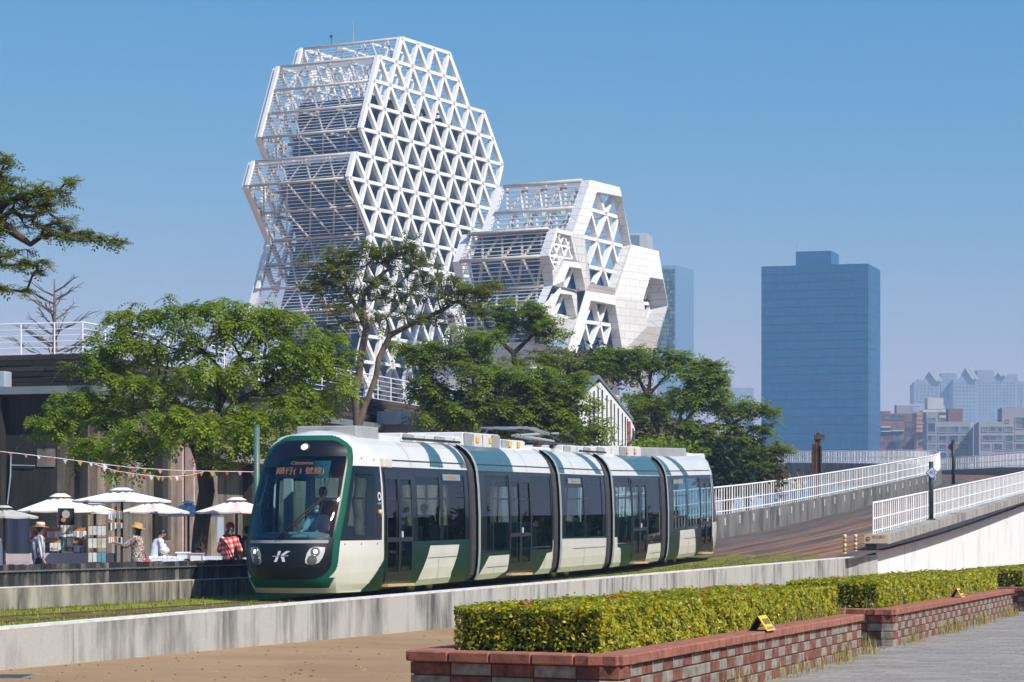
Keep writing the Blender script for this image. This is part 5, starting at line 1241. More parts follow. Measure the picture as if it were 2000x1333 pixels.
tree('evergreen_bush', 'dense dark evergreen clump right behind the tram rear end', 123,
     [[(1415, 960), (1415, 900)]], [(1410, 900, 30, 34, 60), (1415, 940, 34, 26, 50), (1395, 925, 22, 40, 34), (1440, 940, 26, 20, 26)], 'leaf_d', 'bark_dark', 'blob', 18, .2, leaf=dict(n=42, s=.30, spread=.32, back=.3), base_z=.6)
for (nm, lab, Y, lb, sd_, lm) in (('olive_bush', 'brownish olive shrub mass between the striped house and the tram rear', 136, [(1270, 850, 60, 34, 90), (1270, 800, 30, 30, 30), (1330, 850, 40, 30, 40), (1205, 730, 40, 20, 20)], 21, 'leaf_o'),
                              ('olive_bush', 'brownish olive shrub behind the leaning tree', 126, [(1460, 915, 44, 34, 70), (1490, 935, 40, 20, 40), (1430, 880, 30, 40, 40)], 22, 'leaf_o'),
                              ('olive_bush', 'thin brownish shrub above the tram centre before the podium', 132, [(1120, 725, 60, 30, 60), (1080, 760, 40, 24, 30), (1160, 705, 40, 18, 30)], 23, 'leaf_o'),
                              ('green_bush', 'low green shrubs right behind the tram roof', 108, [(900, 850, 60, 20, 50), (1000, 850, 70, 18, 50), (1100, 855, 60, 18, 50)], 24, 'leaf_c'),
                              ('green_bush', 'green shrubs below the vase tree', 120, [(1160, 865, 24, 14, 14), (1300, 885, 70, 12, 40)], 25, 'leaf_c')):
    tree(nm, lab, Y, [[(lb[0][0], lb[0][1] + 60), (lb[0][0], lb[0][1] + 10)]], lb, lm, 'bark', 'blob', sd_, .15, leaf=dict(n=24, s=.30, spread=.42, back=.4), base_z=.45, cat='bush')
# branch reaching in from the left, its trunk stands outside the picture
tree('overhanging_tree', 'tree branch with leaves reaching in at the upper left edge', 46,
     [[(-210, 1100), (-190, 800), (-150, 600), (-110, 520)], [(-150, 600), (-90, 480), (-10, 430), (60, 478)], [(-110, 520), (-60, 400), (10, 370)], [(-190, 800), (-120, 620), (-40, 560)]],
     [(40, 385, 62, 40, 46), (90, 400, 56, 46, 44), (120, 450, 46, 26, 26), (170, 465, 46, 14, 20), (222, 474, 24, 8, 8), (30, 440, 60, 24, 22), (20, 500, 46, 26, 24), (70, 520, 36, 16, 14), (140, 355, 20, 14, 8), (10, 565, 34, 12, 9), (55, 568, 18, 8, 4), (10, 310, 24, 18, 10), (-60, 400, 80, 70, 40), (-60, 520, 80, 50, 30), (5, 350, 30, 25, 14)],
     'leaf_b', 'bark_dark', 'frond', 31, .16, leaf=dict(n=5, L=.20, w=.30, k=4, droop=.3, up=.2, back=.3), base_z=0.3, thin=.006)
# bare conical tree behind the roof railing
rs = np.random.default_rng(5); bt_ = empty('bare_tree', tuple(W(110, 700, 112) * 1.0), 'bare leafless tree behind the roof railing at left', 'tree')
base = W(110, 1060, 112); tp = W(106, 545, 112); mb = MB(); mb.tube([base, base.lerp(tp, .7), tp], [.22, .13, .02], 8); mb.build('trunk', M['bark'], bt_, True)
mb = MB()
for t in np.linspace(.60, .95, 24):
    t = float(t); p = base.lerp(tp, t); L_ = 2.4 * (1.12 - t) / .5 * .75 + .5; az = rs.uniform(0, 6.28)
    d = Vector((math.cos(az), math.sin(az) * .6, .28 + .3 * t)); q = p + d * L_; mb.tube([p, p.lerp(q, .5) - Vector((0, 0, .06 * L_)), q], [.045, .03, .01], 4)
    for k in range(8):
        u_ = rs.uniform(.25, 1); b0 = p.lerp(q, u_); az2 = az + rs.normal(0, .7); b1 = b0 + Vector((math.cos(az2), math.sin(az2) * .6, rs.uniform(.05, .8))) * L_ * .32; mb.tube([b0, b1], [.018, .008], 3, caps=False)
mb.build('branches', M['bark'], bt_)

# ------------------------------------------------------------------ planters of coloured blocks with clipped hedges
M['brick_red'] = pm('split_face_red_block', (0.175, 0.06, 0.036), 0.9, var=0.55, scale=9, bump=0.9, bscale=60)
M['brick_grey'] = pm('split_face_grey_block', (0.23, 0.205, 0.165), 0.9, var=0.5, scale=9, bump=0.9, bscale=60)
M['cap'] = pm('red_cap_block', (0.29, 0.105, 0.066), 0.85, var=0.35, scale=7, bump=0.5, bscale=50)
M['mortar'] = pm('dark_mortar', (0.035, 0.03, 0.027), 0.95)
M['soil'] = pm('planter_soil', (0.16, 0.12, 0.075), 0.95, var=0.5, scale=12, bump=0.8)
M['hedge_leaf'] = island('golden_hedge_leaves', [(0.0, (0.055, 0.10, 0.005)), (0.3, (0.20, 0.24, 0.008)), (0.55, (0.37, 0.35, 0.012)), (1.0, (0.62, 0.49, 0.022))], 0.42, 0.38, 0.35, 3.2)
M['hedge_core'] = pm('hedge_dark_core', (0.018, 0.022, 0.008), 0.95)  # near black, so the gaps between leaves read as shade
M['flower'] = pm('red_hedge_flowers', (0.55, 0.06, 0.03), 0.6)
def block(L_, H_, D_, bev=.008):
    mb = MB(); mb.box((0, 0, 0), (L_, D_, H_)); me = mb.mesh('block'); bm = bmesh.new(); bm.from_mesh(me); bmesh.ops.bevel(bm, geom=bm.edges[:], offset=bev, segments=1, affect='EDGES'); bmesh.ops.recalc_face_normals(bm, faces=bm.faces); bm.to_mesh(me); bm.free(); return me
BL, BH_, NC = .445, .1225, 4
bk_red, bk_gry, bk_cap = block(BL - .012, BH_ - .010, .19), block(BL - .012, BH_ - .010, .19), block(BL - .010, .098, .34, .012)
bk_red.materials.append(M['brick_red']); bk_gry.materials.append(M['brick_grey']); bk_cap.materials.append(M['cap'])
def planter(label, hlabel, L0, C0, E0, seed, leaf_n, leaf_s, end_pad=.2):
    rs = np.random.default_rng(seed); e = empty('brick_planter', C0, label, 'planter', 'brick planters with clipped hedges')
    G0 = L0 + (E0 - C0)
    for (A_, B_) in ((L0, C0), (C0, E0), (E0, G0), (G0, L0)):
        d = (B_ - A_); L_ = d.length; d = d / L_; nrm = Vector((d.y, -d.x, 0))     # outward
        nb = int(round(L_ / BL)); f = L_ / (nb * BL); seen = (A_ is L0) or (A_ is C0)
        if seen:
            for c in range(NC):
                sh = 0
                for i in range(nb):
                    me = bk_red if (i + c * (1 if A_ is C0 else 1)) % 2 else bk_gry
                    if rs.uniform() < .06: me = bk_gry if me is bk_red else bk_red
                    p = A_ + d * (i * BL * f + .006) - nrm * (.19 + rs.uniform(0, .008)) + Vector((0, 0, c * BH_ + .004 + (.0 if c else .0)))
                    share(me, 'brick', frame_mat(p + Vector((0, 0, .002)), d * f, nrm, Vector((0, 0, 1))), e)
        for i in range(nb):
            p = A_ + d * (i * BL * f + .005) - nrm * (.30 + (.0)) + Vector((0, 0, .49 + rs.uniform(0, .003)))
            if seen or A_ is G0 and i % 1 == 0: share(bk_cap, 'cap_brick', frame_mat(p, d * f, nrm, Vector((0, 0, 1))), e)
        mb = MB(); a, b = A_ - nrm * .012 + d * .10, B_ - nrm * .012 - d * .10; mb.hexa([a, b, b - nrm * .19, a - nrm * .19] + [v + Vector((0, 0, .492)) for v in (a, b, b - nrm * .19, a - nrm * .19)]); mb.build('mortar_core', M['mortar'], e)
    mb = MB(); mb.poly([tuple(v.x for v in ()) or tuple(p + Vector((0, 0, .53))) for p in [L0 + (C0 - L0) * .06, C0 + (L0 - C0) * .06, E0 + (G0 - E0) * .06, G0 + (E0 - G0) * .06]]); mb.build('soil', M['soil'], e, fixn=False)
    # hedge
    U_ = (E0 - C0); Ln = U_.length; U_ = U_ / Ln; X_ = (L0 - C0); Wd = X_.length; X_ = X_ / Wd
    he = empty('hedge', C0 + Vector((0, 0, .53)), hlabel, 'hedge', 'clipped golden hedges')
    x0, x1, y0, y1, z0, z1 = .34, Wd - .30, .55, Ln - end_pad, .54, .99
    P = lambda x, y, z: C0 + X_ * x + U_ * y + Vector((0, 0, z))
    mb = MB(); q = .07; mb.hexa([P(x0 + q, y0 + q, z0 - .01), P(x1 - q, y0 + q, z0 - .01), P(x1 - q, y1 - q, z0 - .01), P(x0 + q, y1 - q, z0 - .01), P(x0 + q, y0 + q, z1 - q), P(x1 - q, y0 + q, z1 - q), P(x1 - q, y1 - q, z1 - q), P(x0 + q, y1 - q, z1 - q)]); mb.build('shade_core', M['hedge_core'], he)  # solid box, coloured dark for the shade between the leaves
    aT, aS, aF = (x1 - x0) * (y1 - y0), (y1 - y0) * (z1 - z0), (x1 - x0) * (z1 - z0)
    den = leaf_n; Vs = []
    for (kind_, ar) in (('T', aT), ('S', aS * 1.3), ('F', aF * 1.5), ('B', aS * .4), ('K', aF * .6)):
        n = int(ar * den); a = rs.uniform(0, 1, n); b = rs.uniform(0, 1, n); dp = rs.exponential(.045, n)
        lump = .014 * np.sin(a * Ln * 2.1 + 1.3 * np.sin(b * 7 + seed)) + .012 * np.sin(a * Ln * 5.3 + b * 11) + .010 * np.sin(a * Ln * 11.7 + b * 5)
        if kind_ == 'T': c = np.stack([x0 + a * 0 + b * (x1 - x0), y0 + a * (y1 - y0), z1 - dp + lump * .8], 1); nr = np.array([0, 0, 1.0])
        elif kind_ == 'S': c = np.stack([x0 + dp - lump, y0 + a * (y1 - y0), z0 + b ** .8 * (z1 - z0)], 1); nr = -np.array(X_)
        elif kind_ == 'B': c = np.stack([x1 - dp, y0 + a * (y1 - y0), z0 + b * (z1 - z0)], 1); nr = np.array(X_)
        elif kind_ == 'F': c = np.stack([x0 + a * (x1 - x0), y0 + dp - lump * .6, z0 + b ** .8 * (z1 - z0)], 1); nr = -np.array(U_)
        else: c = np.stack([x0 + a * (x1 - x0), y1 - dp, z0 + b * (z1 - z0)], 1); nr = np.array(U_)
        Wp = np.array(C0)[None] + c[:, :1] * np.array(X_)[None] + c[:, 1:2] * np.array(U_)[None]; Wp[:, 2] = c[:, 2]
        sprig = rs.uniform(0, 1, n) < .02; Wp[sprig & (kind_ == 'T'), 2] += .04
        nn = nr[None] * .9 + np.array([0, 0, .5]) + rs.normal(0, .55, (n, 3)); nn /= np.linalg.norm(nn, axis=1)[:, None]
        t1 = np.cross(nn, rs.normal(0, 1, (n, 3))); t1 /= np.linalg.norm(t1, axis=1)[:, None]; t2 = np.cross(nn, t1)
        l = (leaf_s * rs.uniform(.65, 1.3, n))[:, None]; Vs.append(np.stack([Wp - t1 * l * .5, Wp + t2 * l * .25 + nn * l * .06, Wp + t1 * l * .5, Wp - t2 * l * .25 + nn * l * .06], 1))
    V = np.concatenate(Vs).reshape(-1, 3); tag(np_mesh('leaves', V, np.arange(len(V)).reshape(-1, 4), M['hedge_leaf'], he), kind='stuff')
    fl = MB()
    for i in range(11 if seed == 41 else 5):
        p = P(x0 + rs.uniform(0, .9) * (x1 - x0), y0 + rs.uniform(0, 1) ** 1.6 * (y1 - y0), z1 + rs.uniform(.0, .03))
        for k in range(6): a_ = rs.uniform(0, 6.28); fl.sphere(p + Vector((math.cos(a_) * .02, math.sin(a_) * .02, rs.uniform(-.01, .015))), .012, 6)
    tag(fl.build('flowers', M['flower'], he, fixn=False), kind='stuff')
    return e
planter('nearest red and grey block planter in the foreground', 'nearest clipped yellow green hedge in the foreground', P_L1, P_C1, P_E1, 41, 2000, .052)
planter('middle red and grey block planter behind the nearest one', 'middle clipped yellow green hedge behind the nearest one', P_L2, P_C2, P_E2, 42, 1300, .075)
planter('farthest block planter at the right edge of the picture', 'farthest clipped hedge at the right edge of the picture', P_L3, P_C3, P_E3, 43, 700, .10)
# weeds at the foot of the planters and inside them
def tufts(name, label, pts, hgt, mat, rs, nper=34, spread=.10, wid=.006, kind='stuff'):
    C = np.repeat(np.array([list(p) for p in pts]), nper, axis=0); m_ = len(C); C[:, :2] += rs.normal(0, spread, (m_, 2))
    h = hgt * rs.uniform(.4, 1.25, m_); az = rs.uniform(0, 6.28, m_); lean = rs.uniform(.1, .7, m_) * h
    tipp = C + np.stack([np.cos(az) * lean, np.sin(az) * lean, h], 1); sd = np.stack([-np.sin(az), np.cos(az), 0 * az], 1) * wid
    mid = C + (tipp - C) * .55 + np.stack([0 * h, 0 * h, .12 * h], 1)
    V = np.stack([C - sd, C + sd, mid + sd * .8, tipp, mid - sd * .8], 1)
    n = len(V); b = (np.arange(n) * 5)[:, None]; F = np.concatenate([b + np.array([[0, 1, 2, 4]])]); F2 = np.concatenate([b + np.array([[4, 2, 3, 3]])])
    Vf = V.reshape(-1, 3); F3 = np.concatenate([b + np.array([[0, 1, 2]]), b + np.array([[0, 2, 4]]), b + np.array([[4, 2, 3]])])
    return tag(np_mesh(name, Vf, F3, mat), label, 'weeds', kind=kind)
rs = np.random.default_rng(77); pts = []
for (A_, B_, n) in ((P_C1, P_E1, 60), (P_C2, P_E2, 80)):
    d = (B_ - A_).normalized(); nr = Vector((d.y, -d.x, 0)); L_ = (B_ - A_).length
    for i in range(n):
        t = rs.uniform(0, 1); cl = .5 + .5 * math.sin(t * 23 + A_.x)
        if rs.uniform() < cl: pts.append(A_ + d * (t * L_) + nr * (.05 + abs(rs.normal(0, .06))) + Vector((0, 0, .01)))
pts += [P_E1 + Vector((rs.normal(.05, .12), rs.normal(.15, .12), .01)) for _ in range(8)]
tufts('weeds', 'dry grass weeds along the foot of the planters', pts, .24, M['dry_grass'], rs, 13, .08, .004)
pts = []
for (A_, B_, X_) in ((P_C1, P_E1, (P_L1 - P_C1).normalized()), (P_C2, P_E2, (P_L2 - P_C2).normalized())):
    for i in range(46):
        t = min(1.0, abs(rs.normal(.80, .13))) if A_ is P_C1 else rs.uniform(0, 1); pts.append(A_.lerp(B_, t) + X_ * (.36 + rs.uniform(0, .12)) + Vector((0, 0, .53)))
tufts('weeds', 'dry grass growing inside the planters along the hedge foot', pts, .20, M['dry_grass'], rs, 24, .06)
# grass blades over the track bed
rs = np.random.default_rng(78); n = 52000; s = -34 + 72 * rs.uniform(0, 1, n); o = np.where(rs.uniform(0, 1, n) < .75, rs.uniform(1.4, 5.3, n), rs.uniform(-3.05, 1.4, n))
keep = ~((np.abs(o) < .95) & (rs.uniform(0, 1, n) < .7)) & ~((np.abs(np.abs(o - 3.25) - .72) < .08)) & ~((s > 22) & (rs.uniform(0, 1, n) < (s - 22) / 16)) & ~((s > -3) & (np.abs(o) < 1.3)); s, o = s[keep], o[keep]; n = len(s)
zb = np.array([zbed(float(a), float(b)) for a, b in zip(s, o)]); C = np.stack([T0.x + TD.x * s + TR.x * o, T0.y + TD.y * s + TR.y * o, zb], 1)
h = rs.uniform(.03, .085, n) * np.where(o > 4.9, 1.3, 1.0); az = rs.uniform(0, 6.28, n); sd = np.stack([-np.sin(az), np.cos(az), 0 * az], 1) * .011; tipp = C + np.stack([np.cos(az) * h * .5, np.sin(az) * h * .5, h], 1)
V = np.stack([C - sd, C + sd, tipp], 1).reshape(-1, 3); tag(np_mesh('grass', V, np.arange(len(V)).reshape(-1, 3), M['grass_blade']), 'short green grass growing over the tram track', 'grass', kind='stuff')
# ------------------------------------------------------------------ warehouse with roof terrace behind the market
def mat_wall(name, light, dark, lo=.40, hi=.62):
    m, nt, out = nmat(name)
    f = mathn(nt, 'ADD', mathn(nt, 'MULTIPLY', noise(nt, .55, 6, (1, 1, .55), .6), .65), mathn(nt, 'MULTIPLY', noise(nt, 5, 5, (1, 1, .12), .6), .35))
    c = mixc(nt, .35, ramp(nt, f, [(lo, dark), (hi, light)]), ramp(nt, noise(nt, 22, 4), [(.3, (.55, .55, .55)), (.7, (1, 1, 1))]), 'MULTIPLY')
    finish(nt, out, c, .9, 0, noise(nt, 18, 4), .4, .01); return m
M['wall_dark'] = mat_wall('dark_stained_shaded_plaster', (.055, .049, .045), (.014, .013, .013))  # dark paint and stain, plus the tree's shadow put into the colour
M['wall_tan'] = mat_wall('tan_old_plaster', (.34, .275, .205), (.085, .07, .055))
M['wall_pale'] = mat_wall('pale_old_plaster', (.38, .33, .27), (.14, .12, .10))
M['plank_dark'] = rand_island('dark_planks', [(0, (.012, .011, .012)), (.6, (.03, .026, .026)), (1, (.07, .062, .06))], .75, .4, 12, .3, .5)
M['plank_brown'] = rand_island('brown_planks', [(0, (.085, .06, .045)), (.6, (.12, .088, .066)), (1, (.17, .13, .10))], .8, .4, 12, .3, .5)
M['eave_metal'] = pm('blue_grey_eave', (.19, .225, .25), .5, .2, var=.12, scale=1)
M['duct'] = pm('pale_blue_duct', (.40, .48, .55), .45, .2, var=.12, scale=2)
M['pink_frame'] = pm('pinkish_door_frame', (.50, .37, .33), .6, var=.15)
M['dark_glass'] = glass('dark_door_glass', (.10, .11, .12), 1.5, .05)
OW = -13.0; SK = s_at(172, OW)[0]; K = TP(SK, OW, 0); WD = -TR
def wt(x):
    k = (x - 1000) / FPX; return (K.x - k * K.y) / (k * WD.y - WD.x)
def WQ(t, z, d=0.0): return K + WD * t - TD * d + Vector((0, 0, z))          # end wall, facing the camera
def wz(x, y): t = wt(x); return EYE - (y - HY) * (K.y + WD.y * t) / FPX
def FQ(s, z, d=0.0): return TP(s, OW + d, z)                                  # long wall, parallel to the track
def fs(x): return s_at(x, OW)[0]
def fz(x, y): return EYE - (y - HY) * s_at(x, OW)[1] / FPX
wh = empty('warehouse', FQ(SK, .45), 'old dark concrete warehouse with plank parapet behind the market', 'building')
def wbox(name, t0, t1, z0, z1, d0, d1, mat, parent=wh, bev=0.0):
    mb = MB(); mb.hexa([WQ(t0, z0, d1), WQ(t1, z0, d1), WQ(t1, z0, d0), WQ(t0, z0, d0), WQ(t0, z1, d1), WQ(t1, z1, d1), WQ(t1, z1, d0), WQ(t0, z1, d0)]); return mb.build(name, mat, parent, bevel=bev)
def fbox(name, s0, s1, z0, z1, d0, d1, mat, parent=wh, bev=0.0):
    mb = MB(); mb.hexa([FQ(s0, z0, d1), FQ(s1, z0, d1), FQ(s1, z0, d0), FQ(s0, z0, d0), FQ(s0, z1, d1), FQ(s1, z1, d1), FQ(s1, z1, d0), FQ(s0, z1, d0)]); return mb.build(name, mat, parent, bevel=bev)
tL = wt(-70); EA = wz(50, 772); PZ1 = wz(120, 691); SE = fs(975)
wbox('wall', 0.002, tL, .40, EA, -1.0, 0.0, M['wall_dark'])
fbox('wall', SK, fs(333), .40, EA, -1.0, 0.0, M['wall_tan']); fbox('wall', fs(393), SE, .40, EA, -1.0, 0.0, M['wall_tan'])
fbox('lintel', fs(333) + .002, fs(393) - .002, fz(360, 850), EA, -1.0, .02, M['wall_tan'])
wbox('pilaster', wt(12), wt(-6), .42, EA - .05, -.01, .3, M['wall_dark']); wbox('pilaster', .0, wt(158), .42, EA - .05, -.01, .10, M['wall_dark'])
for x0, x1, dd, mt in ((175, 192, .25, 'wall_tan'), (194, 203, .40, 'wall_pale'), (206, 218, .18, 'wall_dark'), (300, 311, .30, 'wall_dark'), (314, 327, .35, 'wall_tan'), (396, 408, .3, 'wall_tan'), (474, 490, .35, 'wall_dark'), (600, 612, .3, 'wall_tan'), (700, 712, .3, 'wall_tan')):  # the narrow pale one has a sunlit edge put into its colour
    fbox('pilaster', fs(x0), fs(x1), .42, EA - .05, -.01, dd, M[mt])
wbox('wall_patch', wt(108), wt(73), wz(90, 912), wz(90, 877), 0, .03, M['wall_pale'])
mb = MB(); p = [WQ(wt(23), wz(23, 885), .05), WQ(wt(22), wz(22, 930), .05), WQ(wt(16), wz(16, 985), .05)]; mb.tube(p, .02, 6); mb.tube([WQ(wt(23), wz(23, 909), .05), WQ(wt(70), wz(70, 910), .05)], .015, 6); mb.build('conduit_pipe', M['duct'], wh)
ent = empty('entrance', FQ(fs(360), .45)); ent.parent = wh; ent.matrix_parent_inverse = parent_inv(wh)
zt_ = fz(360, 850)
for x0, x1 in ((335, 353), (355, 375), (377, 392)): fbox('pane', fs(x0), fs(x1), .45, zt_, -.25, -.23, M['dark_glass'], ent)
for x in (334, 354, 376, 390): fbox('mullion', fs(x - 1.5), fs(x + 1.5), .45, zt_, -.35, .06, M['pink_frame'], ent)
fbox('lobby', fs(333), fs(393), .42, zt_, -3.0, -2.8, M['wall_dark'], ent)
fbox('canopy', fs(412), fs(470), fz(440, 905), fz(440, 880), 0, .9, M['wall_pale']); fbox('wall_patch', fs(412), fs(436), fz(420, 1060), fz(420, 1010), 0, .02, M['duct'])
wbox('eave', -.3, tL, EA, EA + .22, -.4, .5, M['eave_metal']); fbox('eave', SK - .5, SE, EA, EA + .22, -.4, .3, M['eave_metal'])
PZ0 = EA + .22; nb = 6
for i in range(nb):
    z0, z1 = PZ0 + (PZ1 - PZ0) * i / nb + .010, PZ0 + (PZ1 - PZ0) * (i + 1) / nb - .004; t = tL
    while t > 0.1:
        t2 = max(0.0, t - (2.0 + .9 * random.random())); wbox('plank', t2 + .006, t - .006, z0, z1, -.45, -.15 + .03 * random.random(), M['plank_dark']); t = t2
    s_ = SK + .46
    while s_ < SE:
        s2 = min(SE, s_ + 2.4 + .9 * random.random()); fbox('plank', s_ + .006, s2 - .006, z0, z1, -.45, -.15 + .03 * random.random(), M['plank_dark'] if s_ < fs(740) else M['plank_brown']); s_ = s2  # boards change from dark to brown partway along the long wall
mb = MB(); mb.poly([FQ(SK + .46, PZ1 - .15, -.46), FQ(SE, PZ1 - .15, -.46), FQ(SE, PZ1 - .15, -20), FQ(SK + .46, PZ1 - .15, -20)]); mb.build('roof', M['wall_dark'], wh, fixn=False)
fbox('rear_block', SE + .002, SE + .5, .4, PZ1 - .2, -19, 0.0, M['wall_tan'])
rl = empty('roof_railing', FQ(SK, PZ1), 'white tube railing around the warehouse roof terrace', 'railing')
for hz_ in (.05, .22, .40, .58, .76, .94):
    mb = MB(); r_ = .026 if hz_ > .9 else .014; mb.tube([WQ(tL, PZ1 + hz_, -.35), WQ(.35, PZ1 + hz_, -.35), FQ(SE, PZ1 + hz_, -.35)], r_, 6); mb.build('rail_tube', M['white_paint'], rl)
for t in np.arange(wt(30) + 2 * 1.1, .4, -1.1): mb = MB(); mb.tube([WQ(float(t), PZ1 - .2, -.35), WQ(float(t), PZ1 + .94, -.35)], .024, 6); mb.build('post', M['white_paint'], rl)
for t in np.arange(SK + .35, SE, 1.5): mb = MB(); mb.tube([FQ(float(t), PZ1 - .2, -.35), FQ(float(t), PZ1 + .94, -.35)], .024, 6); mb.build('post', M['white_paint'], rl)
e = empty('roof_duct', WQ(wt(5), EA + .22, .2), 'pale blue duct box on the eave at the left edge', 'duct'); z0, z1 = EA + .225, wz(5, 727); mb = MB(); t0, t1 = wt(20), wt(-14)
mb.hexa([WQ(t0, z0, .35), WQ(t1, z0, .35), WQ(t1, z0, -.1), WQ(t0, z0, -.1), WQ(t0, z1, .35), WQ(t1, z1, .35), WQ(t1, z1, -.1), WQ(t0, z1, -.1)]); mb.build('casing', M['duct'], e, bevel=.02)
mb = MB(); c = WQ(wt(3), z1, .45); mb.tube([c + Vector((-.3, 0, .12)), c + Vector((.02, -.05, .14)), c + Vector((.10, -.06, .05)), c + Vector((.05, -.05, -.08)), c + Vector((-.2, -.05, -.10))], .05, 8); mb.build('pipe', M['rust'], e, True)
e = empty('roof_duct', FQ(fs(752), fz(752, 832), .3), 'pale blue duct box on the wall behind the tram nose', 'duct'); z0, z1 = fz(752, 832), fz(752, 806)
mb = MB(); mb.hexa([FQ(fs(735), z0, 1.0), FQ(fs(757), z0, 1.0), FQ(fs(757), z0, .01), FQ(fs(735), z0, .01), FQ(fs(735), z1, 1.0), FQ(fs(757), z1, 1.0), FQ(fs(757), z1, .01), FQ(fs(735), z1, .01)]); mb.build('casing', M['duct'], e, bevel=.02)
fbox('ledge', fs(738), fs(775), z0 - .24, z0 - .005, .01, 1.2, M['eave_metal'], e)
# ------------------------------------------------------------------ striped gable house
sh_ = empty('striped_house', W(1200, 1060, 118), 'white gabled house with black vertical stripes among the trees', 'house'); Y = 118
Yf = lambda x: 116 + (x - 1130) * .085
Wf = lambda x, y, d=0.0: W(x, y, Yf(x) - d)
P = [Wf(1130, 1062), Wf(1241, 1062), Wf(1240, 838), Wf(1232, 820), Wf(1172, 747), Wf(1150, 765), Wf(1130, 790)]
mb = MB(); mb.prism(P, (-3.0, 8, 0)); mb.build('gable_wall', M['tower_white'], sh_)
mb = MB(); ro = Vector((0, -.06, .12)); a, b, c = Wf(1237, 828) + ro, Wf(1170, 744) + ro, Wf(1120, 800) + ro; mb.prism([a, b, b + Vector((0, 0, .15)), a + Vector((0, 0, .15))], (-3.05, 8.1, 0)); mb.prism([c, b, b + Vector((0, 0, .15)), c + Vector((0, 0, .15))], (-3.05, 8.1, 0)); mb.build('roof', M['eave_metal'], sh_)
M['stripe_red'] = pm('dull_red_stripe', (.33, .08, .09), .6)
xs_ = [(1176, 1.6), (1185, 1.4), (1193, 1.5), (1199.5, 1.2), (1207, 1.5), (1215, 1.2), (1221, 1.2), (1225, .8), (1236, 1.2), (1240 - 2, .6), (1168, 1.0), (1160, 1.2), (1152, 1.0), (1229, 3.2)]
for x, w_ in xs_:
    yt = float(np.interp(x, [1150, 1170, 1232, 1240], [768, 750, 822, 842])); w_ *= .7; mb = MB(); mb.prism([Wf(x - w_, 960, .03), Wf(x + w_, 960, .03), Wf(x + w_, yt + 5, .03), Wf(x - w_, yt + 5, .03)], (.02, -.05, 0)); mb.build('stripe', M['stripe_red'] if w_ > 2 else M['t_black'], sh_)

# ------------------------------------------------------------------ people
M['skin'] = pm('skin', (.42, .25, .175), .6, var=.08)
M['hair'] = pm('black_hair', (.010, .008, .008), .5)
M['mask_b'] = pm('pale_blue_face_mask', (.45, .62, .72), .7)
M['cl_black'] = pm('black_cloth', (.012, .012, .014), .9); M['cl_navy'] = pm('navy_cloth', (.02, .03, .06), .9); M['cl_grey'] = pm('grey_cloth', (.18, .18, .19), .9)
M['cl_white'] = pm('white_cloth', (.62, .68, .78), .9, var=.06); M['cl_shirt'] = pm('light_blue_shirt', (.36, .38, .40), .9)
M['cl_uniform'] = pm('white_uniform_shirt', (.55, .62, .66), .9)
def wave_cloth(name, cols, sc_, dirs, rough=.9):
    m, nt, out = nmat(name); g_ = nt.nodes.new('ShaderNodeNewGeometry'); s3 = nt.nodes.new('ShaderNodeSeparateXYZ'); nt.links.new(g_.outputs['Position'], s3.inputs[0])
    fs = []
    for d in dirs:
        v = mathn(nt, 'ADD', mathn(nt, 'MULTIPLY', s3.outputs[0], d[0] * sc_), mathn(nt, 'ADD', mathn(nt, 'MULTIPLY', s3.outputs[1], d[1] * sc_), mathn(nt, 'MULTIPLY', s3.outputs[2], d[2] * sc_)))
        fs.append(mathn(nt, 'GREATER_THAN', mathn(nt, 'FRACT', v), .5))
    f = fs[0] if len(fs) == 1 else mathn(nt, 'MULTIPLY', mathn(nt, 'ADD', fs[0], fs[1]), .5)
    finish(nt, out, ramp(nt, f, cols), rough); return m
M['cl_stripe'] = wave_cloth('striped_shirt_cloth', [(0.0, (.55, .55, .58)), (.9, (.12, .13, .20))], 11, [(1, .6, .12)])
M['cl_plaid'] = wave_cloth('red_plaid_cloth', [(0.0, (.70, .62, .58)), (.45, (.66, .16, .12)), (.9, (.55, .015, .02))], 7.5, [(1, .35, .25), (-.2, 0, 1)])
m, nt, out = nmat('floral_dress_cloth'); finish(nt, out, ramp(nt, noise(nt, 26, 3), [(.40, (.06, .045, .05)), (.5, (.33, .22, .20)), (.6, (.60, .50, .46))]), .9); M['cl_floral'] = m
M['straw'] = pm('straw_hat', (.45, .25, .09), .8, var=.2, scale=20, bump=.4); M['straw_w'] = pm('white_hat_crown', (.6, .56, .5), .8); M['cl_red'] = pm('red_cloth', (.45, .03, .05), .8)
def caps(mb, p, q, r0, r1, n=10):
    p, q = Vector(p), Vector(q); L_ = (q - p).length
    mb.sphere(p, r0, n); mb.sphere(q, r1, n)
    if L_ > 1e-4: mb.tube([p, q], [r0, r1], n)
def voxel(mb, vox, smooth_it=3, xf=None):
    me = mb.mesh('tmp'); ob = bpy.data.objects.new('tmp', me); COL.objects.link(ob)
    r = ob.modifiers.new('r', 'REMESH'); r.mode = 'VOXEL'; r.voxel_size = vox
    s_ = ob.modifiers.new('s', 'SMOOTH'); s_.iterations = smooth_it; s_.factor = .5
    bpy.context.view_layer.update(); out_ = bpy.data.meshes.new_from_object(ob.evaluated_get(bpy.context.evaluated_depsgraph_get())); bpy.data.objects.remove(ob); bpy.data.meshes.remove(me)
    if xf is not None: out_.transform(xf)
    return out_
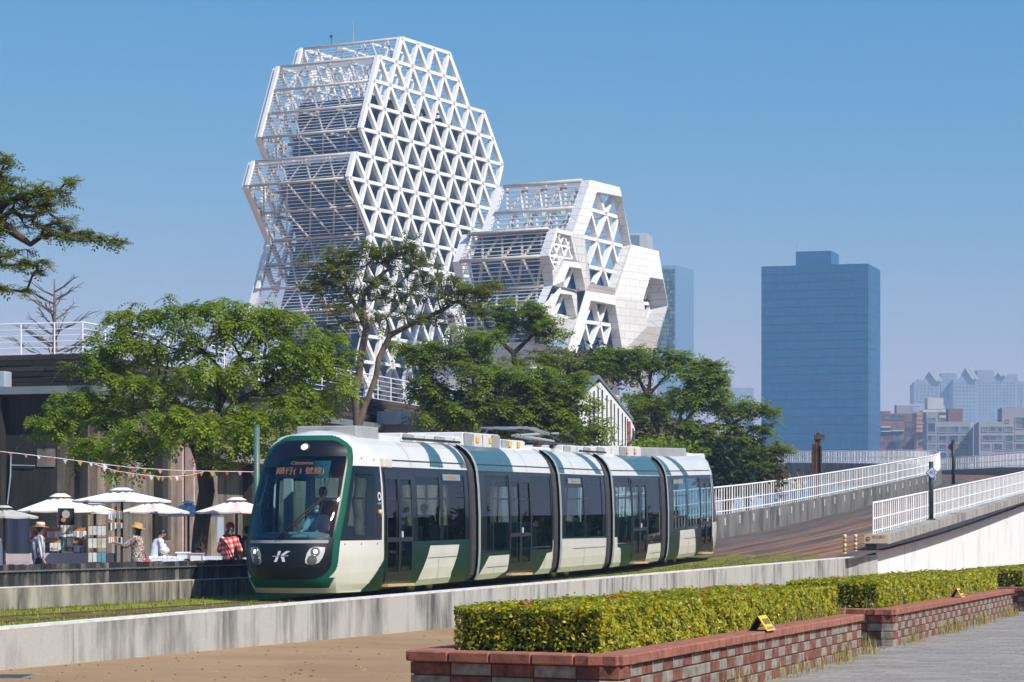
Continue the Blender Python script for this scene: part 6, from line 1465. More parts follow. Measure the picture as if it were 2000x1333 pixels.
def person(label, base, H, ang, la, ra, top, bottom='cl_navy', lean=0.0, sit=False, hat=None, hair='short', headyaw=0.0, headpitch=0.0, mask_=False, sleeves=.55, skirt=False, vox=.012):
    """la / ra: (elbow, wrist) in body axes x right, y forward, z up, in units of H from the feet"""
    k = H; e = empty('person', base, label, 'person'); XF = Matrix.Translation(Vector(base)) @ Matrix.Rotation(R_(ang), 4, 'Z')
    ln = Matrix.Rotation(-lean, 4, 'X'); pel = Vector((0, 0, .525 * k)) if not sit else Vector((0, 0, .30 * k))
    def up(v): return pel + ln @ (Vector(v) * k)       # torso frame above the pelvis
    neck, chest, head = up((0, -.005, .300)), up((0, .0, .19)), up((0, .018, .405)); shl, shr = up((-.105, 0, .272)), up((.105, 0, .272))
    def arm(a): return [Vector((v[0] * k, v[1] * k, v[2] * k)) for v in a]
    LA, RA = arm(la), arm(ra)
    if sit: legs = [[Vector((sg * .055 * k, .02 * k, .30 * k)), Vector((sg * .08 * k, .26 * k, .30 * k)), Vector((sg * .08 * k, .27 * k, .04 * k))] for sg in (-1, 1)]
    else: legs = [[Vector((sg * .052 * k, 0, .50 * k)), Vector((sg * .058 * k, .02 * k, .275 * k)), Vector((sg * .06 * k, -.01 * k, .04 * k))] for sg in (-1, 1)]
    b = MB()
    b.sphere(pel, .085 * k, 14, sc=(1.1, .8, .9)); caps(b, pel + Vector((0, 0, .03 * k)), chest, .078 * k, .088 * k, 14); b.sphere(chest + ln @ Vector((0, 0, .03 * k)), .1 * k, 14, sc=(1.05, .72, .9)); caps(b, shl, shr, .045 * k, .045 * k); caps(b, chest, neck, .07 * k, .032 * k); caps(b, neck, head, .030 * k, .030 * k)
    hm = ln @ Matrix.Rotation(headyaw, 4, 'Z') @ Matrix.Rotation(headpitch, 4, 'X'); hd = lambda v: head + (hm @ (Vector(v) * k))
    hb = MB(); hb.sphere((0, 0, .012), .060, 16, sc=(.86, 1.02, 1.12)); hb.sphere((0, .016, -.030), .042, 12, sc=(.9, 1, 1)); hb.sphere((0, .062, -.006), .010, 8, sc=(.8, 1.1, 1.4))
    for sg in (-1, 1): hb.sphere((sg * .054, -.002, -.002), .014, 8, sc=(.5, .8, 1.2))
    b.add([hd(v) for v in hb.v], hb.f)
    for sh_p, (el, wr) in ((shl, LA), (shr, RA)):
        caps(b, sh_p, el, .034 * k, .027 * k); caps(b, el, wr, .027 * k, .017 * k)
        d = (wr - el).normalized(); sd = d.cross(Vector((0, 0, 1)));
        if sd.length < .2: sd = d.cross(Vector((0, 1, 0)))
        sd.normalize(); pm_ = wr + d * .045 * k; caps(b, wr, pm_, .017 * k, .020 * k); nm_ = d.cross(sd)
        for i, (off, L_) in enumerate(((-.021, .040), (-.007, .048), (.007, .046), (.021, .038))):
            f0 = pm_ + sd * off * k; f1 = f0 + (d * .6 + nm_ * .25).normalized() * L_ * k * .55; f2 = f1 + (d * .5 + nm_ * .5).normalized() * L_ * k * .5; caps(b, f0, f1, .0075 * k, .007 * k, 6); caps(b, f1, f2, .007 * k, .006 * k, 6)
        t0_ = wr + d * .015 * k + sd * .018 * k; caps(b, t0_, t0_ + (d * .7 + sd * .7) * .035 * k, .008 * k, .0065 * k, 6)
    for (h_, kn, an) in legs:
        caps(b, h_, kn, .056 * k, .037 * k); caps(b, kn, an, .036 * k, .022 * k); caps(b, an + Vector((0, -.02 * k, -.018 * k)), an + Vector((0, .095 * k, -.022 * k)), .020 * k, .017 * k)
    bo = link('body', voxel(b, vox, 2, XF), e, M['skin'], True)
    c = MB(); g_ = .012 * k
    c.sphere(pel, .085 * k + g_, 14, sc=(1.1, .8, .9)); caps(c, pel, chest, .078 * k + g_, .088 * k + g_, 14); c.sphere(chest + ln @ Vector((0, 0, .03 * k)), .1 * k + g_, 14, sc=(1.05, .75, .9)); caps(c, shl, shr, .045 * k + g_, .045 * k + g_); caps(c, chest, up((0, 0, .27)), .07 * k, .05 * k)
    for sh_p, (el, wr) in ((shl, LA), (shr, RA)):
        if sleeves <= 1: caps(c, sh_p, sh_p.lerp(el, sleeves + .3), .036 * k + g_, .034 * k + g_)
        else: caps(c, sh_p, el, .036 * k + g_, .030 * k + g_); caps(c, el, el.lerp(wr, sleeves - 1), .030 * k + g_, .024 * k + g_)
    if skirt: c.lathe(pel + Vector((0, 0, -.36 * k)), [(.14 * k, 0), (.125 * k, .12 * k), (.105 * k, .30 * k), (.09 * k, .40 * k)], 18)
    link('dress' if skirt else 'shirt', voxel(c, .016, 3, XF), e, M[top], True)
    t_ = MB()
    for (h_, kn, an) in legs: caps(t_, h_, kn, .062 * k, .045 * k); caps(t_, kn, kn.lerp(an, .85), .044 * k, .034 * k)
    t_.sphere(pel + Vector((0, 0, -.01 * k)), .09 * k, 12, sc=(1.12, .85, .9)); link('trousers', voxel(t_, .018, 2, XF), e, M[bottom], True)
    hr = MB(); hr.sphere((0, -.010, .022), .064, 18, sc=(.92, 1.0, 1.08))
    if hair == 'long': hr.sphere((0, -.035, -.04), .055, 14, sc=(1.0, .7, 1.5)); hr.sphere((.03, -.03, -.08), .035, 10, sc=(1, .7, 1.5)); hr.sphere((-.03, -.03, -.08), .035, 10, sc=(1, .7, 1.5))
    V_ = []
    for v in hr.v:
        v = Vector(v)
        if v.y > .018 and v.z < .045: v.y = .018 - .006 * (v.y)
        V_.append(XF @ hd(v))
    h2 = MB(); h2.add(V_, hr.f); h2.build('hair', M['hair'], e, True)
    for sg in (-1, 1): ey = MB(); ey.sphere(XF @ hd((sg * .022, .056, .008)), .006 * k, 8); ey.build('eye', M['hair'], e, True)
    if mask_: mk = MB(); mk.sphere((0, .030, -.030), .045, 14, sc=(.95, .85, .8)); m2 = MB(); m2.add([XF @ hd(v) for v in mk.v], mk.f); m2.build('face_mask', M['mask_b'], e, True)
    if hat:
        hm_ = MB(); hm_.lathe((0, -.004, .055), hat['prof'], 22); m2 = MB(); m2.add([XF @ hd(v) for v in hm_.v], hm_.f); m2.build('hat', M[hat['mat']], e, True)
        if hat.get('band'):
            hm_ = MB(); hm_.lathe((0, -.004, .057), hat['band'], 22); m2 = MB(); m2.add([XF @ hd(v) for v in hm_.v], hm_.f); m2.build('hat_crown', M[hat['bmat']], e, True)
    e['_xf'] = 0; del e['_xf']
    return e, XF, up
def pxbase(x, Y, z=.45): v = W(x, 1068, Y); return (v.x, v.y, z)
HAT_BRIM = [(.010, -.006), (.125, -.012), (.128, -.004), (.072, .006), (.066, .05), (.05, .062), (.005, .064)]
CAP_ = [(.06, -.03), (.068, -.01), (.066, .02), (.05, .05), (.01, .06)]
ARM_DOWN = lambda sg: ((sg * .15, -.02, .63), (sg * .16, .04, .48))
person('person in striped shirt and orange brimmed hat seen from behind', pxbase(74, 61), 1.60, -62, ARM_DOWN(-1), ARM_DOWN(1), 'cl_stripe', 'cl_navy', .05, hat=dict(prof=[(.01, -.006), (.125, -.012), (.128, -.004), (.07, .004), (.01, .006)], mat='straw', band=[(.069, .002), (.066, .05), (.05, .062), (.005, .064)], bmat='straw_w'), sleeves=1.6)
wom, XF, up = person('woman in floral dress and straw hat reaching to the sock rack', pxbase(268, 62.5), 1.60, 78, ((-.13, .14, .70), (-.06, .30, .74)), ARM_DOWN(1), 'cl_floral', 'cl_grey', -.02, hat=dict(prof=HAT_BRIM, mat='straw'), hair='long', headpitch=.25, sleeves=.7, skirt=True)
mb = MB(); p = XF @ Vector((.22, -.18, .62)); mb.sphere(p, .16, 14, sc=(.75, .75, 1.25)); mb.tube([p + Vector((0, 0, .15)), XF @ Vector((.16, -.08, 1.05)), XF @ Vector((.12, .02, 1.28))], .012, 6)
tag(mb.build('shoulder_bag', M['cl_red'], smooth=True), 'red bag hanging behind the woman in floral dress', 'bag')
person('person in white t-shirt bending over the jewellery table', pxbase(301, 65), 1.55, -62, ((-.15, .10, .60), (-.10, .24, .52)), ((.15, .10, .60), (.12, .26, .52)), 'cl_white', 'cl_navy', .28, headpitch=-.55, sleeves=.7)
pl, XF, up = person('person in red plaid shirt with black hair leaning over a stall', pxbase(444, 65), 1.62, -12, ((-.17, .12, .62), (-.10, .24, .58)), ((.17, .12, .62), (.12, .24, .58)), 'cl_plaid', 'cl_navy', .32, hair='long', headpitch=-.5, sleeves=1.7)
mb = MB(); mb.tube([up((-.11, -.06, .27)) + Vector((0, 0, 0)), up((0, -.115, .17)), up((.10, -.10, .02)), up((.13, -.02, -.06))], .018, 6); sb_ = MB(); sb_.add([XF @ Vector(v) for v in mb.v], mb.f); e = empty('crossbody_bag', XF @ up((.13, -.02, -.06)), 'grey crossbody bag on the person in plaid shirt', 'bag'); sb_.build('strap', M['cl_black'], e); mb = MB(); c = up((.15, -.03, -.10)); mb.obox(c, (.02, .02, 0), (-.05, .10, 0), (0, 0, .09)); sb_ = MB(); sb_.add([XF @ Vector(v) for v in mb.v], mb.f); sb_.build('pouch', M['cl_grey'], e, bevel=.02)
person('person in red cap behind the plaid shirt', pxbase(454, 66.5), 1.66, 165, ARM_DOWN(-1), ARM_DOWN(1), 'cl_black', 'cl_black', .15, hat=dict(prof=CAP_, mat='cl_red'), headpitch=-.3)
person('person in black shirt standing beside the tram nose', pxbase(487, 66), 1.60, 70, ARM_DOWN(-1), ARM_DOWN(1), 'cl_black', 'cl_navy', .1, sleeves=1.5)
person('crouching person in straw hat low beside the tram nose', pxbase(481, 64.6, .10), 1.42, -40, ARM_DOWN(-1), ARM_DOWN(1), 'cl_white', 'cl_grey', .3, hat=dict(prof=HAT_BRIM, mat='straw'))
person('black haired person sitting low behind the crates', pxbase(388, 66, .0), 1.50, 180, ARM_DOWN(-1), ARM_DOWN(1), 'cl_black', 'cl_black', .1)
# people aboard
q = TP(-.95, .12, zr(0) + .82); person('tram driver in light blue shirt and face mask', q, 1.68, 163, ((-.16, .12, .42), (-.12, .30, .40)), ((.16, .12, .42), (.12, .30, .40)), 'cl_shirt', 'cl_navy', .12, sit=True, mask_=True, sleeves=.6)
q = TP(.55, -.35, zr(0) + .75); person('man in white shirt and dark tie standing behind the driver', q, 1.74, 163, ((-.16, .03, .66), (-.14, .16, .70)), ARM_DOWN(1), 'cl_uniform', 'cl_navy', 0, sleeves=1.5)
for (x, lab, tp_, o_) in ((1126, 'passenger in dark red seated in the middle tram section', 'cl_red', .55), (1322, 'passenger in pale clothes seated in the rear tram section', 'cl_white', .55), (830, 'standing passenger in dark clothes behind the first tram window', 'cl_navy', -.2)):
    s_ = s_at(x, o_)[0]; person(lab, TP(s_, o_, zr(s_) + (.44 if x != 830 else .42)), 1.68, 163, ARM_DOWN(-1) if x == 830 else ((-.15, .08, .45), (-.10, .22, .36)), ARM_DOWN(1) if x == 830 else ((.15, .08, .45), (.10, .22, .36)), tp_, 'cl_navy', .05, sit=(x != 830), vox=.016)

# ------------------------------------------------------------------ market stalls
M['canvas_w'] = pm('white_canvas', (.74, .75, .76), .85, var=.05, scale=1.5); M['canvas_c'] = pm('cream_canvas', (.74, .70, .62), .85, var=.05, scale=1.5); M['canvas_p'] = pm('pale_pink_canvas', (.72, .60, .55), .85, var=.05, scale=1.5); M['canvas_g'] = pm('grey_canvas', (.42, .41, .38), .85, var=.05, scale=1.5); M['canvas_b'] = pm('bluish_canvas', (.52, .57, .64), .85, var=.12, scale=2)
M['wood'] = pm('orange_brown_wood', (.42, .18, .05), .6, var=.25, scale=8); M['cloth_pink'] = pm('pale_mauve_cloth', (.42, .35, .35), .9, var=.06); M['pole_brown'] = pm('brown_pole', (.10, .06, .045), .5)
def umbrella(label, cx, yt, ye, hwp, Y, mat, pole='dark_steel', gz=.45, rot=0.2):
    c = W(cx, ye, Y); ap = W(cx, yt, Y).z; R = hwp * Y / FPX; ze = c.z; e = empty('market_umbrella', (c.x, Y, gz), label, 'umbrella', 'market umbrellas')
    n = 8; cn = [Vector((c.x + R * math.cos(rot + 2 * math.pi * i / n), Y + R * math.sin(rot + 2 * math.pi * i / n), ze)) for i in range(n)]; hub = Vector((c.x, Y, ap - .08))
    mb = MB()
    for i in range(n):
        a, b = cn[i], cn[(i + 1) % n]; rows_ = []
        for t in (0.05, .35, .7, 1.0):
            sag = -.05 * math.sin(math.pi * t); m_ = hub.lerp((a + b) / 2, t) + Vector((0, 0, sag - .02 * t)); rows_.append([hub.lerp(a, t), m_, hub.lerp(b, t)])
        for r0_, r1_ in zip(rows_[:-1], rows_[1:]):
            for j in range(2): mb.poly([r0_[j], r0_[j + 1], r1_[j + 1], r1_[j]])
        mb.poly([a, rows_[-1][1], rows_[-1][1] - Vector((0, 0, .04)), a - Vector((0, 0, .045))]); mb.poly([rows_[-1][1], b, b - Vector((0, 0, .045)), rows_[-1][1] - Vector((0, 0, .04))])
    mb.build('canopy', mat, e, fixn=False)
    mb = MB(); v0 = [hub.lerp(q_, .26) + Vector((0, 0, .055)) for q_ in cn]; v1 = [hub.lerp(q_, .12) + Vector((0, 0, .085)) for q_ in cn]
    for i in range(n): mb.poly([v0[i], v0[(i + 1) % n], v1[(i + 1) % n], v1[i]])
    mb.poly(v1); mb.build('vent_cap', mat, e, fixn=False)
    for i in range(n): mb = MB(); mb.bar(hub - Vector((0, 0, .04)), cn[i] - Vector((0, 0, .03)), .02, .025); mb.build('rib', M[pole], e)
    mb = MB(); mb.tube([(c.x, Y, gz), (c.x, Y, ap - .1)], .035, 8); mb.build('pole', M[pole], e)
    mb = MB(); mb.lathe((c.x, Y, gz), [(.30, 0), (.30, .05), (.06, .09), (.05, .3)], 16); mb.build('base', M['dark_steel'], e)
umbrella('big white umbrella in front of the others, over the sock racks', 238, 951, 978, 96, 64.5, M['canvas_w'])
umbrella('cream umbrella left of the biggest white one', 118, 961, 998, 84, 66.5, M['canvas_c'])
umbrella('white umbrella low behind the big white one', 185, 978, 1001, 52, 68, M['canvas_w'])
umbrella('pale pink umbrella right of the big white one', 300, 973, 1000, 70, 68, M['canvas_p'], 'pole_brown')
umbrella('white umbrella tinted bluish for shade behind the big tree trunk', 368, 976, 1005, 58, 74, M['canvas_b'])  # its canvas colour carries the bluish tone of shade
umbrella('pale pink umbrella beside the tram nose', 462, 969, 1000, 80, 66, M['canvas_p'], 'pole_brown')
umbrella('grey umbrella cut by the left picture edge', 8, 986, 1009, 66, 60, M['canvas_g'])
def table(label, x0, x1, y0, Y, mat, w=.7, gz=.45):
    a, b = W(x0, y0, Y), W(x1, y0, Y); e = empty('market_table', ((a.x + b.x) / 2, Y, gz), label, 'table', 'market tables'); z = a.z; mb = MB()
    mb.box((a.x, Y - w / 2, z - .03), (b.x, Y + w / 2, z)); mb.build('table_top', M['wood'], e)
    for xx in (a.x + .06, b.x - .06):
        for yy in (Y - w / 2 + .06, Y + w / 2 - .06): mb = MB(); mb.tube([(xx, yy, gz), (xx, yy, z - .03)], .02, 6); mb.build('leg', M['dark_steel'], e)
    n_ = 26; V_ = []; mb = MB()
    for i in range(n_ + 1):
        x = a.x - .02 + (b.x - a.x + .04) * i / n_; wv = .018 * math.sin(i * 1.9) + .01 * math.sin(i * 4.3)
        V_.append([(x, Y + w / 2, z + .006), (x, Y - w / 2 - .01, z + .006), (x, Y - w / 2 - .03 + wv * .4, z - .2), (x, Y - w / 2 - .03 + wv, gz + .04)])
    for p_, q_ in zip(V_[:-1], V_[1:]):
        for j in range(3): mb.poly([p_[j], q_[j], q_[j + 1], p_[j + 1]])
    mb.build('cloth', mat, e, fixn=False, smooth=True); return z
zt1 = table('long table under pale mauve cloth with goods racks', 17, 225, 1081, 66, M['cloth_pink'])
zt2 = table('small table with white goods beside the woman in floral dress', 285, 362, 1092, 64, M['cl_white'])
zt3 = table('pale blue covered table before the big trunk', 398, 436, 1087, 64, M['canvas_b'])
# wooden goods rack
Y = 66.1; e = empty('goods_rack', W(100, 1081, Y), 'orange brown wooden rack with small goods on the long table', 'rack')
for yy in (1031, 1054): 
    a, b = W(31, yy, Y), W(167, yy + 7, Y); mb = MB(); mb.box((a.x, Y - .015, b.z), (b.x, Y + .015, a.z)); mb.build('shelf_board', M['wood'], e)
for xx in (33, 70, 107, 165): a, b = W(xx, 1030, Y), W(xx + 1.5, 1081, Y); mb = MB(); mb.box((a.x, Y + .018, b.z), (b.x, Y + .05, a.z)); mb.build('upright', M['wood'], e)
rs = np.random.default_rng(9); goods = [M[k_] for k_ in ('cl_navy', 'cl_grey', 'cl_black', 'mask_b', 'canvas_c', 'cl_red', 'duct', 'cloth_pink')]
ORD = ('first second third fourth fifth sixth seventh eighth ninth tenth eleventh twelfth thirteenth fourteenth fifteenth sixteenth seventeenth eighteenth nineteenth twentieth twenty-first twenty-second twenty-third twenty-fourth twenty-fifth twenty-sixth twenty-seventh').split()
def good(shelf, x0, x1, y0, y1, Y, mi_, th=.04):
    mat = goods[mi_]; label = '%s goods pack, %s from left on the %s shelf of the wooden rack' % (('navy', 'grey', 'black', 'pale blue', 'cream', 'red', 'light blue', 'mauve')[mi_], shelf[1], shelf[0])
    a, b = W(x0, y0, Y), W(x1, y1, Y); mb = MB(); mb.box((a.x, Y - th, b.z), (b.x, Y, a.z)); o_ = mb.build('goods_pack', mat, bevel=.008); return tag(o_, label, 'goods', 'small goods on the wooden rack')
for yy, h in ((1038, 14), (1061, 18)):
    x = 32; n_g = 0
    while x < 162:
        w_ = rs.uniform(5, 9); good(('upper' if yy < 1050 else 'lower', ORD[n_g]), x, x + w_ - 1, yy, yy + h * rs.uniform(.7, 1), Y - .04, int(rs.integers(0, len(goods)))); x += w_; n_g += 1
# card stands
M['card'] = rand_island('printed_cards', [(0, (.62, .60, .52)), (.35, (.66, .66, .64)), (.6, (.45, .40, .22)), (.8, (.08, .35, .42)), (1, (.50, .25, .10))], .6, 0, 10, .4, .35)
def stand(label, x0, x1, tiers, Y, glab):
    e = empty('card_stand', W((x0 + x1) / 2, tiers[-1][1], Y), label, 'stand'); a, b = W((x0 + x1) / 2, tiers[0][0] - 3, Y), W((x0 + x1) / 2, tiers[-1][1] + 2, Y); mb = MB(); mb.tube([b, a], .012, 6); mb.lathe((b.x, Y, b.z), [(.14, 0), (.14, .02), (.02, .03)], 12); mb.build('pole', M['dark_steel'], e)
    for k_t, (y0, y1) in enumerate(tiers):
        p, q_ = W(x0, y0, Y), W(x1, y0, Y); mb = MB(); mb.tube([p, q_], .008, 6); mb.build('arm', M['dark_steel'], e); n_ = 4
        for i in range(n_):
            xa, xb = x0 + (x1 - x0) * i / n_ + .6, x0 + (x1 - x0) * (i + 1) / n_ - .6; dy = rs.uniform(-1, 1.5); good_ = MB(); a, b = W(xa, y0 + 1, Y - .03), W(xb, y1 + dy, Y - .03); good_.box((a.x, Y - .06, b.z), (b.x, Y - .02, a.z)); tag(good_.build('card_pack', M['card'], bevel=.006), 'card pack, %s from left in the %s tier of the %s' % (ORD[i], ('top', 'bottom')[k_t] if len(tiers) == 2 else ('top', 'middle', 'bottom')[k_t], glab), 'goods', 'card packs on wire stands')
stand('wire stand with two tiers of card packs behind the striped shirt', 118, 143, ((1023, 1043), (1050, 1069)), 65.6, 'two tier wire stand')
stand('taller wire stand with three tiers of card packs under the white umbrella', 172, 207, ((1027, 1046), (1051, 1071), (1079, 1098)), 63.2, 'three tier wire stand')
e = empty('sock_rack', W(224, 1098, 63.4), 'wooden hanger rack with dangling socks before the woman', 'rack'); Y = 63.4
for yy in (997, 1020, 1048): 
    a, b = W(211, yy, Y), W(239, yy + 3, Y); mb = MB(); mb.tube([a, b], .015, 6); mb.build('hanger_bar', M['wood'], e)
    for i in range(7):
        x = 212 + i * 4; p, q_ = W(x, yy + 2, Y), W(x + 3, yy + rs.uniform(12, 20), Y); mb = MB(); mb.box((p.x, Y - .03, q_.z), (q_.x, Y + .01, p.z)); mb.build('sock', goods[int(rs.integers(0, len(goods)))], e, bevel=.01)
a, b = W(226, 990, Y + .05), W(226, 1105, Y + .05); mb = MB(); mb.tube([b, a], .02, 6); mb.build('post', M['dark_steel'], e)
def banner(label, x0, x1, y0, y1, Y, mat, cat='banner'):
    a, b = W(x0, y0, Y), W(x1, y1, Y); e = empty('hanging_banner', (a.x, Y, b.z), label, cat); mb = MB(); n_ = 8
    for i in range(n_):
        t0_, t1_ = i / n_, (i + 1) / n_; w0_, w1_ = .02 * math.sin(t0_ * 9), .02 * math.sin(t1_ * 9); xa, xb = a.x + (b.x - a.x) * t0_, a.x + (b.x - a.x) * t1_
        mb.hexa([(xa, Y + w0_, b.z), (xb, Y + w1_, b.z), (xb, Y + w1_ + .01, b.z), (xa, Y + w0_ + .01, b.z), (xa, Y + w0_, a.z), (xb, Y + w1_, a.z), (xb, Y + w1_ + .01, a.z), (xa, Y + w0_ + .01, a.z)])
    mb.build('cloth', mat, e); return e, a, b
e, a, b = banner('black banner with pale round drawing hanging under the white umbrella', 113, 145, 993, 1026, 65.2, M['cl_black']); mb = MB(); mb.lathe(((a.x + b.x) / 2, 65.17, (a.z + b.z) / 2 + .06), [(.10, 0), (.10, .004)], 18, ax=(0, -1, 0)); mb.build('print', M['cloth_pink'], e); mb = MB(); mb.lathe(((a.x + b.x) / 2 - .06, 65.17, (a.z + b.z) / 2 - .08), [(.06, 0), (.06, .004)], 14, ax=(0, -1, 0)); mb.build('print', M['wood'], e)
banner('plain white cloth strip hanging beside the black banner', 147, 160, 1002, 1031, 67, M['canvas_c']); banner('dark blue curtain hanging below the grey umbrella', 14, 58, 1012, 1082, 62.5, M['cl_navy'])
a = W(-14, 1050, 61); mb = MB(); mb.hexa([W(-20, 1108, 61), W(14, 1108, 61), W(14, 1108, 62), W(-20, 1108, 62), W(-20, 1046, 61), W(1, 1050, 61), W(1, 1050, 62), W(-20, 1046, 62)]); e = empty('covered_stand', W(0, 1108, 61), 'white draped stand cut by the left picture edge', 'stand'); mb.build('drape', M['canvas_w'], e, bevel=.08, smooth=False)
def crate(name, label, x0, x1, y0, y1, Y, mat, d=.4, lid=None):
    a, b = W(x0, y0, Y), W(x1, y1, Y); e = empty(name, ((a.x + b.x) / 2, Y, b.z), label, 'crate'); mb = MB(); t = .02; z0, z1 = b.z, a.z
    mb.box((a.x, Y - d / 2, z0), (b.x, Y + d / 2, z0 + t)); mb.box((a.x, Y - d / 2, z0), (b.x, Y - d / 2 + t, z1)); mb.box((a.x, Y + d / 2 - t, z0), (b.x, Y + d / 2, z1)); mb.box((a.x, Y - d / 2, z0), (a.x + t, Y + d / 2, z1)); mb.box((b.x - t, Y - d / 2, z0), (b.x, Y + d / 2, z1)); mb.build('box', mat, e)
    mb = MB(); mb.box((a.x - .02, Y - d / 2 - .02, z1 - .02), (b.x + .02, Y + d / 2 + .02, z1 + .02)); mb.build('lid', lid or mat, e, bevel=.008)
crate('storage_box', 'grey plastic box with pale lid left of the tree trunk', 346, 370, 1080, 1094, 64.5, M['canvas_b'], lid=M['canvas_w'])
crate('storage_box', 'white box with printed side between grey box and trunk', 372, 397, 1082, 1098, 63.5, M['canvas_w'], lid=M['cloth_pink'])
crate('storage_box', 'clear grey plastic box on the long mauve table', 145, 160, 1068, 1081, 65.9, M['canvas_b'])
e = empty('necklace_bust', W(321, 1092, 64), 'cream necklace display bust on the small table', 'display'); c = W(321, 1079, 64); mb = MB(); mb.lathe((c.x, c.y, c.z - .14), [(.08, 0), (.05, .04), (.03, .08), (.08, .11), (.13, .17), (.12, .22), (.05, .28), (.04, .34), (.01, .35)], 16); mb.build('bust', M['canvas_c'], e, True)
e = empty('sign_board', W(330, 1092, 65.5), 'dark framed notice board behind the necklace bust', 'board'); a, b = W(321, 1056, 65.5), W(336, 1088, 65.5); mb = MB(); mb.box((a.x, 65.5, b.z), (b.x, 65.53, a.z)); mb.build('frame', M['wood'], e); mb = MB(); mb.box((a.x + .02, 65.49, b.z + .03), (b.x - .02, 65.497, a.z - .03)); mb.build('panel', M['cl_grey'], e)
for i in range(7):
    x = 292 + i * 9; mb = MB(); a, b = W(x, 1088 + rs.uniform(-2, 1), 63.9), W(x + 8, 1091.5, 63.9); mb.box((a.x, 63.75, b.z), (b.x, 64.0, a.z)); tag(mb.build('goods_tray', M['canvas_c'] if i % 2 else M['canvas_w'], bevel=.01), 'flat pale tray, %s from left on the small table' % ORD[i], 'tray', 'trays on the small table')
# bunting
M['fl'] = [pm('flag_red', (.45, .05, .06), .8), pm('flag_orange', (.65, .27, .03), .8), pm('flag_white', (.62, .55, .58), .8), pm('flag_pink', (.52, .22, .22), .8)]
def bunting(label, pts, Y, n):
    P_ = [W(x, y, Y) for x, y in pts]; e = empty('bunting', P_[0], label, 'bunting'); mb = MB(); mb.tube(P_, .008, 4); mb.build('string', M['canvas_w'], e)
    xs_ = np.linspace(pts[0][0] + 6, pts[-1][0] - 6, n)
    for i, x in enumerate(xs_):
        x = float(x) + rs.uniform(-3, 3); y = float(np.interp(x, [p[0] for p in pts], [p[1] for p in pts])); c = W(x, y, Y); s_ = rs.uniform(.045, .07); tw = rs.uniform(-.5, .5); dx = Vector((math.cos(tw), math.sin(tw), 0)) * s_; mb = MB(); mb.prism([c - dx, c + dx, c + Vector((rs.uniform(-.02, .02), 0, -s_ * 1.9))], (0, .004, 0)); mb.build('flag', M['fl'][int(rs.integers(0, 4))], e)
bunting('upper string of small triangular flags across the warehouse front', [(-10, 881), (60, 889), (120, 896), (185, 905), (260, 914), (340, 919), (420, 921), (500, 922)], 66, 20)
bunting('lower string of small triangular flags sagging left of the trunk', [(185, 907), (225, 920), (270, 927), (320, 932), (370, 929), (398, 922)], 66.5, 18)

# ------------------------------------------------------------------ posts, signs, small things
M['post_green'] = pm('grey_green_post', (.075, .135, .115), .45, var=.1); M['sign_blue'] = pm('sign_blue', (.03, .12, .42), .5); M['sign_face'] = pm('pale_sign_face', (.42, .50, .62), .5, var=.04); M['sign_black'] = pm('sign_black', (.01, .01, .012), .5); M['post_dark'] = pm('dark_green_post', (.012, .035, .028), .45); M['sign_yellow'] = pm('yellow_plate', (.72, .48, .02), .5, var=.05); M['sign_cream'] = pm('cream_sign_board', (.55, .47, .32), .6, var=.06); M['sign_red'] = pm('sign_red', (.30, .02, .03), .5); M['boll'] = pm('cream_bollard', (.58, .50, .33), .6, var=.1); M['boll2'] = pm('dull_yellow_band', (.40, .27, .07), .6)
c = W(501.5, 1068, 64); e = empty('steel_post', (c.x, 64, .45), 'grey green steel post left of the tram front', 'post'); zt_ = W(500, 834, 64).z; mb = MB(); mb.tube([(c.x, 64, .45), (c.x, 64, zt_)], .075, 14); mb.build('shaft', M['post_green'], e, True); mb = MB(); mb.lathe((c.x, 64, zt_), [(.08, 0), (.078, .03), (.02, .05)], 14); mb.build('cap', M['post_green'], e)
def diamond(label, s_, o_, zb, ztop, zc, hd_, back=False, mat='post_dark'):
    p = TC(s_, o_, zb); e = empty('speed_sign', p, label, 'sign'); mb = MB(); mb.tube([p, Vector((p.x, p.y, ztop))], .10 if not back else .13, 12); mb.build('pole', M[mat], e, True); mb = MB(); mb.lathe(p, [(.2, 0), (.2, .03), (.1, .05)], 12); mb.build('base_plate', M[mat], e)
    for k_, (sc_, dy, mt) in enumerate(((1.0, .20, 'sign_blue'), (.84, .215, 'sign_face'))):
        if back and k_: continue
        c = Vector((p.x, p.y + (.15 if back else -dy), zc)); r = hd_ * sc_; mb = MB(); mb.prism([c + Vector((-r, 0, 0)), c + Vector((0, 0, -r)), c + Vector((r, 0, 0)), c + Vector((0, 0, r))], (0, .012, 0)); mb.build('plate', M[mt] if not back else M['cl_grey'], e)
    if not back: text_part('numeral', '40', .27, frame_mat(Vector((p.x, p.y - .218, zc)), Vector((1, 0, 0)), Vector((0, 0, 1)), Vector((0, -1, 0))), M['sign_black'], e)
    return e
s_, Y = s_at(1826, 5.78); dzz = lambda y, Y: EYE - (y - HY) * Y / FPX
diamond('blue edged diamond speed sign 40 on a dark green post', s_, 5.62, zpar(s_), dzz(902, Y), dzz(924, Y), 12.5 * Y / FPX)
diamond('far diamond sign seen from behind on a dark post at the bend', 134, -2.2, zr(134), dzz(860, 188), dzz(873, 188), .42, True, 'sign_black')
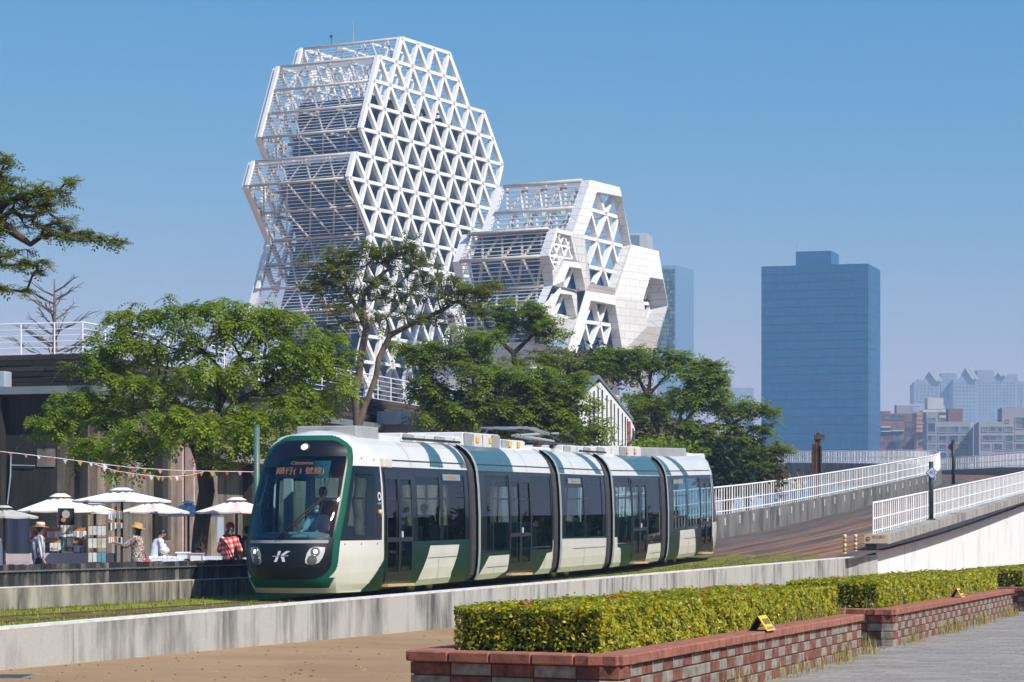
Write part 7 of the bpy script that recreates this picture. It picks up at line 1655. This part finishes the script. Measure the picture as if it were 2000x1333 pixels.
# notice on the beam end
e = empty('notice_sign', TP(42.9, 5.6, 1.7), 'cream notice board with red disc on the beam end', 'sign'); c = TP(42.97, 5.60, zpar(43) - .16); mb = MB(); mb.obox(c, TR * .46, TD * .012, Vector((0, 0, .17))); mb.build('board', M['sign_cream'], e)
c2 = c - TD * .016; mb = MB(); mb.lathe(c2 - TR * .32, [(.085, 0), (.085, .006)], 20, ax=-TD); mb.build('red_disc', M['sign_red'], e); mb = MB(); mb.obox(c2 - TR * .32 - TD * .009, TR * .055, TD * .002, Vector((0, 0, .016))); mb.build('bar', M['sign_cream'], e)
text_part('notice_text', '禁止通行', .13, frame_mat(c2 + TR * .09 + Vector((0, 0, .06)), TR, Vector((0, 0, 1)), -TD), M['sign_red'], e)
mb = MB(); mb.hexa([TP(43.0, 5.2, zwall(43) - .1), TP(43.0, 5.55, zwall(43) - .1), TP(43.3, 5.55, zwall(43) - .1), TP(43.3, 5.2, zwall(43) - .1), TP(43.0, 5.2, zpar(43) - .37), TP(43.0, 5.55, zpar(43) - .37), TP(43.3, 5.55, zpar(43) - .37), TP(43.3, 5.2, zpar(43) - .37)]); tag(mb.build('beam_end_block', M['sign_black']), 'black block under the end of the edge beam', 'block')  # plain black block closing the deck end below the beam
for (x, lab) in ((1650, 'banded cream bollard left of the pair on the ramp foot'), (1671, 'banded cream bollard right of the pair on the ramp foot')):
    s_, Y = s_at(x, 4.9); z0 = zr(s_) - .15; e = empty('bollard', TP(s_, 4.9, z0), lab, 'bollard'); z1 = dzz(1044, Y)
    n_ = 5
    for i in range(n_): mb = MB(); mb.tube([TP(s_, 4.9, z0 + (z1 - z0) * i / n_), TP(s_, 4.9, z0 + (z1 - z0) * (i + 1) / n_ - .001)], .065 if i % 2 == 0 else .06, 12); mb.build('band', M['boll'] if i % 2 == 0 else M['boll2'], e, True)
# rusty piles
c = W(1594, 1068, 150); e = empty('rusty_pile', (c.x, 150, 0), 'rusty iron piles standing behind the ramp railing', 'pile')
for dx, w_, yt in ((-.14, .10, 868), (.08, .15, 853), (.2, .10, 872)):
    mb = MB(); zt_ = W(0, yt, 150).z; mb.box((c.x + dx - w_, 149.8, 0), (c.x + dx - w_ + .12, 150.1, zt_)); mb.box((c.x + dx + w_ - .12, 149.8, 0), (c.x + dx + w_, 150.1, zt_)); mb.box((c.x + dx - w_ + .12, 149.93, 0), (c.x + dx + w_ - .12, 149.99, zt_ - .1)); mb.build('column', M['rust'], e)
mb = MB(); zt_ = W(0, 850, 150).z; mb.box((c.x - .1, 149.7, zt_ - .25), (c.x + .45, 150.2, zt_)); mb.lathe((c.x + .12, 149.95, zt_), [(.1, 0), (.12, .1), (.04, .2), (.02, .3)], 8); mb.build('cap', M['rust'], e)
# crossbuck behind the railing
s_, Y = s_at(1561, -4.2); c = TP(s_, -4.2, dzz(950, Y)); e = empty('crossbuck', TP(s_, -4.2, 0), 'yellow and black crossbuck behind the left ramp railing', 'sign')
mb = MB(); mb.tube([Vector((c.x, c.y + .06, 0)), Vector((c.x, c.y + .06, c.z + .3))], .05, 8); mb.build('post', M['boll'], e)
for sg in (-1, 1):
    d = Vector((math.cos(.55), 0, sg * math.sin(.55)))
    for i in range(5): mb = MB(); a, b = c + d * (-.45 + i * .18), c + d * (-.45 + (i + 1) * .18 - .004); mb.bar(a + Vector((0, sg * .012, 0)), b + Vector((0, sg * .012, 0)), .02, .13, up=(0, 0, 1)); mb.build('band', M['sign_yellow'] if i % 2 == 0 else M['sign_black'], e)
# little yellow A-shaped plates on the planter caps, and a lamp block
for (x, y, lab) in ((1497, 1232, 'small yellow folded warning plate on the nearest planter edge'), (1876, 1167, 'small yellow folded warning plate on the middle planter edge')):
    Y = FPX * .96 / (y - HY); c = W(x, y, Y); c.z = .592; e = empty('warning_plate', c, lab, 'plate'); a = PR; b = PD; h = .17
    mb = MB(); q = [c - b * .26 + a * .06, c + b * .26 + a * .06, c + b * .26 - a * .05 + Vector((0, 0, h)), c - b * .26 - a * .05 + Vector((0, 0, h))]; mb.prism(q, -a * .006); mb.build('front_plate', M['sign_yellow'], e)
    mb = MB(); q2 = [c - b * .26 - a * .16, c + b * .26 - a * .16, c + b * .26 - a * .058 + Vector((0, 0, h)), c - b * .26 - a * .058 + Vector((0, 0, h))]; mb.prism(q2, a * .006); mb.build('rear_plate', M['cl_black'], e)
    n = (q[1] - q[0]).cross(q[3] - q[0]).normalized(); n = n if n.dot(a) > 0 else -n; ups = (q[3] - q[0]).normalized()
    for i in range(4): mb = MB(); o_ = q[0] + (q[1] - q[0]) * (.2 + i * .19) + ups * .085 + n * .002; mb.prism([o_, o_ + b * .05, o_ + b * .05 + ups * .075, o_ + ups * .075], n * .002); mb.build('black_bar', M['sign_black'], e)
    for i in range(4): mb = MB(); o_ = q[0] + (q[1] - q[0]) * (.14 + i * .2) + ups * .02 + n * .002; mb.prism([o_, o_ + b * .07, o_ + b * .07 + ups * .03, o_ + ups * .03], n * .002); mb.build('small_mark', M['cl_grey'], e)
Y = FPX * 1.0 / (1272 - HY); c = W(1132, 1272, Y); e = empty('ground_lamp', c, 'small grey lamp block at the hedge foot', 'lamp'); mb = MB(); mb.box((c.x - .065, Y - .06, .53), (c.x + .065, Y + .06, .61)); mb.build('block', M['concrete_grey'], e, bevel=.012); mb = MB(); mb.sphere((c.x, Y, .612), .014, 8); mb.build('cap_bolt', M['steel'], e)
# manhole frame at the lower left
a = W(20, 1322, FPX * EYE / (1322 - HY)); e = empty('manhole_cover', a, 'dark metal drain cover in the asphalt at lower left', 'cover'); mb = MB(); mb.box((a.x - .55, a.y - .45, .001), (a.x + .25, a.y + .45, .006)); mb.build('frame', M['steel'], e); mb = MB(); mb.box((a.x - .5, a.y - .40, .0065), (a.x + .2, a.y + .40, .0095)); mb.build('plate', M['dark_steel'], e)
# dry leaves and litter on the asphalt
mb = MB(); rs = np.random.default_rng(3)
for i in range(240):
    y = rs.uniform(1240, 1333); x = rs.uniform(-20, 900); Y = FPX * EYE / (y - HY); c = W(x, y, Y); a_ = rs.uniform(0, 6.28); r = rs.uniform(.012, .035); d = Vector((math.cos(a_) * r, math.sin(a_) * r, .004)); f_ = Vector((-d.y * .5, d.x * .5, .008)); c.z = .008; mb.poly([c - d, c + f_, c + d, c - f_])
tag(mb.build('fallen_leaves', M['dry_grass'], fixn=False), 'dry fallen leaves scattered on the tan asphalt', 'leaves', kind='stuff')
# wood beyond the right picture edge, which the tram windows mirror
rs = np.random.default_rng(4); A_, B_ = np.array([36., 112.]), np.array([72., 240.]); t = rs.uniform(0, 1, 900); C = np.zeros((900, 3)); C[:, :2] = A_ + (B_ - A_) * t[:, None] + rs.normal(0, 3, (900, 2)) + np.array([2, 0]); C[:, 2] = rs.uniform(.2, 1, 900) ** .7 * (3.2 + 1.3 * np.sin(t * 31))
V, F = blobs(C, 18, .9, .8, rs); keepv = V.reshape(-1, 4, 3); V = keepv.reshape(-1, 3); V[:, 2] = np.maximum(V[:, 2], .02)
ok = keepv[:, :, 0].min(1) > keepv[:, :, 1].max(1) * .215; V = keepv[ok].reshape(-1, 3); F = np.arange(len(V)).reshape(-1, 4)
tag(np_mesh('wood', V, F, M['leaf_d']), 'band of dark bushes mirrored in the tram windows', 'bushes', kind='stuff')

# ------------------------------------------------------------------ haze
m, nt, out = nmat('haze_air'); pv_ = N(nt, 'ShaderNodeVolumePrincipled', Density=HAZE_D, Anisotropy=0.0); pv_.inputs['Color'].default_value = (.50, .72, 1.0, 1); nt.links.new(pv_.outputs[0], out.inputs['Volume'])
mb = MB(); mb.box((-3050, -450, -1.0), (3050, 5250, 135.0)); hz_o = mb.build('haze', m); tag(hz_o, 'pale blue haze in the air', 'haze', kind='stuff')
